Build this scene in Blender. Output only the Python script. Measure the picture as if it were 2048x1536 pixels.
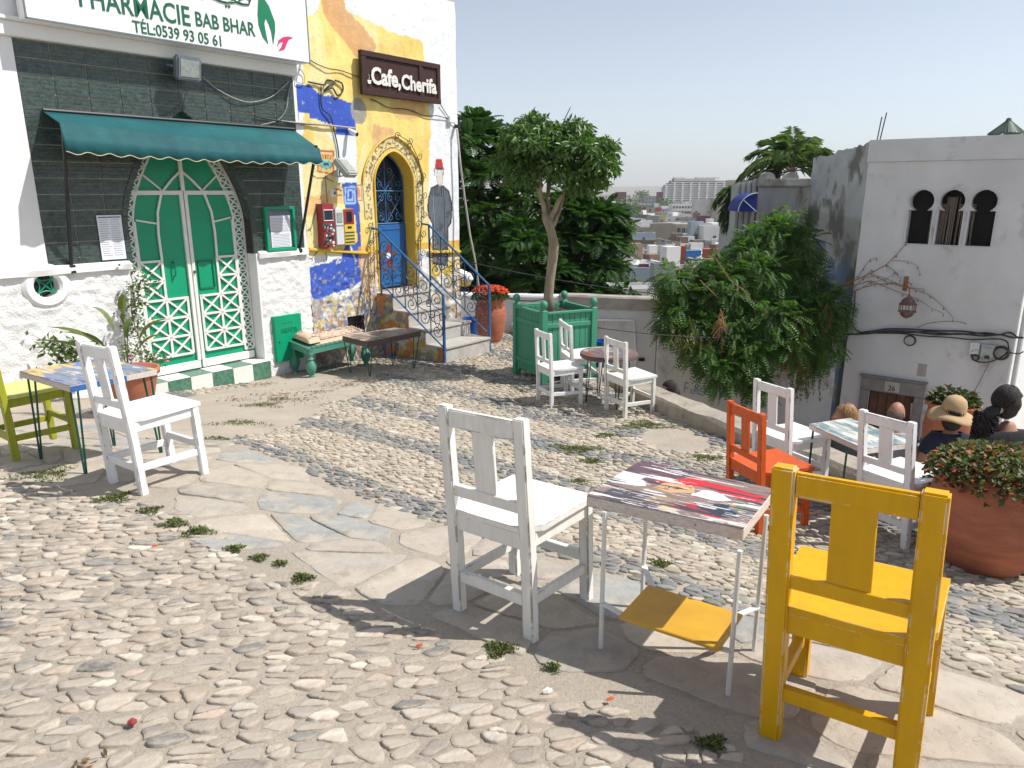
import bpy, bmesh, math, random
import numpy as np
from mathutils import Vector, Matrix
for o in list(bpy.data.objects): bpy.data.objects.remove(o)
random.seed(7); rng = np.random.default_rng(7)
R = math.radians
sc = bpy.context.scene
COL = sc.collection
# ------------------------------------------------------------------ camera
cam = bpy.data.objects.new('camera', bpy.data.cameras.new('camera')); COL.objects.link(cam)
FPX = 1457.15; PITCH = R(14.833)
cam.data.sensor_width = 36.0; cam.data.lens = 36.0*FPX/2048
cam.data.clip_start = .05; cam.data.clip_end = 9000
cam.location = (0, 0, 0); cam.rotation_euler = (R(90)-PITCH, 0, 0)
sc.camera = cam
# ------------------------------------------------------------------ sky and sun
SUN_EL = 54.5; SUN_AZ = -5.0          # azimuth counter-clockwise from +x
S = Vector((math.cos(R(SUN_EL))*math.cos(R(SUN_AZ)), math.cos(R(SUN_EL))*math.sin(R(SUN_AZ)), math.sin(R(SUN_EL))))
w = bpy.data.worlds.new('World'); sc.world = w; w.use_nodes = True
nt = w.node_tree; nt.nodes.clear()
sky = nt.nodes.new('ShaderNodeTexSky'); sky.sky_type = 'NISHITA'; sky.sun_disc = False
sky.sun_elevation = R(SUN_EL); sky.sun_rotation = R(90-SUN_AZ)
sky.altitude = 60; sky.air_density = .9; sky.dust_density = .45; sky.ozone_density = 3.0
bgn = nt.nodes.new('ShaderNodeBackground'); bgn.inputs[1].default_value = 0.13
wo = nt.nodes.new('ShaderNodeOutputWorld')
hs = nt.nodes.new('ShaderNodeHueSaturation'); hs.inputs['Saturation'].default_value = .52
nt.links.new(sky.outputs[0], hs.inputs['Color']); nt.links.new(hs.outputs[0], bgn.inputs[0]); nt.links.new(bgn.outputs[0], wo.inputs[0])
sl = bpy.data.lights.new('sun', 'SUN'); sl.energy = 5.0; sl.angle = R(.55); sl.color = (1, .955, .89)
so = bpy.data.objects.new('sun', sl); COL.objects.link(so)
so.rotation_euler = S.to_track_quat('Z', 'Y').to_euler()
sc.view_settings.view_transform = 'Standard'; sc.view_settings.look = 'None'
sc.view_settings.gamma = 1; sc.view_settings.use_curve_mapping = False
sc.view_settings.exposure = 0.24

# ------------------------------------------------------------------ maths: a pixel of the 2048x1536 photo to a ray
def ray(u, v):
    x = (u-1024)/FPX; y = -(v-768)/FPX
    return np.array([x, math.cos(PITCH)+y*math.sin(PITCH), -math.sin(PITCH)+y*math.cos(PITCH)])
def atz(u, v, z): d = ray(u, v); return d*(z/d[2])
def aty(u, v, y): d = ray(u, v); return d*(y/d[1])
DW = np.array([.6151, .78844, 0]); NW = np.array([.78844, -.6151, 0]); OFFW = 8.65
def wsz(u, v, off=OFFW):
    d = ray(u, v); P = d*(-off/(NW@d)); return float(P@DW), float(P[2])

def vnoise(x, y, seed=0):
    x = np.asarray(x, float); y = np.asarray(y, float)
    xi = np.floor(x).astype(np.int64); yi = np.floor(y).astype(np.int64)
    fx = x-xi; fy = y-yi; fx = fx*fx*(3-2*fx); fy = fy*fy*(3-2*fy)
    def h(a, b):
        n = (a*374761393 + b*668265263 + seed*974711) & 0x7fffffff
        n = ((n ^ (n >> 13))*1274126177) & 0x7fffffff
        return ((n ^ (n >> 16)) & 0xffff)/65535.0
    return (h(xi, yi)*(1-fx)+h(xi+1, yi)*fx)*(1-fy)+(h(xi, yi+1)*(1-fx)+h(xi+1, yi+1)*fx)*fy
def fbm(x, y, seed=0, o=4):
    s = 0; a = .5; t = 0
    for i in range(o):
        s = s+a*vnoise(x*2**i, y*2**i, seed+i*17); t += a; a *= .5
    return s/t
def inpoly(x, y, poly):
    c = np.zeros(np.shape(x), bool); n = len(poly); j = n-1
    for i in range(n):
        xi, yi = poly[i]; xj, yj = poly[j]
        if yi != yj: c ^= ((yi > y) != (yj > y)) & (x < (xj-xi)*(y-yi)/(yj-yi)+xi)
        j = i
    return c
def seg_dist(x, y, pts):
    d = np.full(np.shape(x), 1e9)
    for (ax, ay), (bx, by) in zip(pts[:-1], pts[1:]):
        vx, vy = bx-ax, by-ay; L = vx*vx+vy*vy+1e-12
        t = np.clip(((x-ax)*vx+(y-ay)*vy)/L, 0, 1)
        d = np.minimum(d, np.hypot(x-ax-t*vx, y-ay-t*vy))
    return d

# ------------------------------------------------------------------ materials
def nodes(name):
    m = bpy.data.materials.new(name); m.use_nodes = True
    t = m.node_tree; b = t.nodes['Principled BSDF']; return m, t, b
def N(t, kind, **kw):
    n = t.nodes.new(kind)
    for k, v in kw.items(): setattr(n, k, v)
    return n
def noise(t, vec, scale, detail=4, rough=.55, dist=0):
    n = N(t, 'ShaderNodeTexNoise'); n.inputs['Scale'].default_value = scale; n.inputs['Detail'].default_value = detail
    n.inputs['Roughness'].default_value = rough; n.inputs['Distortion'].default_value = dist
    t.links.new(vec, n.inputs['Vector']); return n.outputs[0]
def ramp(t, fac, a, b):
    n = N(t, 'ShaderNodeMapRange'); n.inputs[1].default_value = a; n.inputs[2].default_value = b
    t.links.new(fac, n.inputs[0]); return n.outputs[0]
def mix(t, fac, a, b, mode='MIX'):
    n = N(t, 'ShaderNodeMix', data_type='RGBA', blend_type=mode)
    for s, v in ((n.inputs[0], fac), (n.inputs[6], a), (n.inputs[7], b)):
        if hasattr(v, 'links'): t.links.new(v, s)
        elif isinstance(v, (int, float)): s.default_value = v
        else: s.default_value = (*v[:3], 1)
    return n.outputs[2]
def math_(t, op, a, b=0.):
    n = N(t, 'ShaderNodeMath', operation=op)
    for s, v in ((n.inputs[0], a), (n.inputs[1], b)):
        if hasattr(v, 'links'): t.links.new(v, s)
        else: s.default_value = v
    return n.outputs[0]
def vec(t, scale=(1, 1, 1), rnd=True):
    tc = N(t, 'ShaderNodeTexCoord'); mp = N(t, 'ShaderNodeMapping'); mp.inputs['Scale'].default_value = scale
    t.links.new(tc.outputs['Object'], mp.inputs['Vector'])
    if rnd:
        oi = N(t, 'ShaderNodeObjectInfo'); mm = math_(t, 'MULTIPLY', oi.outputs['Random'], 37.)
        t.links.new(mm, mp.inputs['Location'])
    return mp.outputs[0]
def bump(t, b, h, dist=.01, strength=.6):
    n = N(t, 'ShaderNodeBump'); n.inputs['Distance'].default_value = dist; n.inputs['Strength'].default_value = strength
    t.links.new(h, n.inputs['Height'])
    t.links.new(n.outputs[0], b.inputs['Normal']); return n
def pmat(name, c1, c2=None, scale=6, rough=.8, bd=.0, bscale=40, stain=None, samt=.5, sscale=3, stretch=(1, 1, 1), attr=None, metal=0, spec=.5, trans=0, coat=0, rnd=True, vary=0.):
    m, t, b = nodes(name)
    v = vec(t, stretch, rnd)
    c2 = c2 or tuple(x*.8 for x in c1)
    if attr:
        a = N(t, 'ShaderNodeAttribute', attribute_name=attr)
        n1 = noise(t, v, scale); col = mix(t, 1., a.outputs['Color'], mix(t, ramp(t, n1, .3, .7), c1, c2), 'MULTIPLY')
    else:
        n1 = noise(t, v, scale, 5); col = mix(t, ramp(t, n1, .32, .68), c1, c2)
    if stain:
        n2 = noise(t, v, sscale, 7, .65, .4); f = math_(t, 'MULTIPLY', ramp(t, n2, 1-samt, 1-samt+.12), .85)
        col = mix(t, f, col, stain)
    if vary:
        oi = N(t, 'ShaderNodeObjectInfo'); k = ramp(t, oi.outputs['Random'], 0, 1)
        hsv = N(t, 'ShaderNodeHueSaturation'); mm = N(t, 'ShaderNodeMapRange'); mm.inputs[3].default_value = 1-vary; mm.inputs[4].default_value = 1+vary
        t.links.new(k, mm.inputs[0]); t.links.new(mm.outputs[0], hsv.inputs['Value']); t.links.new(col, hsv.inputs['Color']); col = hsv.outputs[0]
    t.links.new(col, b.inputs['Base Color'])
    b.inputs['Roughness'].default_value = rough; b.inputs['Metallic'].default_value = metal
    b.inputs['Specular IOR Level'].default_value = spec
    if coat: b.inputs['Coat Weight'].default_value = coat
    if trans: b.inputs['Transmission Weight'].default_value = trans
    if bd: bump(t, b, noise(t, v, bscale, 6, .6), bd, 1.)
    return m
def worn(name, paint, paint2, chip, amt=.5, rough=.45, grain=(6, 6, .8), edge=1.0):
    """painted wood: grain, chips and bare worn edges"""
    m, t, b = nodes(name)
    v = vec(t, (1, 1, 1)); vg = vec(t, grain)
    base = mix(t, ramp(t, noise(t, vg, 9, 4), .3, .7), paint, paint2)
    n2 = noise(t, v, 26, 8, .7); n3 = noise(t, vg, 22, 6, .7)
    bev = N(t, 'ShaderNodeBevel', samples=4); bev.inputs['Radius'].default_value = .006
    geo = N(t, 'ShaderNodeNewGeometry')
    dp = N(t, 'ShaderNodeVectorMath', operation='DOT_PRODUCT'); t.links.new(bev.outputs[0], dp.inputs[0]); t.links.new(geo.outputs['Normal'], dp.inputs[1])
    e = ramp(t, dp.outputs['Value'], .99, .82)
    e = math_(t, 'MULTIPLY', e, ramp(t, noise(t, v, 9, 5, .7), .44, .62))
    s = math_(t, 'ADD', math_(t, 'MULTIPLY', e, .42*edge), math_(t, 'ADD', math_(t, 'MULTIPLY', n2, .55), math_(t, 'MULTIPLY', n3, .45)))
    chipf = ramp(t, s, .74-.12*amt, .77-.12*amt)
    col = mix(t, chipf, base, chip)
    dirt = ramp(t, noise(t, v, 4, 5), .5, .8); col = mix(t, math_(t, 'MULTIPLY', dirt, .38), col, tuple(c*.55+.012 for c in paint)); col = mix(t, math_(t, 'MULTIPLY', ramp(t, noise(t, vg, 38, 8, .75), .60, .70), .35), col, tuple(c*.6+.02 for c in paint))
    t.links.new(col, b.inputs['Base Color']); b.inputs['Roughness'].default_value = rough; b.inputs['Specular IOR Level'].default_value = .3
    h = math_(t, 'SUBTRACT', math_(t, 'MULTIPLY', noise(t, vg, 30, 4), .5), chipf)
    bump(t, b, h, .0012, .8)
    return m
MAT = {}
def defmats():
    A = MAT
    A['stucco'] = pmat('stucco', (.80, .80, .79), (.70, .70, .69), 2.5, .9, .012, 45, (.42, .39, .35), .38, 5)
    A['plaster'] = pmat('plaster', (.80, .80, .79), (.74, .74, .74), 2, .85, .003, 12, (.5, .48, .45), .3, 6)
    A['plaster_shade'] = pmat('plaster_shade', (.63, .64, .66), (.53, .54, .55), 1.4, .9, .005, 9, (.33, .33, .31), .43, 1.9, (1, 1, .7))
    A['mural'] = pmat('mural', (1, 1, 1), (.93, .93, .93), 8, .8, .006, 30, attr='paint', rnd=False)
    A['oldwall'] = pmat('oldwall', (.50, .50, .46), (.33, .32, .29), 2.2, .95, .01, 20, (.22, .2, .17), .48, 1.6, (1, 1, .35))
    A['ruin'] = pmat('ruin', (.58, .58, .55), (.42, .41, .38), 2.0, .95, .01, 20, (.2, .19, .17), .4, 2.5, (1, 1, .3))
    A['concrete'] = pmat('concrete', (.40, .375, .34), (.27, .25, .225), 5, .95, .006, 40, (.16, .15, .13), .42, 5)
    A['curb'] = pmat('curb', (.40, .355, .29), (.27, .24, .2), 4, .95, .012, 30, (.15, .135, .115), .42, 3)
    A['step'] = pmat('step', (.46, .44, .41), (.36, .34, .32), 6, .9, .004, 40, (.24, .22, .2), .4, 5)
    m, t, b = nodes('tile'); v = vec(t, (1, 1, 1)); A['tile'] = m
    sep = N(t, 'ShaderNodeSeparateXYZ'); tc = N(t, 'ShaderNodeTexCoord'); t.links.new(tc.outputs['Object'], sep.inputs[0])
    c = mix(t, ramp(t, noise(t, v, 22, 6, .7, 1.2), .36, .66), (.014, .028, .026), (.075, .108, .095))
    rib = math_(t, 'ABSOLUTE', math_(t, 'SINE', math_(t, 'MULTIPLY', sep.outputs[2], math.pi/.0415)))
    c = mix(t, math_(t, 'MULTIPLY', ramp(t, rib, .22, .05), .45), c, (.014, .025, .022))
    t.links.new(c, b.inputs['Base Color']); b.inputs['Roughness'].default_value = .33
    bump(t, b, math_(t, 'ADD', ramp(t, rib, 0, .5), math_(t, 'MULTIPLY', noise(t, v, 30), .5)), .0025, .5)
    A['grout'] = pmat('grout', (.50, .46, .36), (.36, .33, .26), 9, .95)
    A['marble_green'] = pmat('marble_green', (.03, .13, .085), (.12, .24, .17), 22, .35)
    A['tile_white'] = pmat('tile_white', (.76, .75, .70), (.70, .69, .64), 8, .4)
    A['green_paint'] = pmat('green_paint', (0, .32, .16), (0, .275, .135), 3, .4, .0006, 60)
    A['green_dark'] = pmat('green_dark', (.004, .17, .09), (.004, .14, .075), 3, .45)
    A['white_paint'] = pmat('white_paint', (.78, .78, .74), (.7, .7, .66), 9, .5, .0006, 60)
    A['sign_white'] = pmat('sign_white', (.80, .81, .80), (.77, .78, .77), 2, .4)
    A['sign_green'] = pmat('sign_green', (.0, .19, .085), (.0, .17, .075), 4, .45)
    A['sign_green2'] = pmat('sign_green2', (.0, .12, .06), (.0, .10, .05), 4, .45)
    A['pink'] = pmat('pink', (.62, .03, .16), (.55, .03, .14), 4, .45)
    A['metal_grey'] = pmat('metal_grey', (.2, .23, .26), (.15, .17, .2), 20, .5, metal=.2)
    A['lens'] = pmat('lens', (.35, .40, .38), (.22, .26, .25), 30, .15)
    A['black'] = pmat('black', (.012, .012, .014), (.02, .02, .022), 10, .5)
    A['darkvoid'] = pmat('darkvoid', (.01, .01, .011), (.014, .013, .013), 4, .9)
    A['cable'] = pmat('cable', (.02, .02, .022), (.04, .04, .042), 20, .6)
    A['cable_grey'] = pmat('cable_grey', (.25, .25, .23), (.38, .37, .34), 20, .7)
    A['rope'] = pmat('rope', (.45, .43, .38), (.3, .28, .25), 60, .9)
    m, t, b = nodes('awning'); v = vec(t, rnd=False); A['awning'] = m
    c = mix(t, ramp(t, noise(t, v, 2.5, 6, .6), .3, .75), (.0, .07, .085), (.003, .11, .118)); t.links.new(c, b.inputs['Base Color'])
    b.inputs['Roughness'].default_value = .68; bump(t, b, noise(t, v, 5, 3), .02, .5)
    A['awning_trim'] = pmat('awning_trim', (.6, .52, .36), None, 9, .7)
    A['paper'] = pmat('paper', (.75, .77, .82), (.70, .72, .78), 3, .7)
    A['ink'] = pmat('ink', (.12, .13, .16), (.2, .21, .25), 50, .8)
    A['signwood'] = worn('signwood', (.055, .022, .018), (.038, .016, .013), (.16, .13, .1), .25, .6)
    A['letterwhite'] = pmat('letterwhite', (.75, .74, .7), (.62, .6, .55), 40, .7)
    A['blue_paint'] = pmat('blue_paint', (.02, .13, .36), (.02, .10, .29), 5, .4, .0006, 60, (.05, .2, .42), .35, 7)
    A['rail_blue'] = pmat('rail_blue', (.03, .14, .32), (.02, .08, .2), 14, .5)
    A['iron'] = pmat('iron', (.03, .07, .12), (.02, .03, .045), 8, .5)
    A['iron_black'] = pmat('iron_black', (.02, .022, .025), (.05, .05, .045), 12, .6)
    A['iron_red'] = pmat('iron_red', (.32, .03, .04), (.22, .03, .04), 8, .5)
    A['yellow_wall'] = pmat('yellow_wall', (.72, .50, .07), (.66, .42, .05), 4, .8, .004, 30, (.3, .25, .15), .3, 9)
    A['glass_dark'] = pmat('glass_dark', (.015, .02, .03), (.03, .04, .06), 2.5, .12)
    A['white_chair'] = worn('white_chair', (.78, .77, .73), (.68, .665, .61), (.16, .10, .075), .78, .5, (6, 6, .8), 1.25)
    A['white_chair2'] = worn('white_chair2', (.80, .80, .80), (.74, .74, .73), (.22, .17, .13), .34, .42)
    A['yellow_chair'] = worn('yellow_chair', (.66, .36, .002), (.60, .32, .002), (.72, .67, .5), .5, .42, (3, 3, .8), 1.25)
    A['orange_chair'] = worn('orange_chair', (.62, .105, .018), (.52, .08, .014), (.55, .22, .1), .42, .42, (6, 6, .8), 1.1)
    A['olive_chair'] = worn('olive_chair', (.34, .36, .025), (.28, .30, .02), (.5, .5, .35), .15, .45)
    A['olive_seat'] = pmat('olive_seat', (.55, .58, .22), (.5, .55, .12), 12, .5)
    A['yellow_shelf'] = pmat('yellow_shelf', (.60, .34, .02), (.50, .27, .02), 7, .4, .0005, 60, (.3, .2, .05), .25, 9)
    m = worn('tablepaint', (1, 1, 1), (1, 1, 1), (.30, .2, .16), .2, .5); A['tablepaint'] = m
    t = m.node_tree; b = t.nodes['Principled BSDF']; src = b.inputs['Base Color'].links[0].from_socket
    a = N(t, 'ShaderNodeAttribute', attribute_name='paint'); t.links.new(mix(t, 1., a.outputs['Color'], src, 'MULTIPLY'), b.inputs['Base Color'])
    A['table_edge'] = worn('table_edge', (.66, .60, .55), (.5, .42, .38), (.17, .06, .05), .9, .7, (1, 12, 12))
    A['table_wood'] = worn('table_wood', (.13, .085, .07), (.09, .065, .055), (.35, .28, .2), .6, .6, (1, 10, 10))
    A['white_iron'] = worn('white_iron', (.72, .72, .69), (.62, .62, .6), (.12, .07, .05), .7, .5, (10, 10, 2), .4)
    A['green_iron'] = pmat('green_iron', (.0, .075, .045), (.0, .05, .035), 12, .45)
    A['dark_iron'] = pmat('dark_iron', (.012, .022, .02), (.02, .03, .03), 12, .45)
    A['planter'] = worn('planter', (.06, .28, .17), (.05, .24, .145), (.08, .2, .12), .05, .5, (8, 8, .8), .7)
    A['bench'] = worn('bench', (.085, .27, .19), (.07, .22, .16), (.2, .25, .18), .25, .5)
    A['soil'] = pmat('soil', (.13, .06, .04), (.07, .04, .025), 30, .95, .02, 30)
    A['terracotta'] = pmat('terracotta', (.44, .145, .075), (.29, .10, .055), 6, .85, .004, 22, (.55, .36, .26), .36, 8, (1, 1, 4))
    A['terracotta2'] = pmat('terracotta2', (.44, .16, .09), (.33, .12, .07), 4, .85, .002, 30, (.12, .07, .05), .38, 9)
    A['bark'] = pmat('bark', (.30, .24, .17), (.19, .15, .11), 14, .9, .004, 30, (.12, .1, .08), .35, 8, (1, 1, .3))
    A['bark_dark'] = pmat('bark_dark', (.13, .10, .075), (.07, .055, .045), 9, .9, .01, 20, None, 0, 3, (1, 1, .3))
    A['dead'] = pmat('dead', (.34, .17, .08), (.22, .11, .06), 9, .9)
    A['cushion'] = pmat('cushion', (.60, .45, .32), (.5, .36, .25), 30, .95, .002, 90)
    A['cushion_stripe'] = pmat('cushion_stripe', (.12, .06, .05), (.7, .6, .5), 30, .95)
    A['skin'] = pmat('skin', (.38, .19, .125), (.32, .15, .10), 8, .6)
    A['skin_dark'] = pmat('skin_dark', (.28, .14, .09), (.24, .12, .075), 8, .6)
    A['hair_black'] = pmat('hair_black', (.008, .007, .007), (.022, .017, .015), 60, .75, .004, 60, stretch=(1, 1, .2))
    A['hair_blond'] = pmat('hair_blond', (.42, .24, .10), (.13, .06, .025), 60, .5, .006, 70, stretch=(2, 2, .25))
    A['hair_grey'] = pmat('hair_grey', (.10, .08, .07), (.17, .12, .10), 40, .6)
    A['cloth_black'] = pmat('cloth_black', (.007, .007, .009), (.016, .016, .019), 9, .95, .014, 8)
    A['cloth_navy'] = pmat('cloth_navy', (.008, .013, .028), (.016, .023, .045), 9, .95, .014, 8)
    A['cloth_grey'] = pmat('cloth_grey', (.38, .41, .44), (.24, .27, .31), 60, .9, .014, 8, stretch=(1, 1, 5))
    A['denim'] = pmat('denim', (.03, .06, .14), (.02, .045, .11), 30, .9)
    A['straw'] = pmat('straw', (.48, .33, .18), (.40, .27, .14), 60, .85, .003, 120, stretch=(1, 1, 6))
    A['bottle_blue'] = pmat('bottle_blue', (.05, .18, .5), (.3, .45, .65), 30, .15)
    A['bin_blue'] = pmat('bin_blue', (.01, .10, .42), (.01, .08, .34), 5, .35)
    A['copper'] = pmat('copper', (.24, .14, .115), (.15, .09, .08), 8, .35, metal=.6)
    A['reed'] = pmat('reed', (.20, .155, .125), (.12, .09, .075), 14, .85, vary=.25)
    A['roof_green'] = pmat('roof_green', (.05, .09, .07), (.10, .13, .10), 12, .6)
    A['stone_frame'] = pmat('stone_frame', (.26, .245, .24), (.19, .18, .175), 8, .9, .004, 40)
    A['wood_old'] = pmat('wood_old', (.15, .075, .045), (.08, .04, .028), 6, .8, .003, 30, (.35, .25, .18), .3, 14)
    A['box_white'] = pmat('box_white', (.62, .64, .66), (.55, .57, .58), 8, .6)
    A['box_grey'] = pmat('box_grey', (.40, .44, .42), (.34, .38, .36), 8, .5)
    A['ground'] = None
    for k, c in dict(leaf_ficus=(.072, .142, .030), leaf_dark=(.040, .100, .022), leaf_bush=(.075, .155, .030), leaf_palm=(.075, .12, .045), leaf_pot=(.10, .12, .045), weed=(.12, .145, .05), leaf_plant=(.10, .15, .05)).items():
        m, t, b = nodes(k); a = N(t, 'ShaderNodeAttribute', attribute_name='tint')
        cc = mix(t, 1., (*c,), a.outputs['Color'], 'MULTIPLY'); t.links.new(cc, b.inputs['Base Color'])
        b.inputs['Roughness'].default_value = .42 if k == 'leaf_ficus' else .55
        tr = N(t, 'ShaderNodeBsdfTranslucent'); t.links.new(mix(t, 1., cc, (1.3, 1.5, .6), 'MULTIPLY'), tr.inputs[0])
        ms = N(t, 'ShaderNodeMixShader'); ms.inputs[0].default_value = .3
        t.links.new(b.outputs[0], ms.inputs[1]); t.links.new(tr.outputs[0], ms.inputs[2]); t.links.new(ms.outputs[0], t.nodes['Material Output'].inputs[0])
        A[k] = m
    A['flower'] = pmat('flower', (.60, .04, .02), (.55, .09, .02), 30, .7)
    A['flower_pink'] = pmat('flower_pink', (.60, .06, .22), (.6, .3, .4), 30, .7)
    m = pmat('stone', (1, 1, 1), (.62, .60, .57), 26, .8, .005, 45, attr='tint', rnd=False); A['stone'] = m
    t = m.node_tree; b = t.nodes['Principled BSDF']; src = b.inputs['Base Color'].links[0].from_socket
    v = vec(t, (1, 1, 1), False)
    dust = ramp(t, noise(t, v, 9, 8, .72), .40, .62); t.links.new(mix(t, math_(t, 'MULTIPLY', dust, .72), src, (.46, .40, .325)), b.inputs['Base Color'])
    m, t, b = nodes('earth'); v = vec(t, (1, 1, 1), False); A['earth'] = m
    c = mix(t, ramp(t, noise(t, v, 2.2, 6, .6), .3, .7), (.46, .40, .325), (.35, .305, .25))
    c = mix(t, math_(t, 'MULTIPLY', ramp(t, noise(t, v, 60, 8, .8), .5, .75), .7), c, (.14, .12, .10))
    c = mix(t, math_(t, 'MULTIPLY', ramp(t, noise(t, v, 110, 4, .7), .58, .66), .8), c, (.55, .50, .43))
    t.links.new(c, b.inputs['Base Color']); b.inputs['Roughness'].default_value = .95
    bump(t, b, math_(t, 'ADD', noise(t, v, 30, 8, .75), math_(t, 'MULTIPLY', noise(t, v, 140, 4, .7), .35)), .012, 1.)
    m2 = pmat('pebble', (1, 1, 1), (.78, .77, .75), 22, .8, .0035, 55, attr='tint', rnd=False); A['pebble'] = m2
    t = m2.node_tree; b = t.nodes['Principled BSDF']; src = b.inputs['Base Color'].links[0].from_socket
    v = vec(t, (1, 1, 1), False); t.links.new(mix(t, math_(t, 'MULTIPLY', ramp(t, noise(t, v, 3, 8, .72), .45, .66), .5), src, (.42, .37, .30)), b.inputs['Base Color'])
    A['flag'] = pmat('flag', (1, 1, 1), (.74, .72, .69), 6, .85, .006, 24, attr='tint', rnd=False)
    t = A['flag'].node_tree; b = t.nodes['Principled BSDF']; src = b.inputs['Base Color'].links[0].from_socket; v = vec(t, (1, 1, 1), False)
    c = mix(t, math_(t, 'MULTIPLY', ramp(t, noise(t, v, 5, 8, .7, .5), .44, .60), .75), src, (.44, .385, .315)); c = mix(t, math_(t, 'MULTIPLY', ramp(t, noise(t, v, 16, 6, .7, 1.5), .60, .66), .6), c, (.16, .145, .125))
    t.links.new(c, b.inputs['Base Color'])
defmats()

# ------------------------------------------------------------------ frames, things and parts
class Frame:
    def __init__(s, origin, rz):
        s.M = Matrix.Translation(Vector(origin)) @ Matrix.Rotation(rz, 4, 'Z')
    def at(s, p): return s.M @ Vector(p)
WORLD = Frame((0, 0, 0), 0)
RZW = math.atan2(DW[1], DW[0])
WALL = Frame(tuple(-NW*OFFW), RZW)      # x = along the facade to the right, y = into the wall, z = up
BASE = {}
def tag(o, label=None, cat=None, group=None, kind=None):
    if label: o['label'] = label
    if cat: o['category'] = cat
    if group: o['group'] = group
    if kind: o['kind'] = kind
    return o
def thing(name, label, cat, base=(0, 0, 0), frame=WORLD, group=None, rot=None):
    o = bpy.data.objects.new(name, None); COL.objects.link(o); o.empty_display_size = .2
    o.matrix_world = frame.M @ Matrix.Translation(Vector(base)) @ (rot or Matrix.Identity(4))
    BASE[o.name] = Vector(base) if rot is None else Vector((0, 0, 0))
    return tag(o, label, cat, group)
class MB:
    def __init__(s): s.v = []; s.f = []
    def add(s, vs, fs):
        k = len(s.v); s.v += [tuple(map(float, p)) for p in vs]; s.f += [tuple(i+k for i in f) for f in fs]; return s
    def box(s, a, b, R_=None, c=None):
        x0, y0, z0 = a; x1, y1, z1 = b
        vs = [Vector(p) for p in ((x0, y0, z0), (x1, y0, z0), (x1, y1, z0), (x0, y1, z0), (x0, y0, z1), (x1, y0, z1), (x1, y1, z1), (x0, y1, z1))]
        if R_ is not None:
            c = Vector(c) if c is not None else Vector(((x0+x1)/2, (y0+y1)/2, (z0+z1)/2)); vs = [R_ @ (p-c)+c for p in vs]
        return s.add(vs, [(0, 3, 2, 1), (4, 5, 6, 7), (0, 1, 5, 4), (1, 2, 6, 5), (2, 3, 7, 6), (3, 0, 4, 7)])
    def beam(s, p, q, w, h, up=(0, 0, 1)):
        p, q = Vector(p), Vector(q); d = (q-p).normalized(); u = Vector(up)
        r = d.cross(u); r = r.normalized() if r.length > 1e-4 else Vector((1, 0, 0)); u = r.cross(d)
        vs = [P+r*a*w/2+u*b*h/2 for P in (p, q) for a, b in ((-1, -1), (1, -1), (1, 1), (-1, 1))]
        return s.add(vs, [(0, 1, 2, 3), (7, 6, 5, 4), (0, 4, 5, 1), (1, 5, 6, 2), (2, 6, 7, 3), (3, 7, 4, 0)])
    def tube(s, pts, r, n=6, closed=False, cap=True):
        P = [Vector(p) for p in pts]; m = len(P)
        if m < 2: return s
        rs = r if hasattr(r, '__len__') else [r]*m
        prev = None; vs = []
        for i in range(m):
            d = (P[(i+1) % m]-P[i-1]) if closed else (P[min(i+1, m-1)]-P[max(i-1, 0)])
            d = d.normalized() if d.length > 1e-9 else Vector((0, 0, 1))
            if prev is None:
                a = Vector((0, 0, 1)) if abs(d.z) < .9 else Vector((1, 0, 0)); u = d.cross(a).normalized()
            else:
                u = (prev-d*prev.dot(d)); u = u.normalized() if u.length > 1e-6 else d.orthogonal().normalized()
            prev = u; w_ = d.cross(u)
            vs += [P[i]+(u*math.cos(2*math.pi*k/n)+w_*math.sin(2*math.pi*k/n))*rs[i] for k in range(n)]
        fs = [(i*n+k, i*n+(k+1) % n, ((i+1) % m)*n+(k+1) % n, ((i+1) % m)*n+k) for i in range(m if closed else m-1) for k in range(n)]
        if cap and not closed: fs += [tuple(range(n))[::-1], tuple((m-1)*n+k for k in range(n))]
        return s.add(vs, fs)
    def lathe(s, prof, n=24, c=(0, 0, 0)):
        vs = []; c = Vector(c)
        for r, z in prof: vs += [c+Vector((r*math.cos(2*math.pi*k/n), r*math.sin(2*math.pi*k/n), z)) for k in range(n)]
        m = len(prof); fs = [(i*n+k, i*n+(k+1) % n, (i+1)*n+(k+1) % n, (i+1)*n+k) for i in range(m-1) for k in range(n)]
        if prof[0][0] > 1e-4: fs.append(tuple(range(n))[::-1])
        if prof[-1][0] > 1e-4: fs.append(tuple((m-1)*n+k for k in range(n)))
        return s.add(vs, fs)
    def prism(s, poly, y0, y1, plane='xz'):
        """polygon in the xz (or xy) plane pushed from y0 to y1; convex or simple polygon"""
        f = (lambda p, t: (p[0], t, p[1])) if plane == 'xz' else (lambda p, t: (p[0], p[1], t))
        n = len(poly); vs = [f(p, y0) for p in poly]+[f(p, y1) for p in poly]
        return s.add(vs, [tuple(range(n)), tuple(range(2*n-1, n-1, -1))]+[(i, i+n, (i+1) % n+n, (i+1) % n) for i in range(n)])
    def mesh(s, name, base=(0, 0, 0), bevel=0, smooth=False, tri=False):
        me = bpy.data.meshes.new(name); b = Vector(base)
        me.from_pydata([Vector(p)-b for p in s.v], [], s.f); me.validate()
        bm = bmesh.new(); bm.from_mesh(me)
        bmesh.ops.recalc_face_normals(bm, faces=bm.faces)
        if bevel: bmesh.ops.bevel(bm, geom=list(bm.edges), offset=bevel, segments=2 if bevel > .004 else 1, affect='EDGES', clamp_overlap=True)
        if tri: bmesh.ops.triangulate(bm, faces=[f for f in bm.faces if len(f.verts) > 4])
        bm.to_mesh(me); bm.free()
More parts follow.
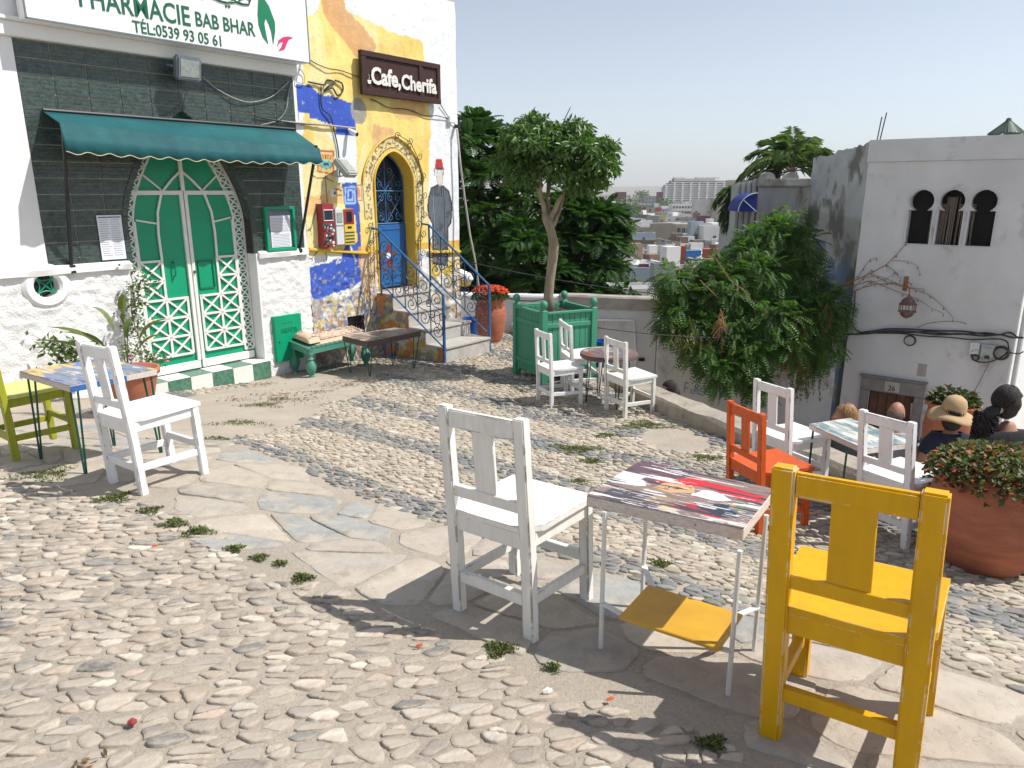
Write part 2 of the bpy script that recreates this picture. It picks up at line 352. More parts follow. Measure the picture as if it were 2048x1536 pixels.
        if smooth:
            for p in me.polygons: p.use_smooth = True
            if smooth != 'all': me.set_sharp_from_angle(angle=R(40))
        return me
def link(name, me, m, parent=None, frame=None, base=None):
    me.materials.clear(); me.materials.append(MAT[m] if isinstance(m, str) else m)
    o = bpy.data.objects.new(name, me); COL.objects.link(o)
    if parent: o.parent = parent
    elif frame: o.matrix_world = frame.M @ Matrix.Translation(Vector(base or (0, 0, 0)))
    return o
def part(mb, name, m, root, bevel=0, smooth=False, label=None, kind=None):
    r = root
    while r.parent: r = r.parent
    o = link(name, mb.mesh(name, BASE.get(r.name, (0, 0, 0)), bevel, smooth), m, root)
    if label: o['label'] = label
    if kind: o['kind'] = kind
    return o
def solo(mb, name, m, label, cat, base=(0, 0, 0), frame=WORLD, bevel=0, smooth=False, group=None, kind=None):
    return tag(link(name, mb.mesh(name, base, bevel, smooth), m, None, frame, base), label, cat, group, kind)
def copy_tree(o, parent=None):
    c = o.copy(); COL.objects.link(c); c.parent = parent
    if parent is not None: c.matrix_parent_inverse = o.matrix_parent_inverse.copy()
    for ch in o.children: copy_tree(ch, c)
    return c
def np_mesh(name, V, F, attr=None, cols=None, smooth=False):
    V = np.ascontiguousarray(V, np.float32); F = np.ascontiguousarray(F, np.int32); k = F.shape[1]
    me = bpy.data.meshes.new(name); me.vertices.add(len(V)); me.vertices.foreach_set('co', V.ravel())
    me.loops.add(F.size); me.loops.foreach_set('vertex_index', F.ravel())
    me.polygons.add(len(F)); me.polygons.foreach_set('loop_start', np.arange(0, F.size, k, dtype=np.int32))
    if smooth: me.polygons.foreach_set('use_smooth', np.ones(len(F), bool))
    me.update(calc_edges=True)
    if attr:
        a = me.attributes.new(attr, 'FLOAT_COLOR', 'POINT'); c = np.ones((len(V), 4), np.float32); c[:, :3] = cols; a.data.foreach_set('color', c.ravel())
    return me
def text_mb(string, x0, x1, z0, h, y, depth=.004, bold=0.0, xz=True):
    cu = bpy.data.curves.new('txt', 'FONT'); cu.body = string; cu.size = 1; cu.offset = bold; cu.resolution_u = 3
    o = bpy.data.objects.new('txt', cu); COL.objects.link(o); dg = bpy.context.evaluated_depsgraph_get(); dg.update()
    me = bpy.data.meshes.new_from_object(o.evaluated_get(dg)); vs = [v.co.copy() for v in me.vertices]; fs = [tuple(p.vertices) for p in me.polygons]
    bpy.data.objects.remove(o); bpy.data.curves.remove(cu)
    xs = [v.x for v in vs]; ax, bx = min(xs), max(xs); caph = .70
    k = (x1-x0)/(bx-ax); mb = MB(); n = len(vs)
    f = lambda v, yy: (x0+(v.x-ax)*k, yy, z0+v.y/caph*h)
    V = [f(v, y) for v in vs]+[f(v, y-depth) for v in vs]
    ed = {}
    for p in fs:
        for i in range(len(p)): e = (p[i], p[(i+1) % len(p)]); ed[tuple(sorted(e))] = None if tuple(sorted(e)) in ed else e
    F = [tuple(i+n for i in p) for p in fs]+[(e[0], e[1], e[1]+n, e[0]+n) for e in ed.values() if e]
    bpy.data.meshes.remove(me); return mb.add(V, F)
def leaves(P, D, Nn, L, W, droop=.25, tint=None):
    """arrays of points, directions, normals -> folded leaf blades, two triangles each"""
    P, D, Nn = (np.asarray(a, float) for a in (P, D, Nn)); n = len(P)
    D = D/np.linalg.norm(D, axis=1)[:, None]; Sd = np.cross(D, Nn); Sd /= (np.linalg.norm(Sd, axis=1)[:, None]+1e-9); Nn = np.cross(Sd, D)
    L = np.broadcast_to(L, n)[:, None]; W = np.broadcast_to(W, n)[:, None]
    V = np.stack([P, P+D*L*.45+Sd*W*.5+Nn*W*.18, P+D*L-Nn*L*droop, P+D*L*.45-Sd*W*.5+Nn*W*.18], 1).reshape(-1, 3)
    i = np.arange(n)[:, None]*4; F = np.concatenate([i+[0, 1, 2], i+[0, 2, 3]], 1).reshape(-1, 3)
    T = np.repeat(np.ones((n, 3)) if tint is None else tint, 4, 0); return V, F, T
def join(parts):
    Vs, Fs, Ts = [], [], []; k = 0
    for V, F, T in parts: Vs.append(V); Fs.append(F+k); Ts.append(T); k += len(V)
    return np.concatenate(Vs), np.concatenate(Fs), np.concatenate(Ts)
def rtint(n, lo=.6, hi=1.4, hue=.12):
    k = rng.uniform(lo, hi, (n, 1)); return k*(1+rng.uniform(-hue, hue, (n, 3))*np.array([1.2, .4, .8]))
def rdir(n): d = rng.normal(size=(n, 3)); return d/np.linalg.norm(d, axis=1)[:, None]
def spiral(c, r, a0, turns, n=18, k=.18):
    """points of a scroll in the plane (x,z), from the outside in"""
    return [(c[0]+r*(1-(1-k)*i/n)*math.cos(a0+turns*2*math.pi*i/n), c[1]+r*(1-(1-k)*i/n)*math.sin(a0+turns*2*math.pi*i/n)) for i in range(n+1)]
def bez(p0, p1, p2, n=12):
    p0, p1, p2 = map(Vector, (p0, p1, p2)); return [p0*(1-t)**2+p1*2*t*(1-t)+p2*t*t for t in [i/n for i in range(n+1)]]
def sag(p, q, s, n=16):
    p, q = Vector(p), Vector(q); return [p.lerp(q, i/n)-Vector((0, 0, s*4*(i/n)*(1-i/n))) for i in range(n+1)]
# ------------------------------------------------------------------ the ground surface (a thin-plate surface through surveyed points)
CW, CD, CS, CL, CWF, CHH = .3584, .3673, .4468, .0163, .371, .86
CHP = dict(A=(-.069, 2.487, -1.62, -38.7, -1.6, -1.8, 1), B=(.923, 1.745, -1.575, -34.9, -1.9, -1.3, 1), C=(-2.223, 3.927, -1.665, -36.9, 0, -2.9, 1),
           D=(.381, 8.105, -2.386, -67, -.5, -.6, 1), E=(.695, 8.852, -2.404, -73.9, 3.9, -1.4, 1), F=(1.152, 7.763, -2.406, -62.8, 1.1, -.7, 1),
           G=(1.629*.9, 4.717*.9, -2.272*.9, -72.6, -1.3, -1.5, .9), H=(2.015*.9, 5.312*.9, -2.265*.9, -68, -1.6, -1.2, .9), I=(2.466*.9, 4.442*.9, -2.249*.9, -66.1, -2, -2.8, .9))
def chair_rot(c):
    tx, ty, yw = R(c[4]), R(c[5]), R(c[3])
    return Matrix.Rotation(tx, 4, 'X') @ Matrix.Rotation(ty, 4, 'Y') @ Matrix.Rotation(yw, 4, 'Z')
GP = []
for k, c in CHP.items():
    M = Matrix.Translation(c[:3]) @ chair_rot(c)
    for p in ((-CW/2, 0, 0), (CW/2, 0, 0), (-CWF/2, CD, 0), (CWF/2, CD, 0)): q = M @ (Vector(p)*c[6]); GP.append((q.x, q.y, q.z))
GP += [(-5.14, 7.47, -2.17), (-6.4, 5.86, -2.0), (-8.0, 3.8, -1.85), (-4.35, 8.48, -2.36), (-3.41, 9.69, -2.48), (-2.7, 10.6, -2.5), (-2.1, 11.3, -2.52), (-1.0, 10.43, -2.45), (-.38, 11.4, -2.46), (-.3, 12.6, -2.49), (-.17, 13.5, -2.56), (1.0, 12.8, -2.6), (1.5, 10.5, -2.5),
       (.062, 9.764, -2.45), (.402, 9.125, -2.43), (1.063, 9.437, -2.43), (1.6, 7.78, -2.36), (2.0, 6.45, -2.24), (2.45, 5.2, -2.10), (2.9, 3.7, -2.05), (3.2, 2.4, -1.95), (2.56, 3.6, -2.0), (-2.6, 4.19, -1.7), (-3.03, 4.5, -1.72),
       (.32, 2.32, -1.62), (.70, 2.04, -1.595), (-1.34, 1.59, -1.52), (1.4, 1.64, -1.56), (0, 1.68, -1.555), (-1.5, 0, -1.42), (1.5, 0, -1.46), (-5, 1.5, -1.55), (-4, -3, -1.2), (3, -3, -1.3), (-8, -1, -1.4), (-4.5, 4.5, -1.8), (.5, 3.35, -1.74), (-1.2, 4.3, -1.76), (-2, 6.5, -2.07), (-1.5, 8.6, -2.33)]
GPa = np.array(GP)
def _U(r2): return r2*np.log(np.maximum(r2, 1e-12))*.5
_n = len(GPa); _d2 = ((GPa[:, None, :2]-GPa[None, :, :2])**2).sum(-1)
_A = np.zeros((_n+3, _n+3)); _A[:_n, :_n] = _U(_d2)+np.eye(_n)*.02; _A[:_n, _n] = 1; _A[:_n, _n+1:] = GPa[:, :2]; _A[_n, :_n] = 1; _A[_n+1:, :_n] = GPa[:, :2].T
_w = np.linalg.solve(_A, np.concatenate([GPa[:, 2], np.zeros(3)]))
def G(x, y):
    x = np.asarray(x, float); y = np.asarray(y, float); sh = x.shape; xf = x.ravel(); yf = y.ravel(); out = np.empty(len(xf))
    for i in range(0, len(xf), 20000):
        d2 = (xf[i:i+20000, None]-GPa[None, :, 0])**2+(yf[i:i+20000, None]-GPa[None, :, 1])**2
        out[i:i+20000] = _U(d2)@_w[:_n]+_w[_n]+_w[_n+1]*xf[i:i+20000]+_w[_n+2]*yf[i:i+20000]
    return out.reshape(sh)
def g1(x, y): return float(G(np.array([x]), np.array([y]))[0])
def gp(u, v):
    z = -1.8
    for i in range(25): P = atz(u, v, z); z = .6*z+.4*g1(P[0], P[1])
    return np.array([P[0], P[1]])
def curb_x(y): return 1.6+(7.78-y)*.2975          # front foot line of the low kerb wall
def wall_x(y): return (-OFFW+.6151*y)/.78844

# ------------------------------------------------------------------ far terrain, the alley below and the plaza sheet
def terrain():
    n = 90; a = np.linspace(0, 1, n)**2.2; X = np.concatenate([-a[::-1][:-1]*6000, a*6000]); Y = np.concatenate([[-3000, -800, -200, -60], 12+a*6500])
    xx, yy = np.meshgrid(X, Y); d = np.hypot(xx, yy)
    z = np.interp(yy, [8, 12, 45, 60, 100, 200, 300, 420, 600, 850, 1500, 2600], [-5.4, -6.5, -8, -9, -12, -16.5, -15, -15, -15, -15, -12, -20])
    z = z+(fbm(xx/180, yy/180, 3)-.5)*np.clip((d-450)/60, 0, 10)
    far = np.clip((yy-2200)/2600, 0, 1); z = z+far*(18+75*fbm(xx/1700+3.3, yy/2600, 9, 3)*np.clip(1.15-np.abs(xx+300)/5200, .1, 1))
    i = np.arange((len(Y)-1)*(len(X)-1)); r, c = i//(len(X)-1), i % (len(X)-1); k = r*len(X)+c
    F = np.stack([k, k+1, k+1+len(X), k+len(X)], 1)
    me = np_mesh('hillside', np.stack([xx.ravel(), yy.ravel(), z.ravel()], 1), F, smooth=True)
    tag(link('hillside', me, pmat('hillside', (.16, .16, .12), (.28, .25, .21), .05, .95, rnd=False)), kind='structure')
terrain()
# plaza
Yg = np.concatenate([np.linspace(-6, 1, 30), np.arange(1.05, 6, .045), np.arange(6, 13.7, .07)])
Tg = np.linspace(0, 1, 190)
yy = np.repeat(Yg[:, None], len(Tg), 1); xl = wall_x(yy)-.35; xr = curb_x(yy)+.12
xl = np.where(yy > 12.9, -1.6, xl); xx = xl+(xr-xl)*Tg[None, :]
zz = G(xx, yy)+(fbm(xx*9, yy*9, 5)-.5)*.011+.0005
nx = len(Tg); i = np.arange((len(Yg)-1)*(nx-1)); r, c = i//(nx-1), i % (nx-1); k = r*nx+c
ground = link('ground', np_mesh('ground', np.stack([xx.ravel(), yy.ravel(), zz.ravel()], 1), np.stack([k, k+1, k+1+nx, k+nx], 1), smooth=True), 'earth')
tag(ground, kind='structure')
def alley_z(x, y): return np.clip(-4.1+.125*(x-2.18)-.356*(y-9.8), -4.6, -2.95)
yy, xx = np.meshgrid(np.linspace(-6, 16, 60), np.linspace(0, 14, 50), indexing='ij'); xx = xx+curb_x(yy)+.35
zz = alley_z(xx, yy)+(fbm(xx*3, yy*3, 2)-.5)*.05; nx = 50; i = np.arange(59*49); r, c = i//49, i % 49; k = r*nx+c
tag(link('alley_paving', np_mesh('alley_paving', np.stack([xx.ravel(), yy.ravel(), zz.ravel()], 1), np.stack([k, k+1, k+1+nx, k+nx], 1), smooth=True), 'earth'), kind='structure')
# low kerb wall along the edge of the plaza
mb = MB(); ys = np.arange(-5.6, 13.4, .14); nrm = np.array([.9585, .2851])
prof = [(0, -.35), (0, .10), (.02, .125), (.27, .135), (.30, .11), (.31, -3.0)]
vs = []
for y in ys:
    x = curb_x(y); z = float(np.interp(y, [-6, 2, 3.7, 5.2, 6.4, 7.7, 9, 13.4], [-1.9, -1.94, -1.99, -2.10, -2.22, -2.34, -2.43, -2.5]))
    for j, (o, h) in enumerate(prof):
        e = (vnoise(y*3, j*7.1, 4)-.5)*.03+(vnoise(y*13, j*3.3, 8)-.5)*.018
        vs.append((x+nrm[0]*(o+e*(j in (1, 2))), y+nrm[1]*o, z+h+e*(0 < j < 5)))
m_ = len(prof); mb.add(vs, [(i*m_+j, i*m_+j+1, (i+1)*m_+j+1, (i+1)*m_+j) for i in range(len(ys)-1) for j in range(m_-1)]+[tuple(range(m_)), tuple((len(ys)-1)*m_+j for j in range(m_))[::-1]])
solo(mb, 'kerb_wall', 'curb', 'low rough concrete kerb wall running along the drop beside the round table', 'kerb wall', (1.6, 7.78, -2.4))

# ------------------------------------------------------------------ stones
def cells(xmin, xmax, ymin, ymax, sx, sy, ang, keep, jit=.42, pw=7, gap=.93, na=12, seed=0, gv=1.):
    """rounded voronoi cells, elongated sx by sy and turned by ang: centres and outlines"""
    r_ = np.random.default_rng(seed); ca, sa = math.cos(ang), math.sin(ang); cx, cy = (xmin+xmax)/2, (ymin+ymax)/2
    h = math.hypot(xmax-xmin, ymax-ymin)/2+.3; nu, nv = int(h/sx)+2, int(h/sy)+2
    U, V = np.meshgrid(np.arange(-nu, nu+1.), np.arange(-nv, nv+1.)); U = U+.5*(np.abs(V) % 2)+r_.uniform(-jit, jit, U.shape); V = V+r_.uniform(-jit, jit, V.shape); Wt = r_.uniform(.55, 1.45, U.shape)
    I, J = [a.ravel() for a in np.meshgrid(np.arange(2, U.shape[0]-2), np.arange(2, U.shape[1]-2), indexing='ij')]
    px, py = cx+U*sx*ca-V*sy*sa, cy+U*sx*sa+V*sy*ca
    ok = keep(px[I, J], py[I, J]) & (px[I, J] > xmin) & (px[I, J] < xmax) & (py[I, J] > ymin) & (py[I, J] < ymax); I, J = I[ok], J[ok]
    th = np.arange(na)*2*math.pi/na; acc = np.zeros((len(I), na))
    for a in (-2, -1, 0, 1, 2):
        for b in (-2, -1, 0, 1, 2):
            if a == b == 0: continue
            du, dv = U[I+a, J+b]-U[I, J], V[I+a, J+b]-V[I, J]; d = np.hypot(du, dv)
            c_ = (np.cos(th)[None]*du[:, None]+np.sin(th)[None]*dv[:, None])/d[:, None]
            acc += (np.clip(c_, 0, 1)/(d*Wt[I, J]/(Wt[I, J]+Wt[I+a, J+b]))[:, None])**pw
    rad = acc**(-1/pw)*gap*(r_.uniform(gv, 1, len(I))**.7)[:, None]; u = rad*np.cos(th)*sx; v = rad*np.sin(th)*sy
    X = px[I, J][:, None]+u*ca-v*sa; Y = py[I, J][:, None]+u*sa+v*ca
    return np.stack([px[I, J], py[I, J]], 1), np.stack([X, Y], 2)
def stone_geo(Cn, P, hgt, sink=.012, flat=False, seed=0, irr=.05):
    """domed stones: V (m, k, 3) and the faces of one"""
    r_ = np.random.default_rng(seed); m, na = P.shape[:2]
    cc = P.mean(1, keepdims=True); h = hgt*r_.uniform(.5, 1.35, (m, 1)); P = cc+(P-cc)*(1+r_.normal(0, irr, (m, na, 1)))
    tilt = r_.normal(0, .06 if not flat else .008, (m, 2))
    rings = ((1.0, -sink, 0), (.98, .45, 1), (.91, .90, 1), (.6, 1., 1)) if not flat else ((1., -sink, 0), (.99, .7, 1), (.965, 1., 1), (.5, 1., 1))
    out = []; gz = G(cc[:, 0, 0], cc[:, 0, 1])[:, None]
    for s_, hz, isf in rings:
        Q = cc+(P-cc)*s_; z = G(Q[..., 0], Q[..., 1]) if flat else gz+(Q-cc)[..., 1]*-.13
        z = z+(hz*h if isf else hz)+(((Q-cc)*tilt[:, None]).sum(-1) if isf else 0)
        if isf: z = z+r_.normal(0, .12, (m, na))*h
        out.append(np.concatenate([Q, z[..., None]], 2))
    z = gz+h*1.02; out.append(np.concatenate([cc, z[..., None]], 2))
    V = np.concatenate(out, 1); k = np.arange(na); kn = (k+1) % na; F = []
    for a in range(3):
        F += [(a*na+i, a*na+j, (a+1)*na+j) for i, j in zip(k, kn)]+[(a*na+i, (a+1)*na+j, (a+1)*na+i) for i, j in zip(k, kn)]
    F += [(3*na+i, 3*na+j, 4*na) for i, j in zip(k, kn)]
    return V, np.array(F)
def emit(name, V, F, T, m, root, nsep, kindname):
    d = np.hypot(V[:, -1, 0], V[:, -1, 1])+np.where(np.abs(V[:, -1, 0]) > V[:, -1, 1]*.74+.1, 100, 0)+np.where(V[:, -1, 1] < 1.5, 100, 0)
    od = np.argsort(d)
    for i in od[:nsep]:
        c = V[i].mean(0); me = np_mesh(name, V[i]-c, F, 'tint', T[i], True); o = link(name, me, m, root); o.location = c
    rest = od[nsep:]
    if len(rest):
        Vr = V[rest].reshape(-1, 3); k = V.shape[1]; Fr = (F[None]+np.arange(len(rest))[:, None, None]*k).reshape(-1, 3)
        o = link(kindname, np_mesh(kindname, Vr, Fr, 'tint', np.repeat(T[rest], k, 0), True), m, root); o['kind'] = 'stuff'
stripLow = [gp(u, v) for u, v in ((0, 925), (180, 985), (430, 1080), (620, 1165), (900, 1270), (1150, 1360), (1400, 1440), (1560, 1530))]
stripUp = [gp(u, v) for u, v in ((400, 870), (700, 985), (1000, 1090), (1200, 1140), (1560, 1250), (1900, 1330), (2047, 1385))]
d_ = stripLow[-1]-stripLow[-3]; e_ = stripUp[-1]-stripUp[0]
stripLow = [stripLow[0]-np.array([2.2, -1.4])]+stripLow+[stripLow[-1]+d_*3]
stripPoly = [tuple(p) for p in stripLow]+[tuple(stripUp[-1]+e_*.6)]+[tuple(p) for p in stripUp[::-1]]+[tuple(gp(330, 862)), tuple(gp(200, 850)), tuple(gp(60, 855)), (-5.2, 5.6)]
nearPoly = [tuple(p) for p in stripLow]+[(3.2, -1), (-7.5, -1), (-7.5, 4.6), (-5.6, 5.6)]
smooth_poly = [tuple(gp(*p)) for p in ((250, 862), (330, 800), (527, 757), (640, 742), (780, 728), (720, 785), (640, 815), (600, 850), (540, 868), (440, 880))]
wallside = lambda x, y: (NW[0]*x+NW[1]*y) < -OFFW+.1
u0 = np.array(stripUp[0]); ud = np.array(stripUp[3])-u0; ud = ud/np.linalg.norm(ud); un = np.array([-ud[1], ud[0]])
def warp(x, y): return (x+(vnoise(x*2, y*2, 31)-.5)*.25, y+(vnoise(x*2, y*2, 57)-.5)*.25)
def k_near(x, y): a, b = warp(x, y); return inpoly(a, b, nearPoly) & ~wallside(x, y)
Cn, P = cells(-5.2, 2.6, .9, 6.6, .092, .056, R(14), k_near, .66, 15, .975, 16, 3, .60)
big = vnoise(Cn[:, 0]*1.3, Cn[:, 1]*1.3, 12)
V, F = stone_geo(Cn, P, .0085, .02, False, 5, .05)
m_ = len(V); T = np.array([(.50, .44, .365), (.45, .40, .34), (.56, .50, .42), (.40, .34, .28), (.20, .205, .20), (.36, .32, .285), (.66, .61, .53), (.48, .39, .31)])[rng.choice(8, m_, p=[.23, .22, .13, .12, .05, .11, .07, .07])]*rng.uniform(.72, 1.12, (m_, 1))
dk = (vnoise(Cn[:, 0]*1.1+2, Cn[:, 1]*1.1, 91) > .55) & (rng.random(m_) < .14); T[dk] = np.array([.15, .16, .165])*rng.uniform(.8, 1.4, (dk.sum(), 1))
emit('cobblestone', V, F, T, 'stone', ground, 300, 'cobblestones_beyond')
# flagstones
def k_strip(x, y): return inpoly(x, y, stripPoly) & ~wallside(x, y)
Cn, P = cells(-5.5, 3.0, 1.2, 6.8, .43, .27, R(-22), k_strip, .52, 26, .965, 30, 11, .90)
V, F = stone_geo(Cn, P, .0075, .02, True, 6, .018); m_ = len(V)
T = np.array([(.42, .375, .315), (.37, .34, .30), (.46, .41, .345), (.30, .31, .305), (.40, .355, .31)])[rng.choice(5, m_)]*rng.uniform(.92, 1.1, (m_, 1))
emit('flagstone', V, F, T, 'flag', ground, 150, 'flagstones_beyond')
# small cobbles laid in pale and grey bands
def k_far(x, y):
    a, b = warp(x, y)
    sand = np.hypot((x-gp(1350, 880)[0])*1.4, (y-gp(1350, 880)[1])*.7) < .42
    return ~inpoly(a, b, nearPoly) & ~inpoly(x, y, stripPoly) & ~inpoly(a, b, smooth_poly) & ~wallside(x, y) & (x < curb_x(y)+.02) & (((x-u0[0])*un[0]+(y-u0[1])*un[1]) > -.05) & ~sand
def patch(x0, x1, y0, y1, sx, sy, ang, keep, hgt, seed, nsep, far=False):
    Cn, P = cells(x0, x1, y0, y1, sx, sy, ang, keep, .55, 7, .94, 8 if far else 10, seed, .74)
    V, F = stone_geo(Cn, P, hgt, .012, False, seed, .06); m_ = len(V)
    d = (Cn[:, 0]-u0[0])*un[0]+(Cn[:, 1]-u0[1])*un[1]+(vnoise(Cn[:, 0]*1.5, Cn[:, 1]*1.5, 3)-.5)*.22
    dd = np.where(d < .3, 99, (d-.3) % 1.15)
    grey = (d < .27) | ((dd > .68) & (dd < 50)); grey &= rng.random(m_) > .1
    T = np.where(grey[:, None], np.array([[.205, .212, .212]]), np.array([[.45, .395, .315]]))*rng.uniform(.72, 1.22, (m_, 1))*(1+rng.uniform(-.04, .04, (m_, 3)))
    wh = ~grey & (rng.random(m_) < .07); T[wh] = (.58, .54, .47)
    emit('pebble_stone', V, F, T, 'pebble', ground, nsep, 'pebble_stones_beyond')
patch(-4.2, 3.6, 1.6, 6.0, .078, .042, R(-30), k_far, .0115, 21, 300)
patch(-4.2, 3.2, 6.0, 13.4, .088, .050, R(-25), k_far, .0115, 22, 0, True)
# weeds between the stones
W_ = []
for u, v, r_, n in ((525, 812, .20, 230), (480, 848, .22, 200), (560, 800, .15, 130), (92, 952, .16, 300), (230, 1000, .12, 260), (300, 1025, .08, 110), (348, 1050, .09, 170), (398, 1067, .10, 200), (470, 1102, .06, 120), (520, 1119, .05, 90), (560, 1131, .04, 60), (604, 1160, .06, 130), (1000, 1303, .07, 260), (1150, 900, .20, 800), (1185, 925, .10, 250), (1285, 853, .24, 900), (1215, 873, .12, 350), (1415, 918, .13, 300), (1320, 1131, .07, 170), (1425, 1492, .05, 160), (1105, 1340, .04, 60), (1160, 965, .1, 120), (985, 1020, .1, 0), (1022, 668, .3, 150), (640, 785, .12, 60), (700, 772, .1, 30), (1310, 960, .06, 50), (430, 880, .09, 90)):
    if not n: continue
    n = int(n*2.); r_ = r_*(.55 if v > 960 else .8); c = gp(u, v); a = rng.uniform(0, 2*math.pi, n); rr = r_*np.sqrt(rng.random(n))*(1+.5*np.sin(a*3+u)); p = np.stack([c[0]+rr*np.cos(a)*1.25, c[1]+rr*np.sin(a)], 1)
    z = G(p[:, 0], p[:, 1])+.006+rng.random(n)*.016*(1-rr/(r_*1.6)); D = rdir(n); D[:, 2] = np.abs(D[:, 2])*.7+.12
    W_.append(leaves(np.concatenate([p, z[:, None]], 1), D, rdir(n), rng.uniform(.009, .021, n), rng.uniform(.006, .011, n), .2, rtint(n, .6, 1.6)))
V, F, T = join(W_); tag(link('weeds', np_mesh('weeds', V, F, 'tint', T), 'weed'), kind='stuff')
# dry leaves
W_ = []
for u, v, r_, n in ((515, 770, .3, 60), (560, 790, .4, 80), (680, 770, .4, 60), (590, 800, .4, 60), (1345, 802, .2, 60), (700, 762, .3, 40), (185, 1525, .04, 7), (610, 800, .3, 40), (475, 800, .2, 30)):
    c = gp(u, v); p = c+rng.normal(0, r_*.5, (n, 2)); z = G(p[:, 0], p[:, 1])+.012; D = rdir(n); D[:, 2] *= .2
    W_.append(leaves(np.concatenate([p, z[:, None]], 1), D, np.tile([0, 0, 1.], (n, 1))+rdir(n)*.3, rng.uniform(.02, .05, n), rng.uniform(.01, .02, n), .1, rtint(n, .6, 1.3)*np.array([1.6, .75, 1.0])))
V, F, T = join(W_); tag(link('dry_leaves', np_mesh('dry_leaves', V, F, 'tint', T), 'weed'), kind='stuff')
# litter
for k, (u, v, L, m, nm, lab) in enumerate(((265, 1458, .022, 'iron_red', 'litter', 'small crumpled red scrap lying on the cobbles at lower left'), (838, 1302, .022, 'orange_chair', 'cigarette_end', 'orange cigarette end just left of the white chair shadow tip'), (310, 1100, .02, 'orange_chair', 'cigarette_end', 'orange cigarette end on the cobbles far left'), (1220, 1410, .022, 'orange_chair', 'cigarette_end', 'orange cigarette end below the yellow shelf of the painted table'), (1095, 1395, .03, 'letterwhite', 'litter', 'crumpled pale paper scrap on the cobbles in front of the painted table'))):
    c = gp(u, v); z = g1(*c)+.02
    mb = MB().tube([(c[0]-L/2, c[1], z), (c[0], c[1]+.004, z+.002), (c[0]+L/2, c[1]+.01, z)], .005 if 'cig' in nm else [.007, .012, .005], 6)
    solo(mb, nm, m, lab, 'litter', (c[0], c[1], z-.01))
# ------------------------------------------------------------------ pharmacy facade (frame WALL: x along, y into the wall, z up)
DC, DHW, DZ0 = 4.78, .80, -2.21           # door centre, half width, sill
def arch_w(z, hw, zs, za, p=1.55, e=.78):
    """half width of a pointed arch"""
    if z <= zs: return hw
    t = min(1, (z-zs)/(za-zs)); return hw*max(0, 1-t**p)**e
def arch_pts(cx, hw, z0, zs, za, n=20, p=1.55, e=.78):
    zsn = [zs+(za-zs)*(1-(1-i/n)**1.5) for i in range(n+1)]
    Rr = [(cx+arch_w(z, hw, zs, za, p, e), z) for z in zsn]
    return [(cx+hw, z0)]+Rr[:-1]+[(cx, za)]+[(2*cx-x, z) for x, z in Rr[:-1][::-1]]+[(cx-hw, z0)]
pb = thing('pharmacy_building', 'white rough rendered pharmacy building with dark green tiled front and arched green doorway', 'building', (4.7, 0, -2.4), WALL)
def in_door(x, z, e=0): 
    x = np.asarray(x); z = np.asarray(z); zc = np.clip((z+.35)/(.92+.35+e), 0, 1); wd = (DHW+e)*np.maximum(0, 1-zc**1.55)**.78
    return (np.abs(x-DC) < wd) & (z < .92+e)
def grid_wall(x0, x1, z0, z1, st, hole, disp, y=0.):
    xs = np.arange(x0, x1+st*.5, st); zs = np.arange(z0, z1+st*.5, st); xs[-1] = x1; zs[-1] = z1
    X, Z = np.meshgrid(xs, zs); Yd = y-disp(X, Z); nx = len(xs)
    r, c = np.meshgrid(np.arange(len(zs)-1), np.arange(nx-1), indexing='ij'); r = r.ravel(); c = c.ravel()
    cx, cz = xs[c]+st/2, zs[r]+st/2; ok = ~hole(cx, cz); k = (r*nx+c)[ok]
    return np.stack([X.ravel(), Yd.ravel(), Z.ravel()], 1), np.stack([k, k+1, k+1+nx, k+nx], 1), X.ravel(), Z.ravel()
WX, WZ = wsz(93, 572)
hole = lambda x, z: in_door(x, z) | (np.hypot(x-WX, z-WZ) < .125)
rough = lambda x, z: (fbm(x*14, z*18, 1, 4)-.5)*.035+(fbm(x*3, z*3, 2)-.5)*.04
def np_part(name, V, F, m, root, base, attr=None, cols=None, smooth=True):
    o = link(name, np_mesh(name, V-np.array(base), F, attr, cols, smooth), m, root); return o
pbase = tuple(BASE[pb.name])
V, F, _, _ = grid_wall(-1.5, 6.42, -2.75, -.79, .02, hole, rough); np_part('rough_render', V, F, 'stucco', pb, pbase)
# smooth upper wall: left pier, band over the tiles, backing of the tiles
mb = MB(); mb.box((-1.5, 0, -.80), (3.11, 3.5, 1.46)); mb.box((-1.5, -.03, 1.462), (6.42, 3.5, 5.2)); mb.box((6.372, 0, -.79), (6.42, 3.5, 1.46))
part(mb, 'wall', 'plaster', pb)
mb = MB()
mb.box((-1.5, .02, -2.75), (-1.4, 3.5, -.8)); mb.box((-1.5, 3.4, -2.75), (6.42, 3.5, 1.46)); mb.box((6.30, .3, -2.75), (6.42, 3.4, 1.46))
part(mb, 'back_wall', 'plaster', pb)
V, F, _, _ = grid_wall(3.11, 6.372, -.79, 1.46, .03, lambda x, z: in_door(x, z), lambda x, z: x*0, .012); np_part('tile_bed', V, F, 'grout', pb, pbase)
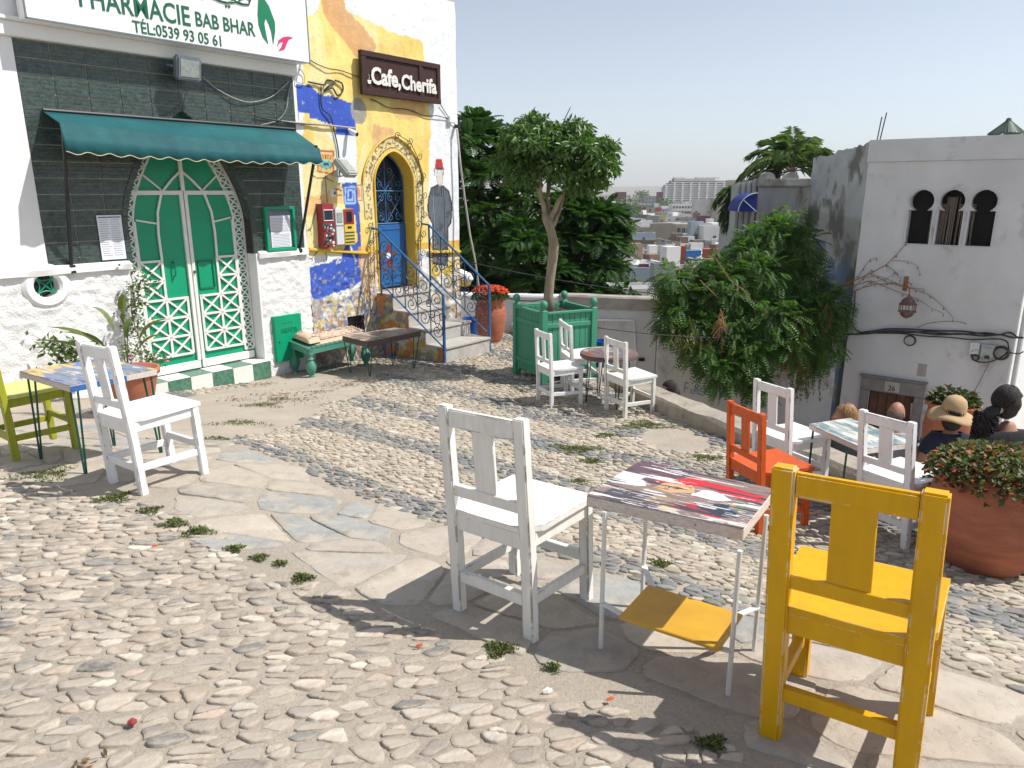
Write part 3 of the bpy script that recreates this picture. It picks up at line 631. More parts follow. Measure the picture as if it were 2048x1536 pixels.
# ledge below the tiles with a soft irregular front, then the cornice that carries the sign
for x0, x1 in ((-1.5, DC-DHW-.035), (DC+DHW+.035, 6.40)):
    n = int((x1-x0)/.06); vs = []
    for i in range(n+1):
        x = x0+(x1-x0)*i/n; e = (vnoise(x*4, 1, 3)-.5)*.02
        vs += [(x, .02, -.865+e), (x, -.045-e, -.86+e), (x, -.055+e, -.80), (x, -.03, -.772+e*.5), (x, .02, -.765)]
    part(MB().add(vs, [(i*5+j, i*5+j+1, i*5+j+6, i*5+j+5) for i in range(n) for j in range(4)]+[(4, 3, 2, 1, 0), tuple(n*5+j for j in range(5))]), 'ledge', 'plaster', pb, smooth=True)
mb = MB().box((2.9, -.07, 1.463), (6.405, .0, 1.60)); mb.box((2.9, -.10, 1.60), (6.405, 0, 1.64)); part(mb, 'cornice', 'plaster', pb, .008)
# tiles
tw, thh, g_ = .33, .1655, .011
for i in range(10):
    for j in range(14):
        x0, z0 = 3.11+tw*i, 1.455-thh*(j+1); x1, z1 = min(x0+tw, 6.372), z0+thh
        z0 = max(z0, -.785); x0 += g_/2; x1 -= g_/2; z0 += g_/2; z1 -= g_/2
        if x1-x0 < .02 or z1-z0 < .02: continue
        xs = np.linspace(x0, x1, 7); zs = np.linspace(z0, z1, 4); mb = MB(); yo = rng.uniform(-.0012, .0012); any_ = False; idx = {}
        q = [(a, b) for a in range(6) for b in range(3) if not in_door((xs[a]+xs[a+1])/2, (zs[b]+zs[b+1])/2, .0)]
        if not q: continue
        if len(q) == 18: mb.box((x0, .0+yo, z0), (x1, .014, z1))
        else:
            for a, b in q: mb.box((xs[a], .0+yo, zs[b]), (xs[a+1], .014, zs[b+1]))
        part(mb, 'tile', 'tile', pb)
# narrow tiles lining the door arch
P_ = arch_pts(DC, DHW, -.79, -.35, .92, 26)
for (a, b) in zip(P_[:-1], P_[1:]):
    for h in (0,):
        A_, B_ = Vector((a[0], 0, a[1])), Vector((b[0], 0, b[1])); L = (B_-A_).length
        if L < .01: continue
        k = max(1, round(L/.11))
        for q in range(k):
            p0, p1 = A_.lerp(B_, (q+.03)/k), A_.lerp(B_, (q+.97)/k); dd = (p1-p0).normalized(); out = Vector((dd.z, 0, -dd.x))
            part(MB().add([p0-out*.012, p1-out*.012, p1+out*.05, p0+out*.05, *(v+Vector((0, -.009, 0)) for v in (p0-out*.012, p1-out*.012, p1+out*.05, p0+out*.05))], [(0, 1, 2, 3), (7, 6, 5, 4), (0, 4, 5, 1), (1, 5, 6, 2), (2, 6, 7, 3), (3, 7, 4, 0)]), 'arch_tile', 'tile', pb)
# reveal of the doorway: white jamb, dark tiled above the ledge
P_ = arch_pts(DC, DHW, DZ0, -.35, .92, 26)
def reveal(pts, y0, y1, name, m, root, th=.02, wid=0):
    mb = MB()
    for a, b in zip(pts[:-1], pts[1:]): mb.add([(a[0], y0, a[1]), (b[0], y0, b[1]), (b[0], y1, b[1]), (a[0], y1, a[1])], [(0, 1, 2, 3)])
    return part(mb, name, m, root, smooth=True)
reveal([p for p in P_ if p[1] > -.8] , -.005, .20, 'tiled_reveal', 'tile', pb)
for s_ in (-1, 1): part(MB().box((DC+s_*DHW-(.0 if s_ > 0 else .03), -.02, DZ0-.3), (DC+s_*DHW+(.03 if s_ > 0 else .0), .20, -.80)), 'jamb', 'plaster', pb, .004)
# threshold step faced with white and green tiles
part(MB().box((DC-DHW-.10, -.10, -2.6), (DC+DHW+.02, .3, -2.235)), 'doorstep', 'concrete', pb, .004)
for i in range(6):
    x0 = DC-DHW-.10+i*.29; x1 = min(x0+.286, DC+DHW+.02)
    part(MB().box((x0, -.112, -2.455), (x1, -.1, -2.23)), 'step_tile', 'tile_white' if i % 2 == 0 else 'marble_green', pb, .002)
    part(MB().box((x0, -.112, -2.234), (x1, .19, -2.224)), 'step_tile', 'marble_green' if i % 2 == 0 else 'tile_white', pb, .002)
# ------------------------------------------------------------------ the double door with its white lattice
YD = .20
door = part(MB().prism(arch_pts(DC, DHW-.002, DZ0, -.35, .92, 24), YD, YD+.05), 'door', 'green_paint', pb)
def bar(pts, wd, th, y, name='lattice_bar', m='white_paint', root=door, mb=None):
    own = mb is None; mb = mb or MB()
    for a, b in zip(pts[:-1], pts[1:]): mb.beam((a[0], y-th/2, a[1]), (b[0], y-th/2, b[1]), th, wd, up=(-(b[1]-a[1]), 0, b[0]-a[0]) if abs(b[0]-a[0])+abs(b[1]-a[1]) > 0 else (0, 0, 1))
    return part(mb, name, m, root) if own else mb
zt = 0.0
ins = lambda z, e: arch_w(z, DHW, -.35, .92)-e
for s_ in (-1, 1):
    X = lambda a: DC+s_*a
    # kick plate, meeting stile
    part(MB().box((min(X(.012), X(DHW-.03)), YD-.03, DZ0), (max(X(.012), X(DHW-.03)), YD, DZ0+.10)), 'kick_plate', 'white_paint', door, .004)
    part(MB().box((min(X(.006), X(.05)), YD-.035, DZ0+.10), (max(X(.006), X(.05)), YD, zt)), 'stile', 'white_paint', door, .004)
    bar([(X(.09), -2.0), (X(.09), -1.28)], .028, .02, YD-.004); bar([(X(.36), -2.0), (X(.36), -.82)], .028, .02, YD-.004); bar([(X(.63), -2.0), (X(.63), -.35)], .028, .02, YD-.004)
    for k in range(5):
        z = -2.0+.236*k
        if k <= 3: bar([(X(.09), z), (X(.63), z)], .027, .02, YD-.006)
        else: bar([(X(.36), z), (X(.63), z)], .027, .02, YD-.006)
    bar([(X(.36), -.82), (X(.63), -.82)], .027, .02, YD-.006)
    for c0, c1, rows in ((.09, .36, 3), (.36, .63, 5)):
        for k in range(rows):
            z0, z1 = -2.0+.236*k, -2.0+.236*(k+1)
            bar([(X(c0), z0), (X(c1), z1)], .023, .016, YD-.008); bar([(X(c0), z1), (X(c1), z0)], .023, .016, YD-.010)
    # lattice border following the arch
    zs = list(np.arange(-2.08, .62, .118)); inner = [(X(max(.02, ins(z, .155))), z) for z in zs]; outer = [(X(max(.02, ins(z, .02))), z) for z in zs]
    bar(inner, .024, .018, YD-.005); bar(outer, .026, .018, YD-.005)
    for i in range(len(zs)-1):
        bar([inner[i], outer[i+1]], .018, .012, YD-.009); bar([outer[i], inner[i+1]], .018, .012, YD-.011); bar([inner[i], outer[i]], .018, .012, YD-.007)
    # ogee of the upper leaves
    og = [(X(.36), -.82), (X(.365), -.5), (X(.345), -.25), (X(.27), -.02), (X(.13), .13), (X(.0), .24)]
    bar([tuple(p) for p in og], .026, .022, YD-.012)
    bar([(X(.355), -.38), (X(.61), -.33)], .02, .018, YD-.006); bar([(X(.25), 0.0), (X(.46), .18)], .02, .018, YD-.006)
    bar([(X(.02), zt-.02), (X(ins(zt, .03)), zt-.02)], .05, .03, YD-.014)
    bar([(X(.0), .24), (X(.42), -.03)], .02, .016, YD-.008) if False else None
bar([(DC, 0), (DC, .80)], .045, .03, YD-.01)
fr = MB(); 
for a, b in ((.10, .30),):
    for (p, q) in (((a, -1.2), (b, -1.2)), ((b, -1.2), (b, -.86)), ((b, -.86), (a, -.86)), ((a, -.86), (a, -1.2))): fr.beam((DC+p[0], YD-.006, p[1]), (DC+q[0], YD-.006, q[1]), .012, .02, up=(0, 1, 0) if p[0] == q[0] else (0, 0, 1))
part(fr, 'panel_frame', 'green_dark', door)
part(MB().tube([(DC-.22, YD, -1.02), (DC-.22, YD-.05, -1.0), (DC-.22, YD-.05, -.86), (DC-.22, YD, -.84)], .009, 8), 'handle', 'green_dark', door, smooth=True)
part(MB().lathe([(0, 0), (.02, .0), (.02, .02), (0, .03)], 10).mesh and MB().tube([(DC+.03, YD-.03, -.98), (DC+.03, YD-.055, -.98)], .018, 10), 'lock', 'copper', door)
# round window with its green grille
t = .125; ring = MB(); n = 32
prof = [(.125, .16), (.125, -.01), (.15, -.035), (.20, -.035), (.235, -.005), (.24, .03)]
vs = [(WX+r_*math.cos(2*math.pi*k/n), y, WZ+r_*math.sin(2*math.pi*k/n)) for r_, y in prof for k in range(n)]
ring.add(vs, [(i*n+k, i*n+(k+1) % n, (i+1)*n+(k+1) % n, (i+1)*n+k) for i in range(len(prof)-1) for k in range(n)])
win = part(ring, 'round_window', 'plaster', pb, smooth=True)
part(MB().add([(WX+.13*math.cos(2*math.pi*k/24), .15, WZ+.13*math.sin(2*math.pi*k/24)) for k in range(24)], [tuple(range(24))]), 'glass', 'glass_dark', win)
gr = MB()
for s1, s2 in ((1, 1), (1, -1)): gr.tube([(WX-s1*.088, .03, WZ-s2*.088), (WX+s1*.088, .03, WZ+s2*.088)], .006, 6)
for k in range(4):
    a = k*math.pi/2; c = (WX+.17*math.cos(a), WZ+.17*math.sin(a)); gr.tube([(c[0]+.115*math.cos(a+math.pi+t_), .03, c[1]+.115*math.sin(a+math.pi+t_)) for t_ in np.linspace(-.85, .85, 10)], .0055, 6)
part(gr, 'grille', 'green_paint', win)
# ------------------------------------------------------------------ pharmacy sign
sg = thing('pharmacy_sign', 'long white illuminated-box pharmacy sign with green French and Arabic lettering over the tiled front', 'sign', (4.8, -.1, 1.6), WALL)
part(MB().box((3.17, -.27, 1.61), (6.46, -.075, 2.95)), 'sign_box', 'sign_white', sg, .008)
fm = MB(); fm.box((3.165, -.275, 1.604), (6.465, -.255, 1.617)); fm.box((3.165, -.275, 2.945), (6.465, -.255, 2.958)); fm.box((3.163, -.275, 1.604), (3.176, -.255, 2.958)); fm.box((6.454, -.275, 1.604), (6.467, -.255, 2.958))
part(fm, 'sign_frame', 'metal_grey', sg)
SO = OFFW-.27
def sx(u, v): return wsz(u, v, SO)
for s_, pa, pb_, hh, m in (('PHARMACIE', (160, 18), (381, 47), .20, 'sign_green2'), ('BAB BHAR', (392, 50), (511, 74), .150, 'sign_green2'), ('TÉL:0539 93 05 61', (266, 62), (443, 94), .115, 'sign_green2')):
    a, b = sx(*pa), sx(*pb_); z = (a[1]+b[1])/2
    part(text_mb(s_, a[0], b[0], z, hh, -.272, .004, .012), 'lettering', m, sg, label='%s in dark green capitals' % s_)
def poly_px(pts, root, m, y, name, th=.006):
    P_ = [sx(u, v) for u, v in pts]; return part(MB().prism(P_, y, y-th), name, m, root)
g = lambda L: [(X_*.3125, Y_*.3125) for X_, Y_ in L]
poly_px(g([(1655, -60), (1720, 40), (1757, 140), (1760, 200), (1748, 285), (1735, 200), (1718, 150), (1700, 115), (1690, 150), (1700, 210), (1715, 280), (1680, 235), (1655, 160), (1648, 90)]), sg, 'sign_green', -.271, 'leaf_emblem')
poly_px(g([(1873, 240), (1845, 255), (1820, 315), (1782, 326), (1800, 300), (1812, 265), (1790, 272), (1772, 300), (1782, 258), (1810, 238), (1840, 233)]), sg, 'pink', -.271, 'pink_emblem')
a0_, a1_ = sx(91, 8); b0_, b1_ = sx(125, 11)
cr = MB(); cr.box((a0_, -.277, 1.86), (b0_, -.27, 2.45)); part(cr, 'green_cross', 'sign_green', sg)
part(MB().box((a0_-.16, -.277, 2.07), (a0_-.002, -.27, 2.25)), 'green_cross', 'sign_green', sg); part(MB().box((b0_+.002, -.277, 2.07), (b0_+.16, -.27, 2.25)), 'green_cross', 'sign_green', sg)
ar = MB()
q = lambda u, v: (sx(u, v)[0], -.276, sx(u, v)[1])
ar.tube([q(430, -3), q(440, 2), q(452, 5), q(462, 2), q(466, -6), q(470, 3), q(484, 8), q(497, 9), q(500, 0), q(492, -7), q(480, -2), q(476, 5)], .013, 6)
ar.tube([q(468, 4), q(452, 5)], .013, 6)
for u, v in ((452, 12), (458, 13)): c = sx(u, v); ar.box((c[0]-.012, -.28, c[1]-.012), (c[0]+.012, -.27, c[1]+.012))
ar.tube([q(430, -3), q(415, -8), q(405, -4), q(400, -30)], .013, 6); ar.tube([q(330, -12), q(345, -14), q(372, -8), q(380, -14), q(385, -40)], .013, 6)
part(ar, 'arabic_lettering', 'sign_green2', sg)
# ------------------------------------------------------------------ awning
aw = thing('awning', 'teal green fabric awning with scalloped cream-edged valance over the pharmacy door', 'awning', (5, 0, .7), WALL)
x0, x1 = 3.28, 6.32; zt_, yo, zo = .80, -.50, .57
A0, A1 = x0, x1
def solveoff(u, v, off): return wsz(u, v, off)
fl = solveoff(118, 245, OFFW-.48); fr_ = solveoff(638, 296, OFFW-.48); vb = solveoff(133, 312, OFFW-.5)
nx_ = 96; rows = []
zf = (fl[1]+fr_[1])/2
xl_, xr_ = fl[0], fr_[0]
prof = [(0.0, 0, 0), (-.15, .33, .33), (-.3, .66, .66), (-.46, .98, 1), (-.485, 1, 1), (-.515, 1.5, 1.), (-.545, 2., 1.)]
vs = []
for i in range(nx_+1):
    t_ = i/nx_
    for j, (y, z, e) in enumerate(prof):
        x = (x0*(1-e)+xl_*e)*(1-t_)+(x1*(1-e)+xr_*e)*t_
        zF = fl[1]*(1-t_)+fr_[1]*t_; hv = .285*(1-t_)+.205*t_; z = zt_*(1-z)+zF*z if z <= 1 else zF-hv*(z-1)
        wv = .006*math.sin(t_*15*2*math.pi)*max(0, (j-4))/2; sc_ = .014*math.cos(t_*15*2*math.pi)*(j == 6); sagz = -.02*math.sin(t_*math.pi)*e+.01*(vnoise(t_*9, j, 6)-.5)
        vs.append((x, y+wv+.008*(vnoise(t_*14, j*.7, 9)-.5), z+sc_+sagz))
m_ = len(prof)
ob = part(MB().add(vs, [(i*m_+j, i*m_+j+1, (i+1)*m_+j+1, (i+1)*m_+j) for i in range(nx_) for j in range(m_-1)]), 'canopy', 'awning', aw, smooth=True)
sld = ob.modifiers.new('thickness', 'SOLIDIFY'); sld.thickness = .004
part(MB().tube([vs[i*m_+m_-1] for i in range(nx_+1)], .0045, 5), 'edging', 'awning_trim', aw)
for xa, xb in ((x0+.05, xl_+.03), (x1-.05, xr_-.03)):
    part(MB().beam((xa, -.01, -.80), (xb, -.47, zf-.02), .03, .03, up=(0, 1, 0)), 'arm', 'black', aw, .004)
    part(MB().box((xa-.03, -.05, -.86), (xa+.03, .02, -.77)), 'bracket', 'black', aw, .004)
part(MB().tube([(xl_+.04, -.44, fl[1]-.08), (xr_-.04, -.44, fr_[1]-.08)], .015, 8), 'front_bar', 'black', aw); part(MB().tube([(x0, -.03, zt_), (x1, -.03, zt_)], .02, 8), 'wall_roller', 'black', aw)
# ------------------------------------------------------------------ floodlight, papers, boxes on the facade
def flood(name, label, c, sz, tilt, m='metal_grey', rz=0):
    f = thing(name, label, 'floodlight', c, WALL, None, Matrix.Rotation(rz, 4, 'Z') @ Matrix.Rotation(tilt, 4, 'X')); w_, h_ = sz
    part(MB().box((-w_/2, -.07, -h_/2), (w_/2, .03, h_/2)), 'housing', m, f, .02); part(MB().box((-w_*.37, -.076, -h_*.34), (w_*.37, -.069, h_*.34)), 'lens', 'lens', f, .002)
    b = MB(); b.tube([(-w_/2-.02, 0, 0), (-w_/2-.02, .12, 0), (0, .16, 0), (w_/2+.02, .12, 0), (w_/2+.02, 0, 0)], .01, 6); part(b, 'bracket', m, f); return f
c = wsz(375, 136, OFFW-.22); flood('floodlight', 'grey rectangular floodlight under the pharmacy sign', (c[0], -.2, c[1]), (.30, .26), R(12))
c = wsz(689, 338, OFFW-.2); flood('floodlight', 'grey floodlight tilted down beside the painted eye on the yellow wall', (c[0], -.2, c[1]), (.26, .30), R(-42), 'box_grey', R(18))
def paper(name, label, cat, px, root=None):
    a, b = wsz(*px[0]), wsz(*px[1]); o = thing(name, label, cat, (a[0], -.012, b[1]), WALL)
    part(MB().box((a[0], -.016, b[1]), (b[0], -.012, a[1])), 'sheet', 'paper', o)
    ln = MB(); n = 17; W_2 = (b[0]-a[0]); H = a[1]-b[1]
    for q in range(2):
        xa = a[0]+W_2*(.06+.47*q); xb = xa+W_2*.40
        for i in range(n):
            z = a[1]-H*(.10+.85*i/n)
            ln.box((xa, -.0172, z-.003), (xb-W_2*.1*rng.random(), -.0162, z+.001))
    ln.box((a[0]+W_2*.05, -.0172, a[1]-H*.06), (b[0]-W_2*.05, -.0162, a[1]-H*.03)); part(ln, 'print', 'ink', o); return o
paper('notice_sheet', 'white printed notice taped on the dark tiles left of the green door', 'notice', ((191, 431), (252, 517)))
a, b = wsz(524, 414), wsz(590, 499)
nb = thing('notice_case', 'shallow green wooden notice case holding two printed sheets right of the door', 'notice case', (a[0], 0, b[1]), WALL)
mb = MB(); t_ = .035
mb.box((a[0], -.06, b[1]), (a[0]+t_, 0, a[1])); mb.box((b[0]-t_, -.06, b[1]), (b[0], 0, a[1])); mb.box((a[0]+t_, -.06, b[1]), (b[0]-t_, 0, b[1]+t_)); mb.box((a[0]+t_, -.06, a[1]-t_), (b[0]-t_, 0, a[1]))
part(mb, 'case_frame', 'green_paint', nb, .003); part(MB().box((a[0]+t_, -.012, b[1]+t_), (b[0]-t_, -.005, a[1]-t_)), 'backing', 'metal_grey', nb)
for z0, z1 in ((.08, .44), (.45, .80)):
    H = a[1]-b[1]; o = part(MB().box((a[0]+.09, -.02, b[1]+H*z0), (b[0]-.06, -.013, b[1]+H*z1)), 'sheet', 'paper', nb); ln = MB()
    for i in range(9): z = b[1]+H*(z0+.02+(z1-z0-.05)*i/9); ln.box((a[0]+.105, -.022, z), (b[0]-.075-.03*rng.random(), -.0205, z+.003))
    part(ln, 'print', 'ink', o)
a, b = (5.745, -1.66), (6.19, -2.30)
mt = thing('meter_cupboard', 'square green metal meter cupboard door embossed AMENDIS low on the white wall', 'meter cupboard', (a[0], 0, b[1]), WALL)
part(MB().box((a[0], -.05, b[1]), (b[0], .02, a[1])), 'cupboard_door', 'green_paint', mt, .006)
part(text_mb('AMENDIS', a[0]+.09, b[0]-.08, a[1]-.24, .07, -.0505, .006, .005), 'lettering', 'green_paint', mt, label='AMENDIS in raised letters')
mb = MB()
for k in range(4): mb.box((a[0]+.14+.045*k, -.0515, a[1]-.115), (a[0]+.155+.045*k, -.05, a[1]-.10))
mb.box((a[0]+.05, -.053, a[1]-.37), (a[0]+.07, -.05, a[1]-.35)); part(mb, 'vent_hole', 'black', mt)
# ------------------------------------------------------------------ cafe building with its painted front
cb = thing('cafe_building', 'tall white cafe building with yellow, orange and blue mural, arched blue doorway and side stair', 'building', (8, 0, -2.5), WALL)
cbase = tuple(BASE[cb.name])
BX, BHW, BZ0, BZS, BZA = 8.12, .40, -1.50, .14, .58
def in_bd(x, z, e=0):
    zc = np.clip((np.asarray(z)-BZS)/(BZA-BZS+e), 0, 1); return (np.abs(np.asarray(x)-BX) < (BHW+e)*np.maximum(0, 1-zc**1.75)**.62) & (z < BZA+e) & (z > BZ0)
VX = (wsz(693, 632)[0]+.02, wsz(728, 655)[0]+.02)
vent = lambda x, z: (np.abs(x-(VX[0]+VX[1])/2) < (VX[1]-VX[0])/2) & (z > -2.10) & (z < -1.84)
lowrough = lambda x, z: (fbm(x*11, z*13, 7, 4)-.5)*.05*np.clip((-1.05-z)/.3, .12, 1)+(fbm(x*2, z*2, 21)-.5)*.03
V, F, X, Z = grid_wall(6.42, 9.60, -2.8, 2.93, .0155, lambda x, z: in_bd(x, z) | vent(x, z), lowrough, 0)
def W(u, v): return wsz(u, v)
def P2(L): return [W(560+a*.21484, b*.21484) for a, b in L]          # points read off an enlargement of the photo
def P3(L): return [W(560+a*.21484, 280+b*.21484) for a, b in L]
wx = X+(fbm(X*9, Z*9, 40)-.5)*.05; wz = Z+(fbm(X*9, Z*9, 41)-.5)*.05
Cc = np.empty((len(X), 3)); n1 = fbm(X*2.3, Z*2.3, 50); n2 = fbm(X*12, Z*5, 51); n3 = fbm(X*26, Z*26, 52, 3); n4 = fbm(X*7, Z*7, 53, 4); n6a = fbm(X*2.2, Z*1.1, 63, 5)
white = np.array([.76, .79, .81]); Cc[:] = white*(0.92+.12*n2[:, None])
def paint(mask, col, blend=1.): Cc[mask] = Cc[mask]*(1-blend)+np.array(col)*blend*(0.85+.3*n2[mask, None])
yel = P2([(225, 130), (262, 160), (300, 120), (330, 100), (372, 20), (380, -30), (590, -30), (600, 80), (660, 125), (820, 185), (1010, 285), (1300, 370), (1335, 410), (1345, 560), (1385, 960), (1410, 1270), (1395, 1310), (1390, 1700), (1380, 2300), (200, 2400)])
m = inpoly(wx, wz, yel); paint(m, (.80, .61, .19)); Cc[m] += (n1[m, None]-.5)*np.array([.10, .26, .22]); m = m & (n6a > .55); Cc[m] = Cc[m]*.6+np.array([.30, .30, .20])
pe = P2([(385, -60), (400, 120), (480, 240), (590, 370), (650, 450), (720, 560), (800, 600), (900, 430), (840, 330), (760, 240), (660, 135), (600, 90), (590, -60)]); paint(inpoly(wx, wz, pe), (.62, .31, .14), .8)
pe = P2([(1000, 950), (1340, 940), (1360, 1060), (1200, 1120), (1080, 1110)]); paint(inpoly(wx, wz, pe), (.62, .35, .16), .6)
pe = P3([(860, -160), (1060, -90), (1080, 10), (900, 60), (830, 260), (840, 500), (860, 60)]); paint(inpoly(wx, wz, pe), (.62, .34, .20), .7)
paint(inpoly(wx, wz, P2([(130, 780), (270, 780), (370, 880), (520, 900), (700, 980), (700, 1300), (530, 1300), (520, 1190), (470, 1150), (270, 1100), (260, 1055), (130, 1035)])), (.035, .09, .47))
paint(inpoly(wx, wz, P3([(430, -60), (710, -30), (720, 400), (590, 400), (520, 380), (510, 10)])), (.74, .78, .80))
paint(inpoly(wx, wz, P3([(575, 405), (720, 405), (745, 820), (760, 1300), (640, 1390), (500, 1420), (330, 1510), (280, 1430), (240, 1200), (400, 1150), (570, 1100), (600, 980), (720, 950), (700, 700), (600, 640)])), (.04, .10, .48))
paint(inpoly(wx, wz, P3([(200, 545), (400, 505), (575, 430), (580, 590), (400, 600), (300, 700), (200, 720)])), (.68, .33, .09), .55)
paint(inpoly(wx, wz, P3([(720, 990), (905, 990), (915, 1250), (860, 1560), (700, 1600), (760, 1300)])), (.66, .36, .08), .7)
ln = lambda L, w_, col, b=.9: paint(seg_dist(X, Z, P3(L)) < w_, col, b)
for L in ([(610, 440), (700, 440), (700, 590), (610, 590), (610, 440)], [(635, 470), (680, 470), (680, 560), (635, 560), (635, 470)]): ln(L, .014, (.35, .55, .75))
for L in ([(370, 100), (495, 105), (495, 320), (350, 290), (370, 100)], ): ln(L, .012, (.45, .06, .04))
paint(inpoly(wx, wz, P3([(360, 130), (490, 130), (490, 310), (355, 285)])), (.62, .42, .14), .8)
ec = W(560+428*.21484, 280+228*.21484); e = ((X-ec[0])/.105)**2+((Z-ec[1])/.062)**2; paint(e < 1, (.05, .08, .08)); paint(e < .82, (.10, .50, .50)); paint(e < .22, (.02, .05, .06))
for a in (-.6, -.3, 0, .3, .6): paint(seg_dist(X, Z, [(ec[0]+a*.13, ec[1]+.075), (ec[0]+a*.16, ec[1]+.125)]) < .009, (.45, .06, .03))
ln([(330, 200), (300, 330), (340, 350), (420, 360), (440, 330)], .008, (.05, .03, .02)); ln([(420, 330), (440, 580)], .007, (.03, .02, .02)); ln([(440, 360), (500, 390)], .008, (.05, .03, .02))
ln([(575, 515), (480, 510), (475, 470), (510, 455), (575, 470)], .009, (.04, .03, .03)); paint(np.hypot(X-W(667, 386)[0], Z-W(667, 386)[1]) < .06, (.75, .74, .7)); paint(np.hypot(X-W(670, 386)[0], Z-W(670, 386)[1]) < .02, (.03, .03, .03))
ln([(720, 420), (760, 420), (765, 565), (725, 560)], .010, (.45, .04, .03)); paint(inpoly(wx, wz, P3([(722, 440), (745, 440), (748, 540), (725, 540)])), (.6, .12, .05), .7)
ln([(330, 600), (345, 620), (285, 820), (250, 850)], .007, (.04, .03, .03)); ln([(275, 830), (290, 880)], .006, (.04, .03, .03)); ln([(370, 1010), (300, 1100), (260, 1110)], .007, (.05, .04, .04)); ln([(300, 1100), (295, 1140)], .006, (.05, .04, .04)); ln([(600, 985), (520, 1150), (560, 1130)], .012, (.7, .7, .7)); ln([(650, 980), (710, 1130)], .012, (.7, .7, .7)); ln([(430, 1005), (430, 1120)], .008, (.04, .04, .05))
ln([(735, 600), (745, 820), (725, 950)], .007, (.02, .03, .12))
# yellow base of the wall, flaking blues, whites and greys
base_z = W(760, 497)[1]
bm_ = (Z < base_z-.03) & (X > W(862, 480)[0]-.02); paint(bm_, (.62, .46, .07))
paint((np.abs(Z-base_z+.02) < .05) & (X > W(740, 497)[0]), (.66, .42, .07))
low = Z < (-1.42+.18*(n1-.5)*2); nn = fbm(X*19, Z*15, 77, 3); n5 = fbm(X*19, Z*19, 78, 3); n6 = fbm(X*4, Z*4, 80, 3)
paint(low, (.50, .47, .38), .75)
for th, k, cc in ((.60, 0, (.62, .47, .08)), (.60, 1, (.10, .17, .42)), (.61, 2, (.62, .62, .58)), (.62, 3, (.28, .27, .25)), (.66, 4, (.5, .22, .08))): paint(low & (fbm(X*17+k*9, Z*14+k*5, 90+k, 3) > th), cc, .85)
fl_ = (Z < -.95) & (n5 > .60+.2*np.clip((Z+1.6), 0, 1)); paint(fl_, (.36, .34, .28), .8)
paint((Z < -.95) & (X > 8.7) & (fbm(X*8, Z*8, 99) > .6), (.62, .6, .55), .8)
ch_ = n3 > .80; paint(ch_, (.45, .42, .36), .6); gp_ = np.hypot((X-W(717, 222)[0]), (Z-W(717, 222)[1])*.8) < .13+.03*n4; paint(gp_, (.30, .29, .26), .95)
paint((X > 9.05) & (Z > -1.0) & (n4 > .64) & (n3 > .5), (.6, .68, .72), .5)
# arch ornament: pale ring with black strokes
wd = lambda e: in_bd(X, Z, e) & (Z > -1.2)
paint(wd(.24) & ~wd(.05) & (Z > -.42), (.72, .60, .30), .8); paint(wd(.24) & ~wd(.222) & (Z > -.42), (.06, .05, .05)); paint(wd(.075) & ~wd(.06) & (Z > -.42), (.06, .05, .05))
paint(wd(.21) & ~wd(.09) & (Z > -.42) & (fbm(X*30, Z*30, 61, 2) > .62), (.10, .07, .05), .85); paint(wd(.05), (.74, .46, .09), .7)
# the painted man in a striped robe and a red hat, kept plain
robe = P3([(1470, 420), (1410, 450), (1380, 560), (1375, 700), (1420, 780), (1425, 1150), (1560, 1170), (1565, 800), (1590, 770), (1600, 600), (1570, 480), (1520, 430)])
m = inpoly(X, Z, robe); st = np.abs(((X-W(875, 480)[0])*1.0/.033) % 1-.5) < .24
paint(m, (.17, .21, .24)); paint(m & st, (.025, .03, .04)); paint(m & (n4 > .60), (.04, .05, .06), .6); paint((seg_dist(X, Z, robe+robe[:1]) < .014), (.03, .03, .035))
hd = W(560+1490*.21484, 280+345*.21484); paint(((X-hd[0])/.082)**2+((Z-hd[1])/.145)**2 < 1, (.30, .27, .25)); paint(((X-hd[0])/.07)**2+((Z-hd[1])/.13)**2 < 1, (.66, .62, .58)); paint(inpoly(X, Z, P3([(1445, 255), (1455, 175), (1510, 175), (1525, 265), (1490, 275)])), (.45, .03, .03)); ln([(1445, 262), (1525, 275)], .014, (.03, .03, .03)); ln([(1440, 270), (1448, 330)], .01, (.05, .05, .05)); ln([(1525, 280), (1520, 330)], .01, (.05, .05, .05)); ln([(1500, 440), (1510, 520), (1440, 500)], .008, (.02, .02, .03))
np_part('painted_wall', V, F, 'mural', cb, cbase, 'paint', np.clip(Cc, 0.005, .9))
mb = MB(); mb.box((6.43, .05, 2.60), (9.59, 4, 2.925)); mb.box((6.43, 3.8, -2.8), (9.59, 4, 2.6)); mb.box((6.42, .055, -2.7), (6.50, 3.8, 2.6)); part(mb, 'core', 'plaster', cb)
V, F, X, Z = grid_wall(.0, 4.0, -3.2, 2.93, .1, lambda x, z: x > 99, lambda x, z: x*0)
V2 = np.stack([9.60+V[:, 1], V[:, 0], V[:, 2]], 1); np_part('side_wall', V2-0, F[:, ::-1], 'plaster', cb, cbase)
part(MB().box((6.38, -.02, 2.60), (6.46, .06, 5.0)), 'pipe_strip', 'plaster', cb)
reveal([p for p in arch_pts(BX, BHW, BZ0, BZS, BZA, 24, 1.75, .62)], -.012, .22, 'yellow_reveal', 'yellow_wall', cb)
# moulding line round the arch opening
arch = arch_pts(BX, BHW+.012, BZ0, BZS, BZA+.012, 24, 1.75, .62); part(MB().tube([(a, -.01, b) for a, b in arch], .013, 6), 'arch_moulding', 'yellow_wall', cb, smooth=True)
arch = [p for p in arch_pts(BX, BHW+.235, BZ0, BZS, BZA+.23, 24, 1.75, .62) if p[1] > -.45]; part(MB().tube([(a, -.015, b) for a, b in arch], .014, 6), 'arch_moulding', 'yellow_wall', cb, smooth=True)
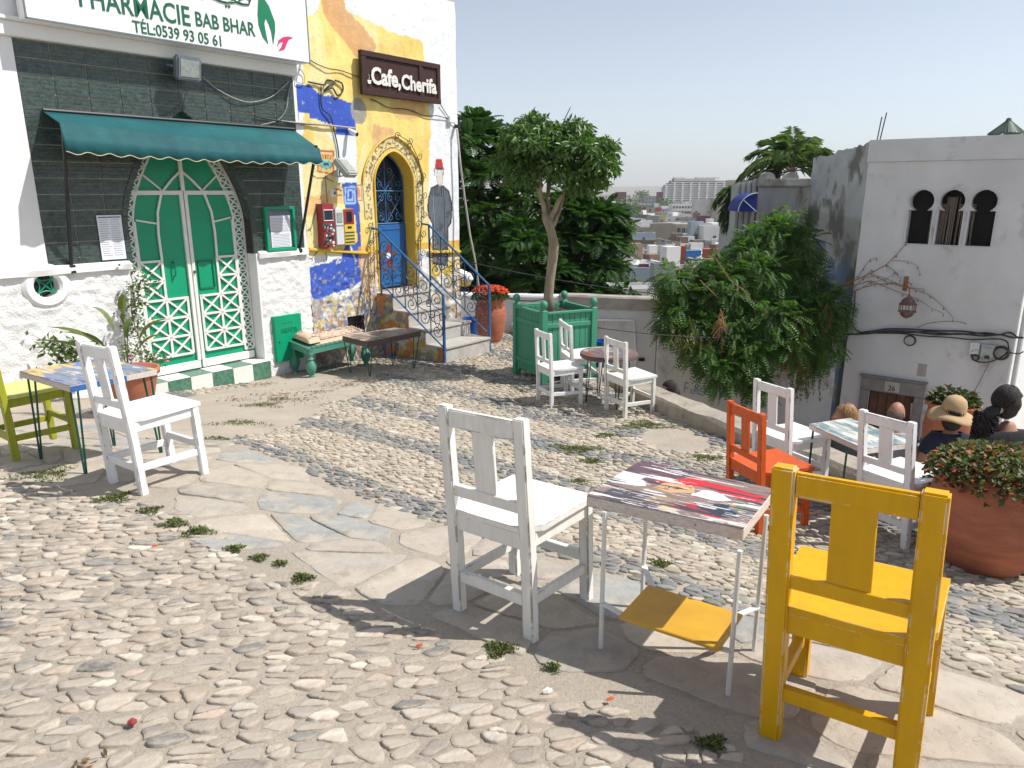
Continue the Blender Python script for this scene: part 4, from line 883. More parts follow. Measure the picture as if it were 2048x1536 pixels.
# ledge, vent
a = W(603, 497); b_ = W(753, 497); c_ = W(917, 489)
for p, q in ((( 6.42, -.79), (7.56, -.92)), ((8.78, -.98), (9.60, -1.02))):
    part(MB().beam((p[0], -.015, p[1]), (q[0], -.015, q[1]), .06, .045, up=(0, 0, 1)), 'ledge', 'yellow_wall', cb, .012)
vm = MB()
for k in range(10): vm.beam((VX[0]+(VX[1]-VX[0])*k/9, .02, -2.10), (VX[0]+(VX[1]-VX[0])*min(9, k+2)/9, .02, -1.84), .008, .008)
for k in range(10): vm.beam((VX[0]+(VX[1]-VX[0])*min(9, k+2)/9, .03, -2.10), (VX[0]+(VX[1]-VX[0])*k/9, .03, -1.84), .008, .008)
vt = part(MB().box((VX[0]-.02, .10, -2.12), (VX[1]+.02, .14, -1.82)), 'vent', 'darkvoid', cb); part(vm, 'grille', 'iron_black', vt)
# blue door
YB = .20
bd = part(MB().box((BX-BHW, YB, BZ0), (BX+BHW, YB+.04, -.52)), 'door', 'blue_paint', cb, .004)
part(MB().box((BX-BHW, YB+.10, -.52), (BX+BHW, YB+.14, BZA)), 'glass', 'glass_dark', bd)
fm = MB(); fm.box((BX-BHW+.03, YB-.008, -.60), (BX+BHW-.03, YB, -.57)); fm.box((BX-BHW+.03, YB-.008, BZ0+.04), (BX+BHW-.03, YB, BZ0+.08)); fm.box((BX-BHW+.02, YB-.008, BZ0+.08), (BX-BHW+.05, YB, -.60)); fm.box((BX+BHW-.05, YB-.008, BZ0+.08), (BX+BHW-.02, YB, -.60)); part(fm, 'door_rail', 'blue_paint', bd, .002)
part(MB().box((BX+BHW-.075, YB-.035, -1.06), (BX+BHW-.03, YB, -.96)), 'lock', 'blue_paint', bd, .004)
gm = MB(); yg = YB+.02
def scr(mb, c, r, a0, t_, y, rad=.007): mb.tube([(x, y, z) for x, z in spiral(c, r, a0, t_)], rad, 5)
for k in range(9): x = BX-BHW+.04+k*.0875*1.0
gm.tube([(BX-BHW, yg, .0), (BX+BHW, yg, .0)], .014, 6); gm.tube([(BX-BHW, yg, -.5), (BX+BHW, yg, -.5)], .014, 6); gm.tube([(BX, yg, -.5), (BX, yg, BZA-.03)], .010, 6)
gm.tube([(a, yg, b) for a, b in arch_pts(BX, BHW-.012, -.5, BZS, BZA-.02, 18, 1.75, .62)], .012, 6)
for s_ in (-1, 1):
    gm.tube([(BX, yg, .0), (BX+s_*.2, yg, -.25), (BX, yg, -.5)], .008, 5); gm.tube([(BX+s_*BHW*.98, yg, -.02), (BX+s_*.2, yg, -.25), (BX+s_*BHW*.98, yg, -.48)], .008, 5); gm.tube([(BX, yg, .0), (BX+s_*.2, yg, .25)], .008, 5)
    for zc in (-.40, -.10, .10, .3): 
        for xo in (.10, .27):
            if zc > .2 and xo > .2: continue
            scr(gm, (BX+s_*xo, zc), .07, math.pi/2*(1 if zc < 0 else -1), 1.3*s_, yg)
part(gm, 'grille', 'rail_blue', bd)
em = MB(); pr = np.random.default_rng(4)
ec = (BX-.0, -1.0)
for k, (dx, dz, r_, mt_) in enumerate(((0, .10, .055, 'iron_red'), (0, -.12, .06, 'iron_red'), (-.12, .02, .05, 'wood_old'), (.12, .02, .05, 'wood_old'), (0, .0, .045, 'sign_white'), (-.10, -.22, .035, 'wood_old'), (.10, -.22, .035, 'wood_old'), (0, .19, .03, 'wood_old'))):
    n_ = 14; pts = [(ec[0]+dx+r_*(1+.07*pr.normal())*math.cos(2*math.pi*i/n_), ec[1]+dz+r_*(1+.07*pr.normal())*math.sin(2*math.pi*i/n_)) for i in range(n_)]
    part(MB().prism(pts, YB-.0015, YB-.0025), 'faded_emblem', mt_, bd)
# iron scroll strips fixed beside and over the arch
st_ = MB()
def strip(mb, pts, r=.07, y=-.05, rad=.0065):
    L = [0]; 
    for p, q in zip(pts[:-1], pts[1:]): L.append(L[-1]+math.dist(p, q))
    mb.tube([(p[0], y, p[1]) for p in pts], rad, 5); n_ = int(L[-1]/(r*1.7))
    for i in range(n_):
        t_ = (i+.5)/n_*L[-1]; k = max(j for j in range(len(L)-1) if L[j] <= t_); f = (t_-L[k])/(L[k+1]-L[k]+1e-9)
        x = pts[k][0]*(1-f)+pts[k+1][0]*f; z = pts[k][1]*(1-f)+pts[k+1][1]*f; s_ = 1 if i % 2 else -1
        scr(mb, (x+s_*r*.75, z), r*.75, math.pi*(i % 2), 1.25, y, rad*.85)
strip(st_, [(BX-BHW-.12, -.45), (BX-BHW-.12, -.75), (BX-BHW-.14, -1.35)]); strip(st_, [(BX+.05, .84), (BX+.32, .74), (BX+.50, .48), (BX+.56, .05), (BX+.52, -.45), (BX+.47, -.9), (BX+.49, -1.2)], .085)
part(st_, 'scroll_ironwork', 'iron_black', cb)
# ------------------------------------------------------------------ stairs
SX0, SX1 = 7.64, 8.66
stp = thing('stair', 'short worn stone stair climbing to the blue cafe door, side painted in flaking colours', 'stairs', (8.15, -.7, -2.5), WALL)
lev = [(-2.22, OFFW-7.20), (-2.00, OFFW-7.60), (-1.77, OFFW-7.95), (-1.535, OFFW-8.28)]
for i, (z, d) in enumerate(lev):
    d1 = lev[i+1][1] if i < 3 else -.20; zb = -2.75 if i == 0 else lev[i-1][0]-.12
    xa = SX0+(.0 if i else -.0); xb = SX1-(.0 if i < 2 else .06*i)
    part(MB().box((xa, -d, -2.75), (xb, -d1+.0 if i < 3 else .2, z-.035)), 'riser', 'step', stp, .006)
    part(MB().box((xa, -d-.02, z-.033), (xb+.01, (-d1-.003) if i < 3 else .19, z+.003)), 'tread', 'step', stp, .008)
ysd = np.linspace(-1.42, -.03, 70); zsd = np.linspace(-2.75, -1.5, 62); Yd, Zd = np.meshgrid(ysd, zsd)
top = np.interp(-Yd, [d-.02 for z, d in lev[::-1]], [z for z, d in lev[::-1]]); ok = Zd < np.interp(-Yd, [.0, .37, .40, .70, .73, 1.05, 1.08, 1.42], [-1.53, -1.53, -1.77, -1.77, -2.0, -2.0, -2.22, -2.22])+.002
nx = len(ysd); r, c = np.meshgrid(np.arange(len(zsd)-1), np.arange(nx-1), indexing='ij'); r = r.ravel(); c = c.ravel(); k = r*nx+c; okf = (ok.ravel()[k+nx] & ok.ravel()[k+nx+1]); k = k[okf]
Xd = SX0-.012-(fbm(Yd*9, Zd*9, 5)-.5)*.03; A_, B_ = Yd.ravel(), Zd.ravel(); Cc = np.tile([.50, .36, .10], (len(A_), 1))*(0.8+.4*fbm(A_*9, B_*9, 3)[:, None])
for k_, cc in ((0, (.5, .4, .07)), (1, (.10, .14, .30)), (2, (.48, .47, .42)), (3, (.25, .24, .2)), (4, (.5, .2, .06))): mm_ = fbm(A_*8+k_*3, B_*8, 120+k_, 4) > .56; Cc[mm_] = np.array(cc)*(0.8+.4*fbm(A_*30, B_*30, 9)[mm_, None])
np_part('painted_side', np.stack([Xd.ravel(), A_, B_], 1), np.stack([k, k+1, k+1+nx, k+nx], 1)[:, ::-1], 'mural', stp, tuple(BASE[stp.name]), 'paint', Cc)
# railings: frame, handrail, scrolls; scrolls live in the plane (y, z)
def railing(name, label, x, ytop, ybot, ztop, zbot, zfoot, flare=0):
    r = thing(name, label, 'railing', (x, ybot, zfoot), WALL)
    H = lambda y: zbot+(ztop-zbot)*(y-ybot)/(ytop-ybot)            # handrail height
    Lw = lambda y: H(y)-.93
    part(MB().tube([(x, ytop+.22, ztop+.02), (x, ytop, ztop), (x, ybot, zbot)], .017, 8), 'handrail', 'rail_blue', r, smooth=True)
    part(MB().box((x-.017, ybot-.017, zfoot), (x+.017, ybot+.017, zbot+.004)), 'post', 'rail_blue', r, .002)
    part(MB().box((x-.012, ytop-.012, ztop-1.0), (x+.012, ytop+.012, ztop-.006)), 'post', 'iron', r, .002)
    part(MB().tube([(x, ytop, Lw(ytop)+.12), (x, ybot, Lw(ybot)+.15)], .012, 6), 'lower_rail', 'rail_blue', r, smooth=True)
    def S(c, rr, a0, t_, m='iron', rad=.0065): return [(x, p, q) for p, q in spiral(c, rr, a0, t_, 20, .15)]
    n_ = 5; pr = np.random.default_rng(int(abs(x)*100))
    for i in range(n_):
        y = ytop+(ybot-ytop)*(i+.5)/n_; hm = (H(y)+Lw(y)+.13)/2; red = i in (2,)
        mb = MB()
        mb.tube(S((y, hm+.23), .12, -math.pi/2, 1.6), .0065, 5); mb.tube(S((y, hm-.23), .12, math.pi/2, 1.6), .0065, 5)
        mb.tube([(x, y+.125*math.sin(t_*math.pi*2), hm-.12+.24*t_) for t_ in np.linspace(0, 1, 10)], .0065, 5)
        mb.tube(S((y+.10, hm+.02), .075, 0, -1.4), .006, 5); mb.tube(S((y-.10, hm-.02), .075, math.pi, -1.4), .006, 5)
        part(mb, 'scroll', 'iron', r, smooth=True)
        mb = MB(); mb.tube([(x, y+.06*math.cos(a)*(1+.3*math.sin(a)), hm-.05+.12*math.sin(a)) for a in np.linspace(0, 2*math.pi, 14)], .006, 5)
        if i % 2 == 0: part(mb, 'scroll', 'iron_red', r, smooth=True)
    for i in range(1, n_): y = ytop+(ybot-ytop)*i/n_; part(MB().box((x-.006, y-.006, Lw(y)+.13), (x+.006, y+.006, H(y))), 'baluster', 'iron', r)
    return r
railing('stair_railing', 'blue handrail with iron scrolls on the left side of the stair, nearest the striped bench', SX0-.03, -.16, -1.46, -.56, -1.44, -2.47)
railing('stair_railing', 'blue handrail with iron scrolls right of the stair, beside the red flower pot', SX1+.03, -.16, -1.42, -.53, -1.41, -2.48)
# ------------------------------------------------------------------ cafe sign
z0, z1 = 1.41, 1.95
sn = thing('cafe_sign', 'dark brown wooden sign board hand-lettered Cafe, Cherifa in white', 'sign', (8.35, -.1, 1.4), WALL)
so_ = OFFW-.12
a = wsz(722, 98, so_); b = wsz(881, 130, so_); c = wsz(881, 206, so_); d = wsz(724, 190, so_)
x0, x1, zT, zB = (a[0]+d[0])/2, (b[0]+c[0])/2, (a[1]+b[1])/2, (c[1]+d[1])/2
part(MB().box((x0, -.105, zB), (x1, -.06, zT)), 'board', 'signwood', sn, .006)
tf = .075; fm = MB()
for a_, b_ in ((zT-tf, zT), (zB, zB+tf)): part(MB().box((x0, -.13, a_), (x1, -.1055, b_)), 'frame_rail', 'signwood', sn, .005)
xm = x0+(x1-x0)*.71
for a_, b_ in ((x0, x0+.09), (x1-.075, x1), (xm, xm+.08)): part(MB().box((a_, -.126, zB+tf), (b_, -.1055, zT-tf)), 'frame_stile', 'signwood', sn, .005)
a, b = wsz(743, 160, OFFW-.13), wsz(873, 176, OFFW-.13)
part(text_mb('Cafe,', a[0], wsz(802, 170, OFFW-.13)[0], a[1]-.04, .22, -.1245, .006, .035), 'lettering', 'letterwhite', sn, label='Cafe, in white hand lettering')
part(text_mb('Cherifa', wsz(803, 170, OFFW-.13)[0], b[0], a[1]-.055, .20, -.129, .006, .032), 'lettering', 'letterwhite', sn, label='Cherifa in white hand lettering')
cup = wsz(739, 163, OFFW-.13); part(MB().prism([(cup[0]-.04, cup[1]+.02), (cup[0]-.03, cup[1]-.03), (cup[0]+.02, cup[1]-.03), (cup[0]+.035, cup[1]+.02)], -.128, -.134), 'painted_cup', 'letterwhite', sn)
part(MB().tube([(cup[0]-.01, -.132, cup[1]+.03), (cup[0]+.005, -.132, cup[1]+.06), (cup[0]-.012, -.132, cup[1]+.10)], .004, 5), 'painted_cup', 'letterwhite', sn)
br = MB(); br.box((x0+.1, -.06, zT-.2), (x0+.14, .0, zT-.16)); br.box((x1-.14, -.06, zT-.2), (x1-.1, .0, zT-.16)); part(br, 'bracket', 'iron_black', sn)
# ------------------------------------------------------------------ meters on the wall
def meter(name, label, px, dep, body, extra):
    a, b = wsz(*px[0], OFFW-dep), wsz(*px[1], OFFW-dep); o = thing(name, label, 'meter box', (a[0], 0, b[1]), WALL)
    part(MB().box((a[0], -dep, b[1]), (b[0], .01, a[1])), 'casing', body, o, .006); extra(o, a, b, dep); return o
def ex_red(o, a, b, d):
    w_ = b[0]-a[0]; H = a[1]-b[1]
    part(MB().box((a[0]+w_*.12, -d-.006, b[1]+H*.62), (b[0]-w_*.12, -d, b[1]+H*.86)), 'window', 'glass_dark', o)
    fm = MB(); fm.tube([(a[0]+w_*.12, -d-.006, b[1]+H*.62), (b[0]-w_*.12, -d-.006, b[1]+H*.62), (b[0]-w_*.12, -d-.006, b[1]+H*.86), (a[0]+w_*.12, -d-.006, b[1]+H*.86)], .008, 4, True); part(fm, 'window_frame', 'sign_white', o)
    k = 0
    for m, n_ in (('sign_white', 16), ('marble_green', 8), ('awning', 10), ('black', 10)):
        mb = MB()
        for i in range(n_): x = a[0]+w_*(.08+.84*rng.random()); z = b[1]+H*(.03+.5*rng.random()); r_ = .012+.012*rng.random(); k += 1; mb.prism([(x+r_*math.cos(t), z+r_*math.sin(t)) for t in np.linspace(0, 5.5, 7)], -d-.0005-k*.0002, -d-.003-k*.0002)
        part(mb, 'painted_dots', m, o, kind='stuff')
def ex_w(o, a, b, d):
    w_ = b[0]-a[0]; H = a[1]-b[1]; part(MB().box((a[0]+w_*.15, -d-.006, b[1]+H*.62), (b[0]-w_*.15, -d, b[1]+H*.9)), 'window', 'lens', o, .002); part(MB().box((a[0]+w_*.01, -d-.008, b[1]+H*.54), (b[0]-w_*.01, -d, b[1]+H*.565)), 'seam', 'box_grey', o)
def ex_y(o, a, b, d):
    w_ = b[0]-a[0]; H = a[1]-b[1]; part(MB().box((a[0]+w_*.02, -d-.003, b[1]+H*.58), (b[0]-w_*.02, -d-.0005, a[1]-.004)), 'red_top', 'iron_red', o)
    part(MB().box((a[0]+w_*.25, -d-.008, b[1]+H*.64), (b[0]-w_*.25, -d-.003, b[1]+H*.92)), 'window', 'glass_dark', o)
    for q in range(4): part(MB().box((a[0]+w_*.05, -d-.003, b[1]+H*(.06+.09*q)), (b[0]-w_*.05, -d-.0005, b[1]+H*(.10+.09*q))), 'painted_stripe', 'sign_green2', o)
    part(MB().box((a[0]+w_*.3, -d-.004, b[1]+H*.46), (b[0]-w_*.3, -d-.0005, b[1]+H*.52)), 'painted_mouth', 'black', o)
meter('meter_box', 'red metal meter box painted with blue and white dots, leftmost of three on the mural', ((643, 408), (672, 494)), .13, 'iron_red', ex_red)
meter('meter_box', 'plain grey-white meter box between the dotted red one and the striped yellow one', ((670, 418), (690, 489)), .10, 'box_white', ex_w)
meter('meter_box', 'yellow meter box with a red top and green stripes, rightmost of the three', ((687, 418), (711, 489)), .10, 'yellow_wall', ex_y)
# camera on the wall, conduit, cables
c = wsz(703, 266, OFFW-.08); cm = thing('security_camera', 'small white bullet security camera under the blue painted band', 'security camera', (c[0], 0, c[1]), WALL)
part(MB().tube([(c[0], -.02, c[1]+.05), (c[0], -.08, c[1]+.02), (c[0]+.02, -.17, c[1]-.02)], [.02, .035, .035], 10), 'camera_body', 'sign_white', cm, smooth=True); part(MB().tube([(c[0]+.02, -.168, c[1]-.02), (c[0]+.023, -.18, c[1]-.024)], .026, 10), 'lens', 'black', cm)
jb = wsz(903, 239, OFFW-.06); j = thing('junction_box', 'small cream junction box at the right corner of the cafe wall', 'junction box', (jb[0], 0, jb[1]), WALL); part(MB().box((jb[0]-.05, -.07, jb[1]-.05), (jb[0]+.05, .0, jb[1]+.05)), 'casing', 'plaster', j, .008)
c = wsz(914, 253, OFFW-.05); part(MB().tube([(c[0]-.02, -.03, c[1]), (c[0]-.02, -.12, c[1])], .03, 10), 'cable_gland', 'black', j)
def wcable(name, label, px, r=.008, m='cable', y=-.03, frame=WALL):
    pts = [Vector((wsz(u, v)[0], y+.01*math.sin(i*2.3), wsz(u, v)[1])) for i, (u, v) in enumerate(px)]
    # smooth polyline
    out = []
    for i in range(len(pts)-1):
        p0, p1, p2, p3 = pts[max(i-1, 0)], pts[i], pts[i+1], pts[min(i+2, len(pts)-1)]
        for k in range(5): t = k/5; out.append(.5*((2*p1)+(p2-p0)*t+(2*p0-5*p1+4*p2-p3)*t*t+(3*p1-p0-3*p2+p3)*t**3))
    out.append(pts[-1]); return solo(MB().tube(out, r, 5), name, m, label, 'cable', tuple(pts[0]), WALL, smooth='all')
z2 = lambda L: [(560+a*.21484, b*.21484) for a, b in L]
z1_ = lambda L: [(a*.3125, b*.3125) for a, b in L]
wcable('cable', 'thin dark cable running from the pharmacy sign over the yellow paint to the cafe sign', z2([(195, 500), (300, 580), (430, 640), (560, 660), (735, 725)]), .007)
wcable('cable', 'tangled black cable knot hanging over the upper blue band', z2([(250, 765), (330, 780), (400, 790), (430, 745), (500, 770), (440, 800), (400, 850), (470, 820), (520, 890), (575, 850), (560, 780), (500, 750)]), .012)
wcable('cable', 'black drop cable from the knot down past the white floodlight', z2([(370, 800), (380, 1000), (450, 1080), (490, 1200), (530, 1400), (540, 1640)]), .010)
wcable('cable', 'grey conduit crossing from the awning to the small white camera', z2([(0, 1130), (150, 1145), (400, 1165), (690, 1195)]), .013, 'cable_grey')
wcable('cable', 'thin cable sagging below the cafe sign to the corner junction box', z2([(830, 925), (900, 950), (1000, 1005), (1180, 1020), (1330, 1075), (1450, 1080), (1560, 1110)]), .007)
wcable('cable', 'pair of thin cables from the lower right end of the cafe sign to the corner', z2([(1480, 970), (1540, 1060), (1590, 1130), (1635, 1180)]), .007)
wcable('cable', 'white cable looping from the floodlight below the sign across the dark tiles', z1_([(1285, 490), (1380, 570), (1500, 635), (1600, 655), (1720, 625), (1800, 560), (1840, 525)]), .007, 'cable_grey')
wcable('cable', 'white cable hanging down the dark tiles toward the awning right end', z1_([(1860, 530), (1840, 600), (1820, 700), (1770, 770), (1660, 800)]), .006, 'cable_grey')
wcable('cable', 'grey cables bundled along the corner between sign and yellow wall', z1_([(1895, 20), (1910, 150), (1925, 330), (1915, 430), (1890, 520), (1935, 530), (1940, 480), (1910, 440)]), .006, 'cable_grey')
wcable('cable', 'dark paired cables under the tiles above the awning right end', z1_([(1620, 740), (1700, 760), (1880, 790), (2040, 800)]), .009)
# ------------------------------------------------------------------ chairs: x right as seen from behind, y towards the front legs
def make_chair(key, label, m, group, pw=.05, pd=.042, splat=.10, mseat=None, thick=1.):
    c = CHP[key]; k = c[6]; t = bpy.data.objects.new('chair', None); COL.objects.link(t); t.empty_display_size = .2
    t.matrix_world = Matrix.Translation(c[:3]) @ chair_rot(c) @ Matrix.Scale(k, 4); BASE[t.name] = Vector((0, 0, 0))
    tag(t, label, 'chair', group); W_, D_, S_, L_, H_ = CW/2, CD, CS, CL, CHH; r_ = np.random.default_rng(ord(key))
    ps = pw/2; bv = .0045*thick; dn = .02
    for s_ in (-1, 1):
        mb = MB(); x = s_*W_; yb = lambda z: -L_*max(0, z-.3)/(H_-.3)*1.4
        vs = []
        for z in (-dn, .30, S_, H_):
            y = yb(z); a = ps*(1 if z > .1 else .96); vs += [(x-a, y-pd/2, z), (x+a, y-pd/2, z), (x+a, y+pd/2, z), (x-a, y+pd/2, z)]
        fs = [(0, 3, 2, 1), (12, 13, 14, 15)]+[(4*i+j, 4*i+(j+1) % 4, 4*i+4+(j+1) % 4, 4*i+4+j) for i in range(3) for j in range(4)]
        part(mb.add(vs, fs), 'rear_leg', m, t, bv, smooth=True)
        part(MB().box((s_*CWF/2-ps*.9, D_-pd/2, -dn), (s_*CWF/2+ps*.9, D_+pd/2, S_-.025)), 'front_leg', m, t, bv, smooth=True)
        part(MB().beam((x*.99, pd/2-.004, .155), (s_*CWF/2*.99, D_-pd/2+.004, .145), .022*thick, .04), 'stretcher', m, t, .003, smooth=True)
        part(MB().beam((x*1.0, pd/2-.004, S_-.055), (s_*CWF/2, D_-pd/2+.004, S_-.055), .02, .055), 'apron', m, t, .003, smooth=True)
    part(MB().box((-W_+ps-.004, -.013, .135), (W_-ps+.004, .013, .182)), 'stretcher', m, t, .003, smooth=True)
    part(MB().box((-CWF/2+ps-.004, D_-.012, .17), (CWF/2-ps+.004, D_+.012, .212)), 'stretcher', m, t, .003, smooth=True)
    part(MB().box((-W_+ps-.004, -.014, S_-.088), (W_-ps+.004, .014, S_-.022)), 'apron', m, t, .003, smooth=True)
    part(MB().box((-CWF/2+ps-.004, D_-.012, S_-.088), (CWF/2-ps+.004, D_+.012, S_-.026)), 'apron', m, t, .003, smooth=True)
    # dished seat plank that fits between the rear legs
    n = 14; xs = np.linspace(-1, 1, n+1); vs = []; fs = []
    ys = [-.018, .06, .15, .24, .33, D_+.035]
    for j, y in enumerate(ys):
        for i, a in enumerate(xs):
            w_ = (W_-ps-.002) if j == 0 else CWF/2+ps*.95; d_ = .014*math.sin(math.pi*min(1, max(0, (y+.02)/(D_+.05))))**.7*(1-a*a*.9)
            if j == 0: w_ = W_-ps-.002
            vs.append((a*w_, y if j else -.018, S_-d_))
    m_ = n+1; k0 = len(vs); vs += [(x, y, S_-.024) for x, y, z in vs]
    for off, rev in ((0, 0), (k0, 1)):
        for j in range(len(ys)-1):
            for i in range(n): f = (off+j*m_+i, off+j*m_+i+1, off+(j+1)*m_+i+1, off+(j+1)*m_+i); fs.append(f[::-1] if rev else f)
    bnd = [i for i in range(m_)]+[j*m_+n for j in range(1, len(ys))]+[(len(ys)-1)*m_+i for i in range(n-1, -1, -1)]+[j*m_ for j in range(len(ys)-2, 0, -1)]
    fs += [(a, a+k0, b+k0, b) for a, b in zip(bnd, bnd[1:]+bnd[:1])]
    part(MB().add(vs, fs), 'seat', mseat or m, t, 0, smooth=True)
    yb = -L_*1.25
    part(MB().box((-W_+ps-.004, yb-.014, H_-.082), (W_-ps+.004, yb+.014, H_-.012)), 'top_rail', m, t, .005*thick, smooth=True)
    yl = -L_*.55
    part(MB().box((-W_+ps-.004, yl-.013, .502), (W_-ps+.004, yl+.013, .546)), 'back_rail', m, t, .003, smooth=True)
    a_, b_ = Vector((0, yl, .540)), Vector((0, yb, H_-.080)); part(MB().beam(a_, b_, .014, splat, up=(1, 0, 0)), 'splat', m, t, .002, smooth=True)
    return t
GR = 'white painted wooden cafe chairs'
make_chair('A', 'large worn white wooden chair in the foreground, left of the painted square table', 'white_chair', GR)
make_chair('B', 'bright yellow wooden chair with chipped top seen from behind at lower right', 'yellow_chair', 'wooden cafe chairs in colours', .062, .05, .112, None, 1.3)
make_chair('C', 'clean white wooden chair at the colourful plank table by the pharmacy wall', 'white_chair2', GR)
make_chair('D', 'white chair left of the round table, in front of the green planter', 'white_chair2', GR, .042, .04, .075)
make_chair('E', 'white chair half hidden between the round table and the green planter box', 'white_chair2', GR, .042, .04, .075)
make_chair('F', 'grubby white chair on the near right side of the round table by the kerb', 'white_chair', GR, .044, .042, .08)
make_chair('G', 'orange red wooden chair behind the painted square table', 'orange_chair', 'wooden cafe chairs in colours', .045, .042, .085)
make_chair('H', 'white chair behind the orange chair, beside the kerb wall', 'white_chair2', GR, .048, .042, .095)
make_chair('I', 'white chair in front of the large round terracotta pot, behind the yellow chair', 'white_chair2', GR, .05, .042, .1)
# the olive chair at the left edge faces right
CHP['J'] = (-3.428, 4.647, -1.735, -37.1, 0, -1.0, 1.)
make_chair('J', 'olive green wooden chair cut off by the left edge of the photo', 'olive_chair', 'wooden cafe chairs in colours', .045, .042, .09, 'olive_seat')

# ------------------------------------------------------------------ tables
def hairpin(mb, top, foot, spread, r=.006, axis=(1, 0, 0)):
    t_, f = Vector(top), Vector(foot); a = Vector(axis)*spread
    mb.tube([t_-a/2, f-a*.12+Vector((0, 0, .03)), f-a*.06+Vector((0, 0, .006)), f, f+a*.06+Vector((0, 0, .006)), f+a*.12+Vector((0, 0, .03)), t_+a/2], r, 6); return mb
def quad_top(C4, z, th): # C4: four corners in order, world xy; z list
    return [(x, y, zz) for (x, y), zz in zip(C4, z)]
def slab(C4, th, n, colf, name, m, root, eps=0.):
    """a plank top between four corners with a coloured attribute on a fine grid"""
    A_, B_, C_, D_ = [np.array(c, float) for c in C4]; s = np.linspace(0, 1, n); t_ = np.linspace(0, 1, n); Sg, Tg_ = np.meshgrid(s, t_)
    P_ = (A_*(1-Sg)[..., None]+B_*Sg[..., None])*(1-Tg_)[..., None]+(D_*(1-Sg)[..., None]+C_*Sg[..., None])*Tg_[..., None]
    P_[..., 2] += eps+(fbm(Sg*3, Tg_*40, 3, 2)-.5)*.0015; i = np.arange((n-1)**2); r, c = i//(n-1), i % (n-1); k = r*n+c
    o = link(name, np_mesh(name, P_.reshape(-1, 3)-np.array(BASE[root.name]), np.stack([k, k+1, k+1+n, k+n], 1), 'paint', colf(Sg.ravel(), Tg_.ravel())), m, root); return o
def top_body(C4, th, root, m, name='table_top', bevel=.003, drop=.0012):
    a = [Vector(c)-Vector((0, 0, drop)) for c in C4]; b = [v-Vector((0, 0, th)) for v in a]
    return part(MB().add(a+b, [(0, 1, 2, 3), (7, 6, 5, 4), (0, 4, 5, 1), (1, 5, 6, 2), (2, 6, 7, 3), (3, 7, 4, 0)]), name, m, root, bevel)
# painted square table with the yellow shelf
Ca = [atz(1173, 990, -1.03), atz(1488, 1058, -1.03), atz(1550, 978, -1.03), atz(1280, 921, -1.03)]
pt = thing('painted_table', 'small square table with chipped red, white and black painted top and yellow lower shelf', 'table', (.55, 2.35, -1.6))
top_body(Ca, .042, pt, 'table_edge')
def pc(s, t):
    n1 = fbm(s*3, t*26, 5); n2 = fbm(s*7, t*50, 6); n3 = fbm(s*5, t*7, 7); nz = fbm(s*9, t*9, 8); sx_ = s+(n3-.5)*.10; tx_ = t+(n3-.5)*.10
    C = np.tile([.24, .17, .15], (len(s), 1)).astype(float); C *= (0.7+.6*n2[:, None])
    def pp(poly, col, b=1.): m = inpoly(sx_, tx_, poly); C[m] = C[m]*(1-b)+np.array(col)*b
    pp([(0, .62), (.35, .55), (.45, 1.02), (0, 1.02)], (.10, .05, .08), .8); pp([(0, .35), (.25, .42), (.2, .62), (0, .7)], (.62, .62, .62)); pp([(.02, .0), (.5, .0), (.4, .3), (.1, .3)], (.06, .065, .085), .85)
    pp([(.28, .62), (.45, .82), (.80, .80), (1., .72), (.98, .60), (.70, .60), (.62, .70), (.45, .64)], (.55, .03, .04)); pp([(.30, .44), (.36, .62), (.52, .66), (.56, .50), (.45, .42)], (.52, .33, .17))
    pp([(.55, .44), (.60, .62), (.72, .60), (.82, .52), (.72, .42)], (.66, .69, .74)); pp([(.55, .16), (.63, .30), (.86, .10), (.80, .04), (.70, .12)], (.55, .04, .05)); pp([(.62, .30), (.80, .40), (.98, .22), (.84, .12)], (.035, .045, .07)); pp([(.80, .56), (.98, .62), (1., .28), (.92, .24), (.86, .42)], (.12, .14, .14), .8)
    pp([(.35, .12), (.5, .10), (.52, .30), (.38, .34)], (.30, .22, .16)); pp([(.46, .04), (.60, .02), (.60, .12), (.5, .14)], (.6, .5, .28), .8)
    for cx, cy, r_, col in ((.44, .54, .035, (.06, .04, .03)), (.40, .50, .02, (.08, .05, .03)), (.50, .60, .02, (.06, .04, .03))): d = np.hypot(sx_-cx, (tx_-cy)*1.3); m = (d < r_) & (d > r_*.5); C[m] = col
    for cx, cy, col in ((.83, .40, (.6, .25, .02)), (.86, .34, (.02, .25, .5)), (.90, .42, (.1, .35, .1)), (.93, .33, (.6, .45, .05)), (.87, .46, (.05, .3, .3))): m = np.hypot(sx_-cx, (tx_-cy)*2) < .022; C[m] = col
    wear = (n1 > .69) | ((n1 > .55) & (t < .28)) & (n2 > .5); wear |= (n2 > .76); C[wear] = np.array([.70, .68, .66])*(0.7+.4*nz[wear, None])
    g_ = (n1 < .37); C[g_] = np.array([.07, .06, .07])*(0.7+.5*nz[g_, None]); return np.clip(C, .01, .8)
slab(Ca, .04, 170, pc, 'painted_surface', 'tablepaint', pt, .0012)
feet = [(.323, 2.32, -1.63), (.704, 2.037, -1.612)]; dvec = Vector(Ca[3])-Vector(Ca[0]); dvec2 = Vector(Ca[2])-Vector(Ca[1])
feet.append((feet[0][0]+dvec.x*.80, feet[0][1]+dvec.y*.80, -1.64)); feet.append((feet[1][0]+dvec2.x*.80, feet[1][1]+dvec2.y*.80, -1.62))
for f in feet: part(MB().tube([f, (f[0]-.002, f[1], -1.07)], .0085, 8), 'leg', 'white_iron', pt, smooth=True)
Cs = [(.350, 2.145, -1.4), (.640, 1.954, -1.395), (.778, 2.156, -1.4), (.488, 2.352, -1.4)]
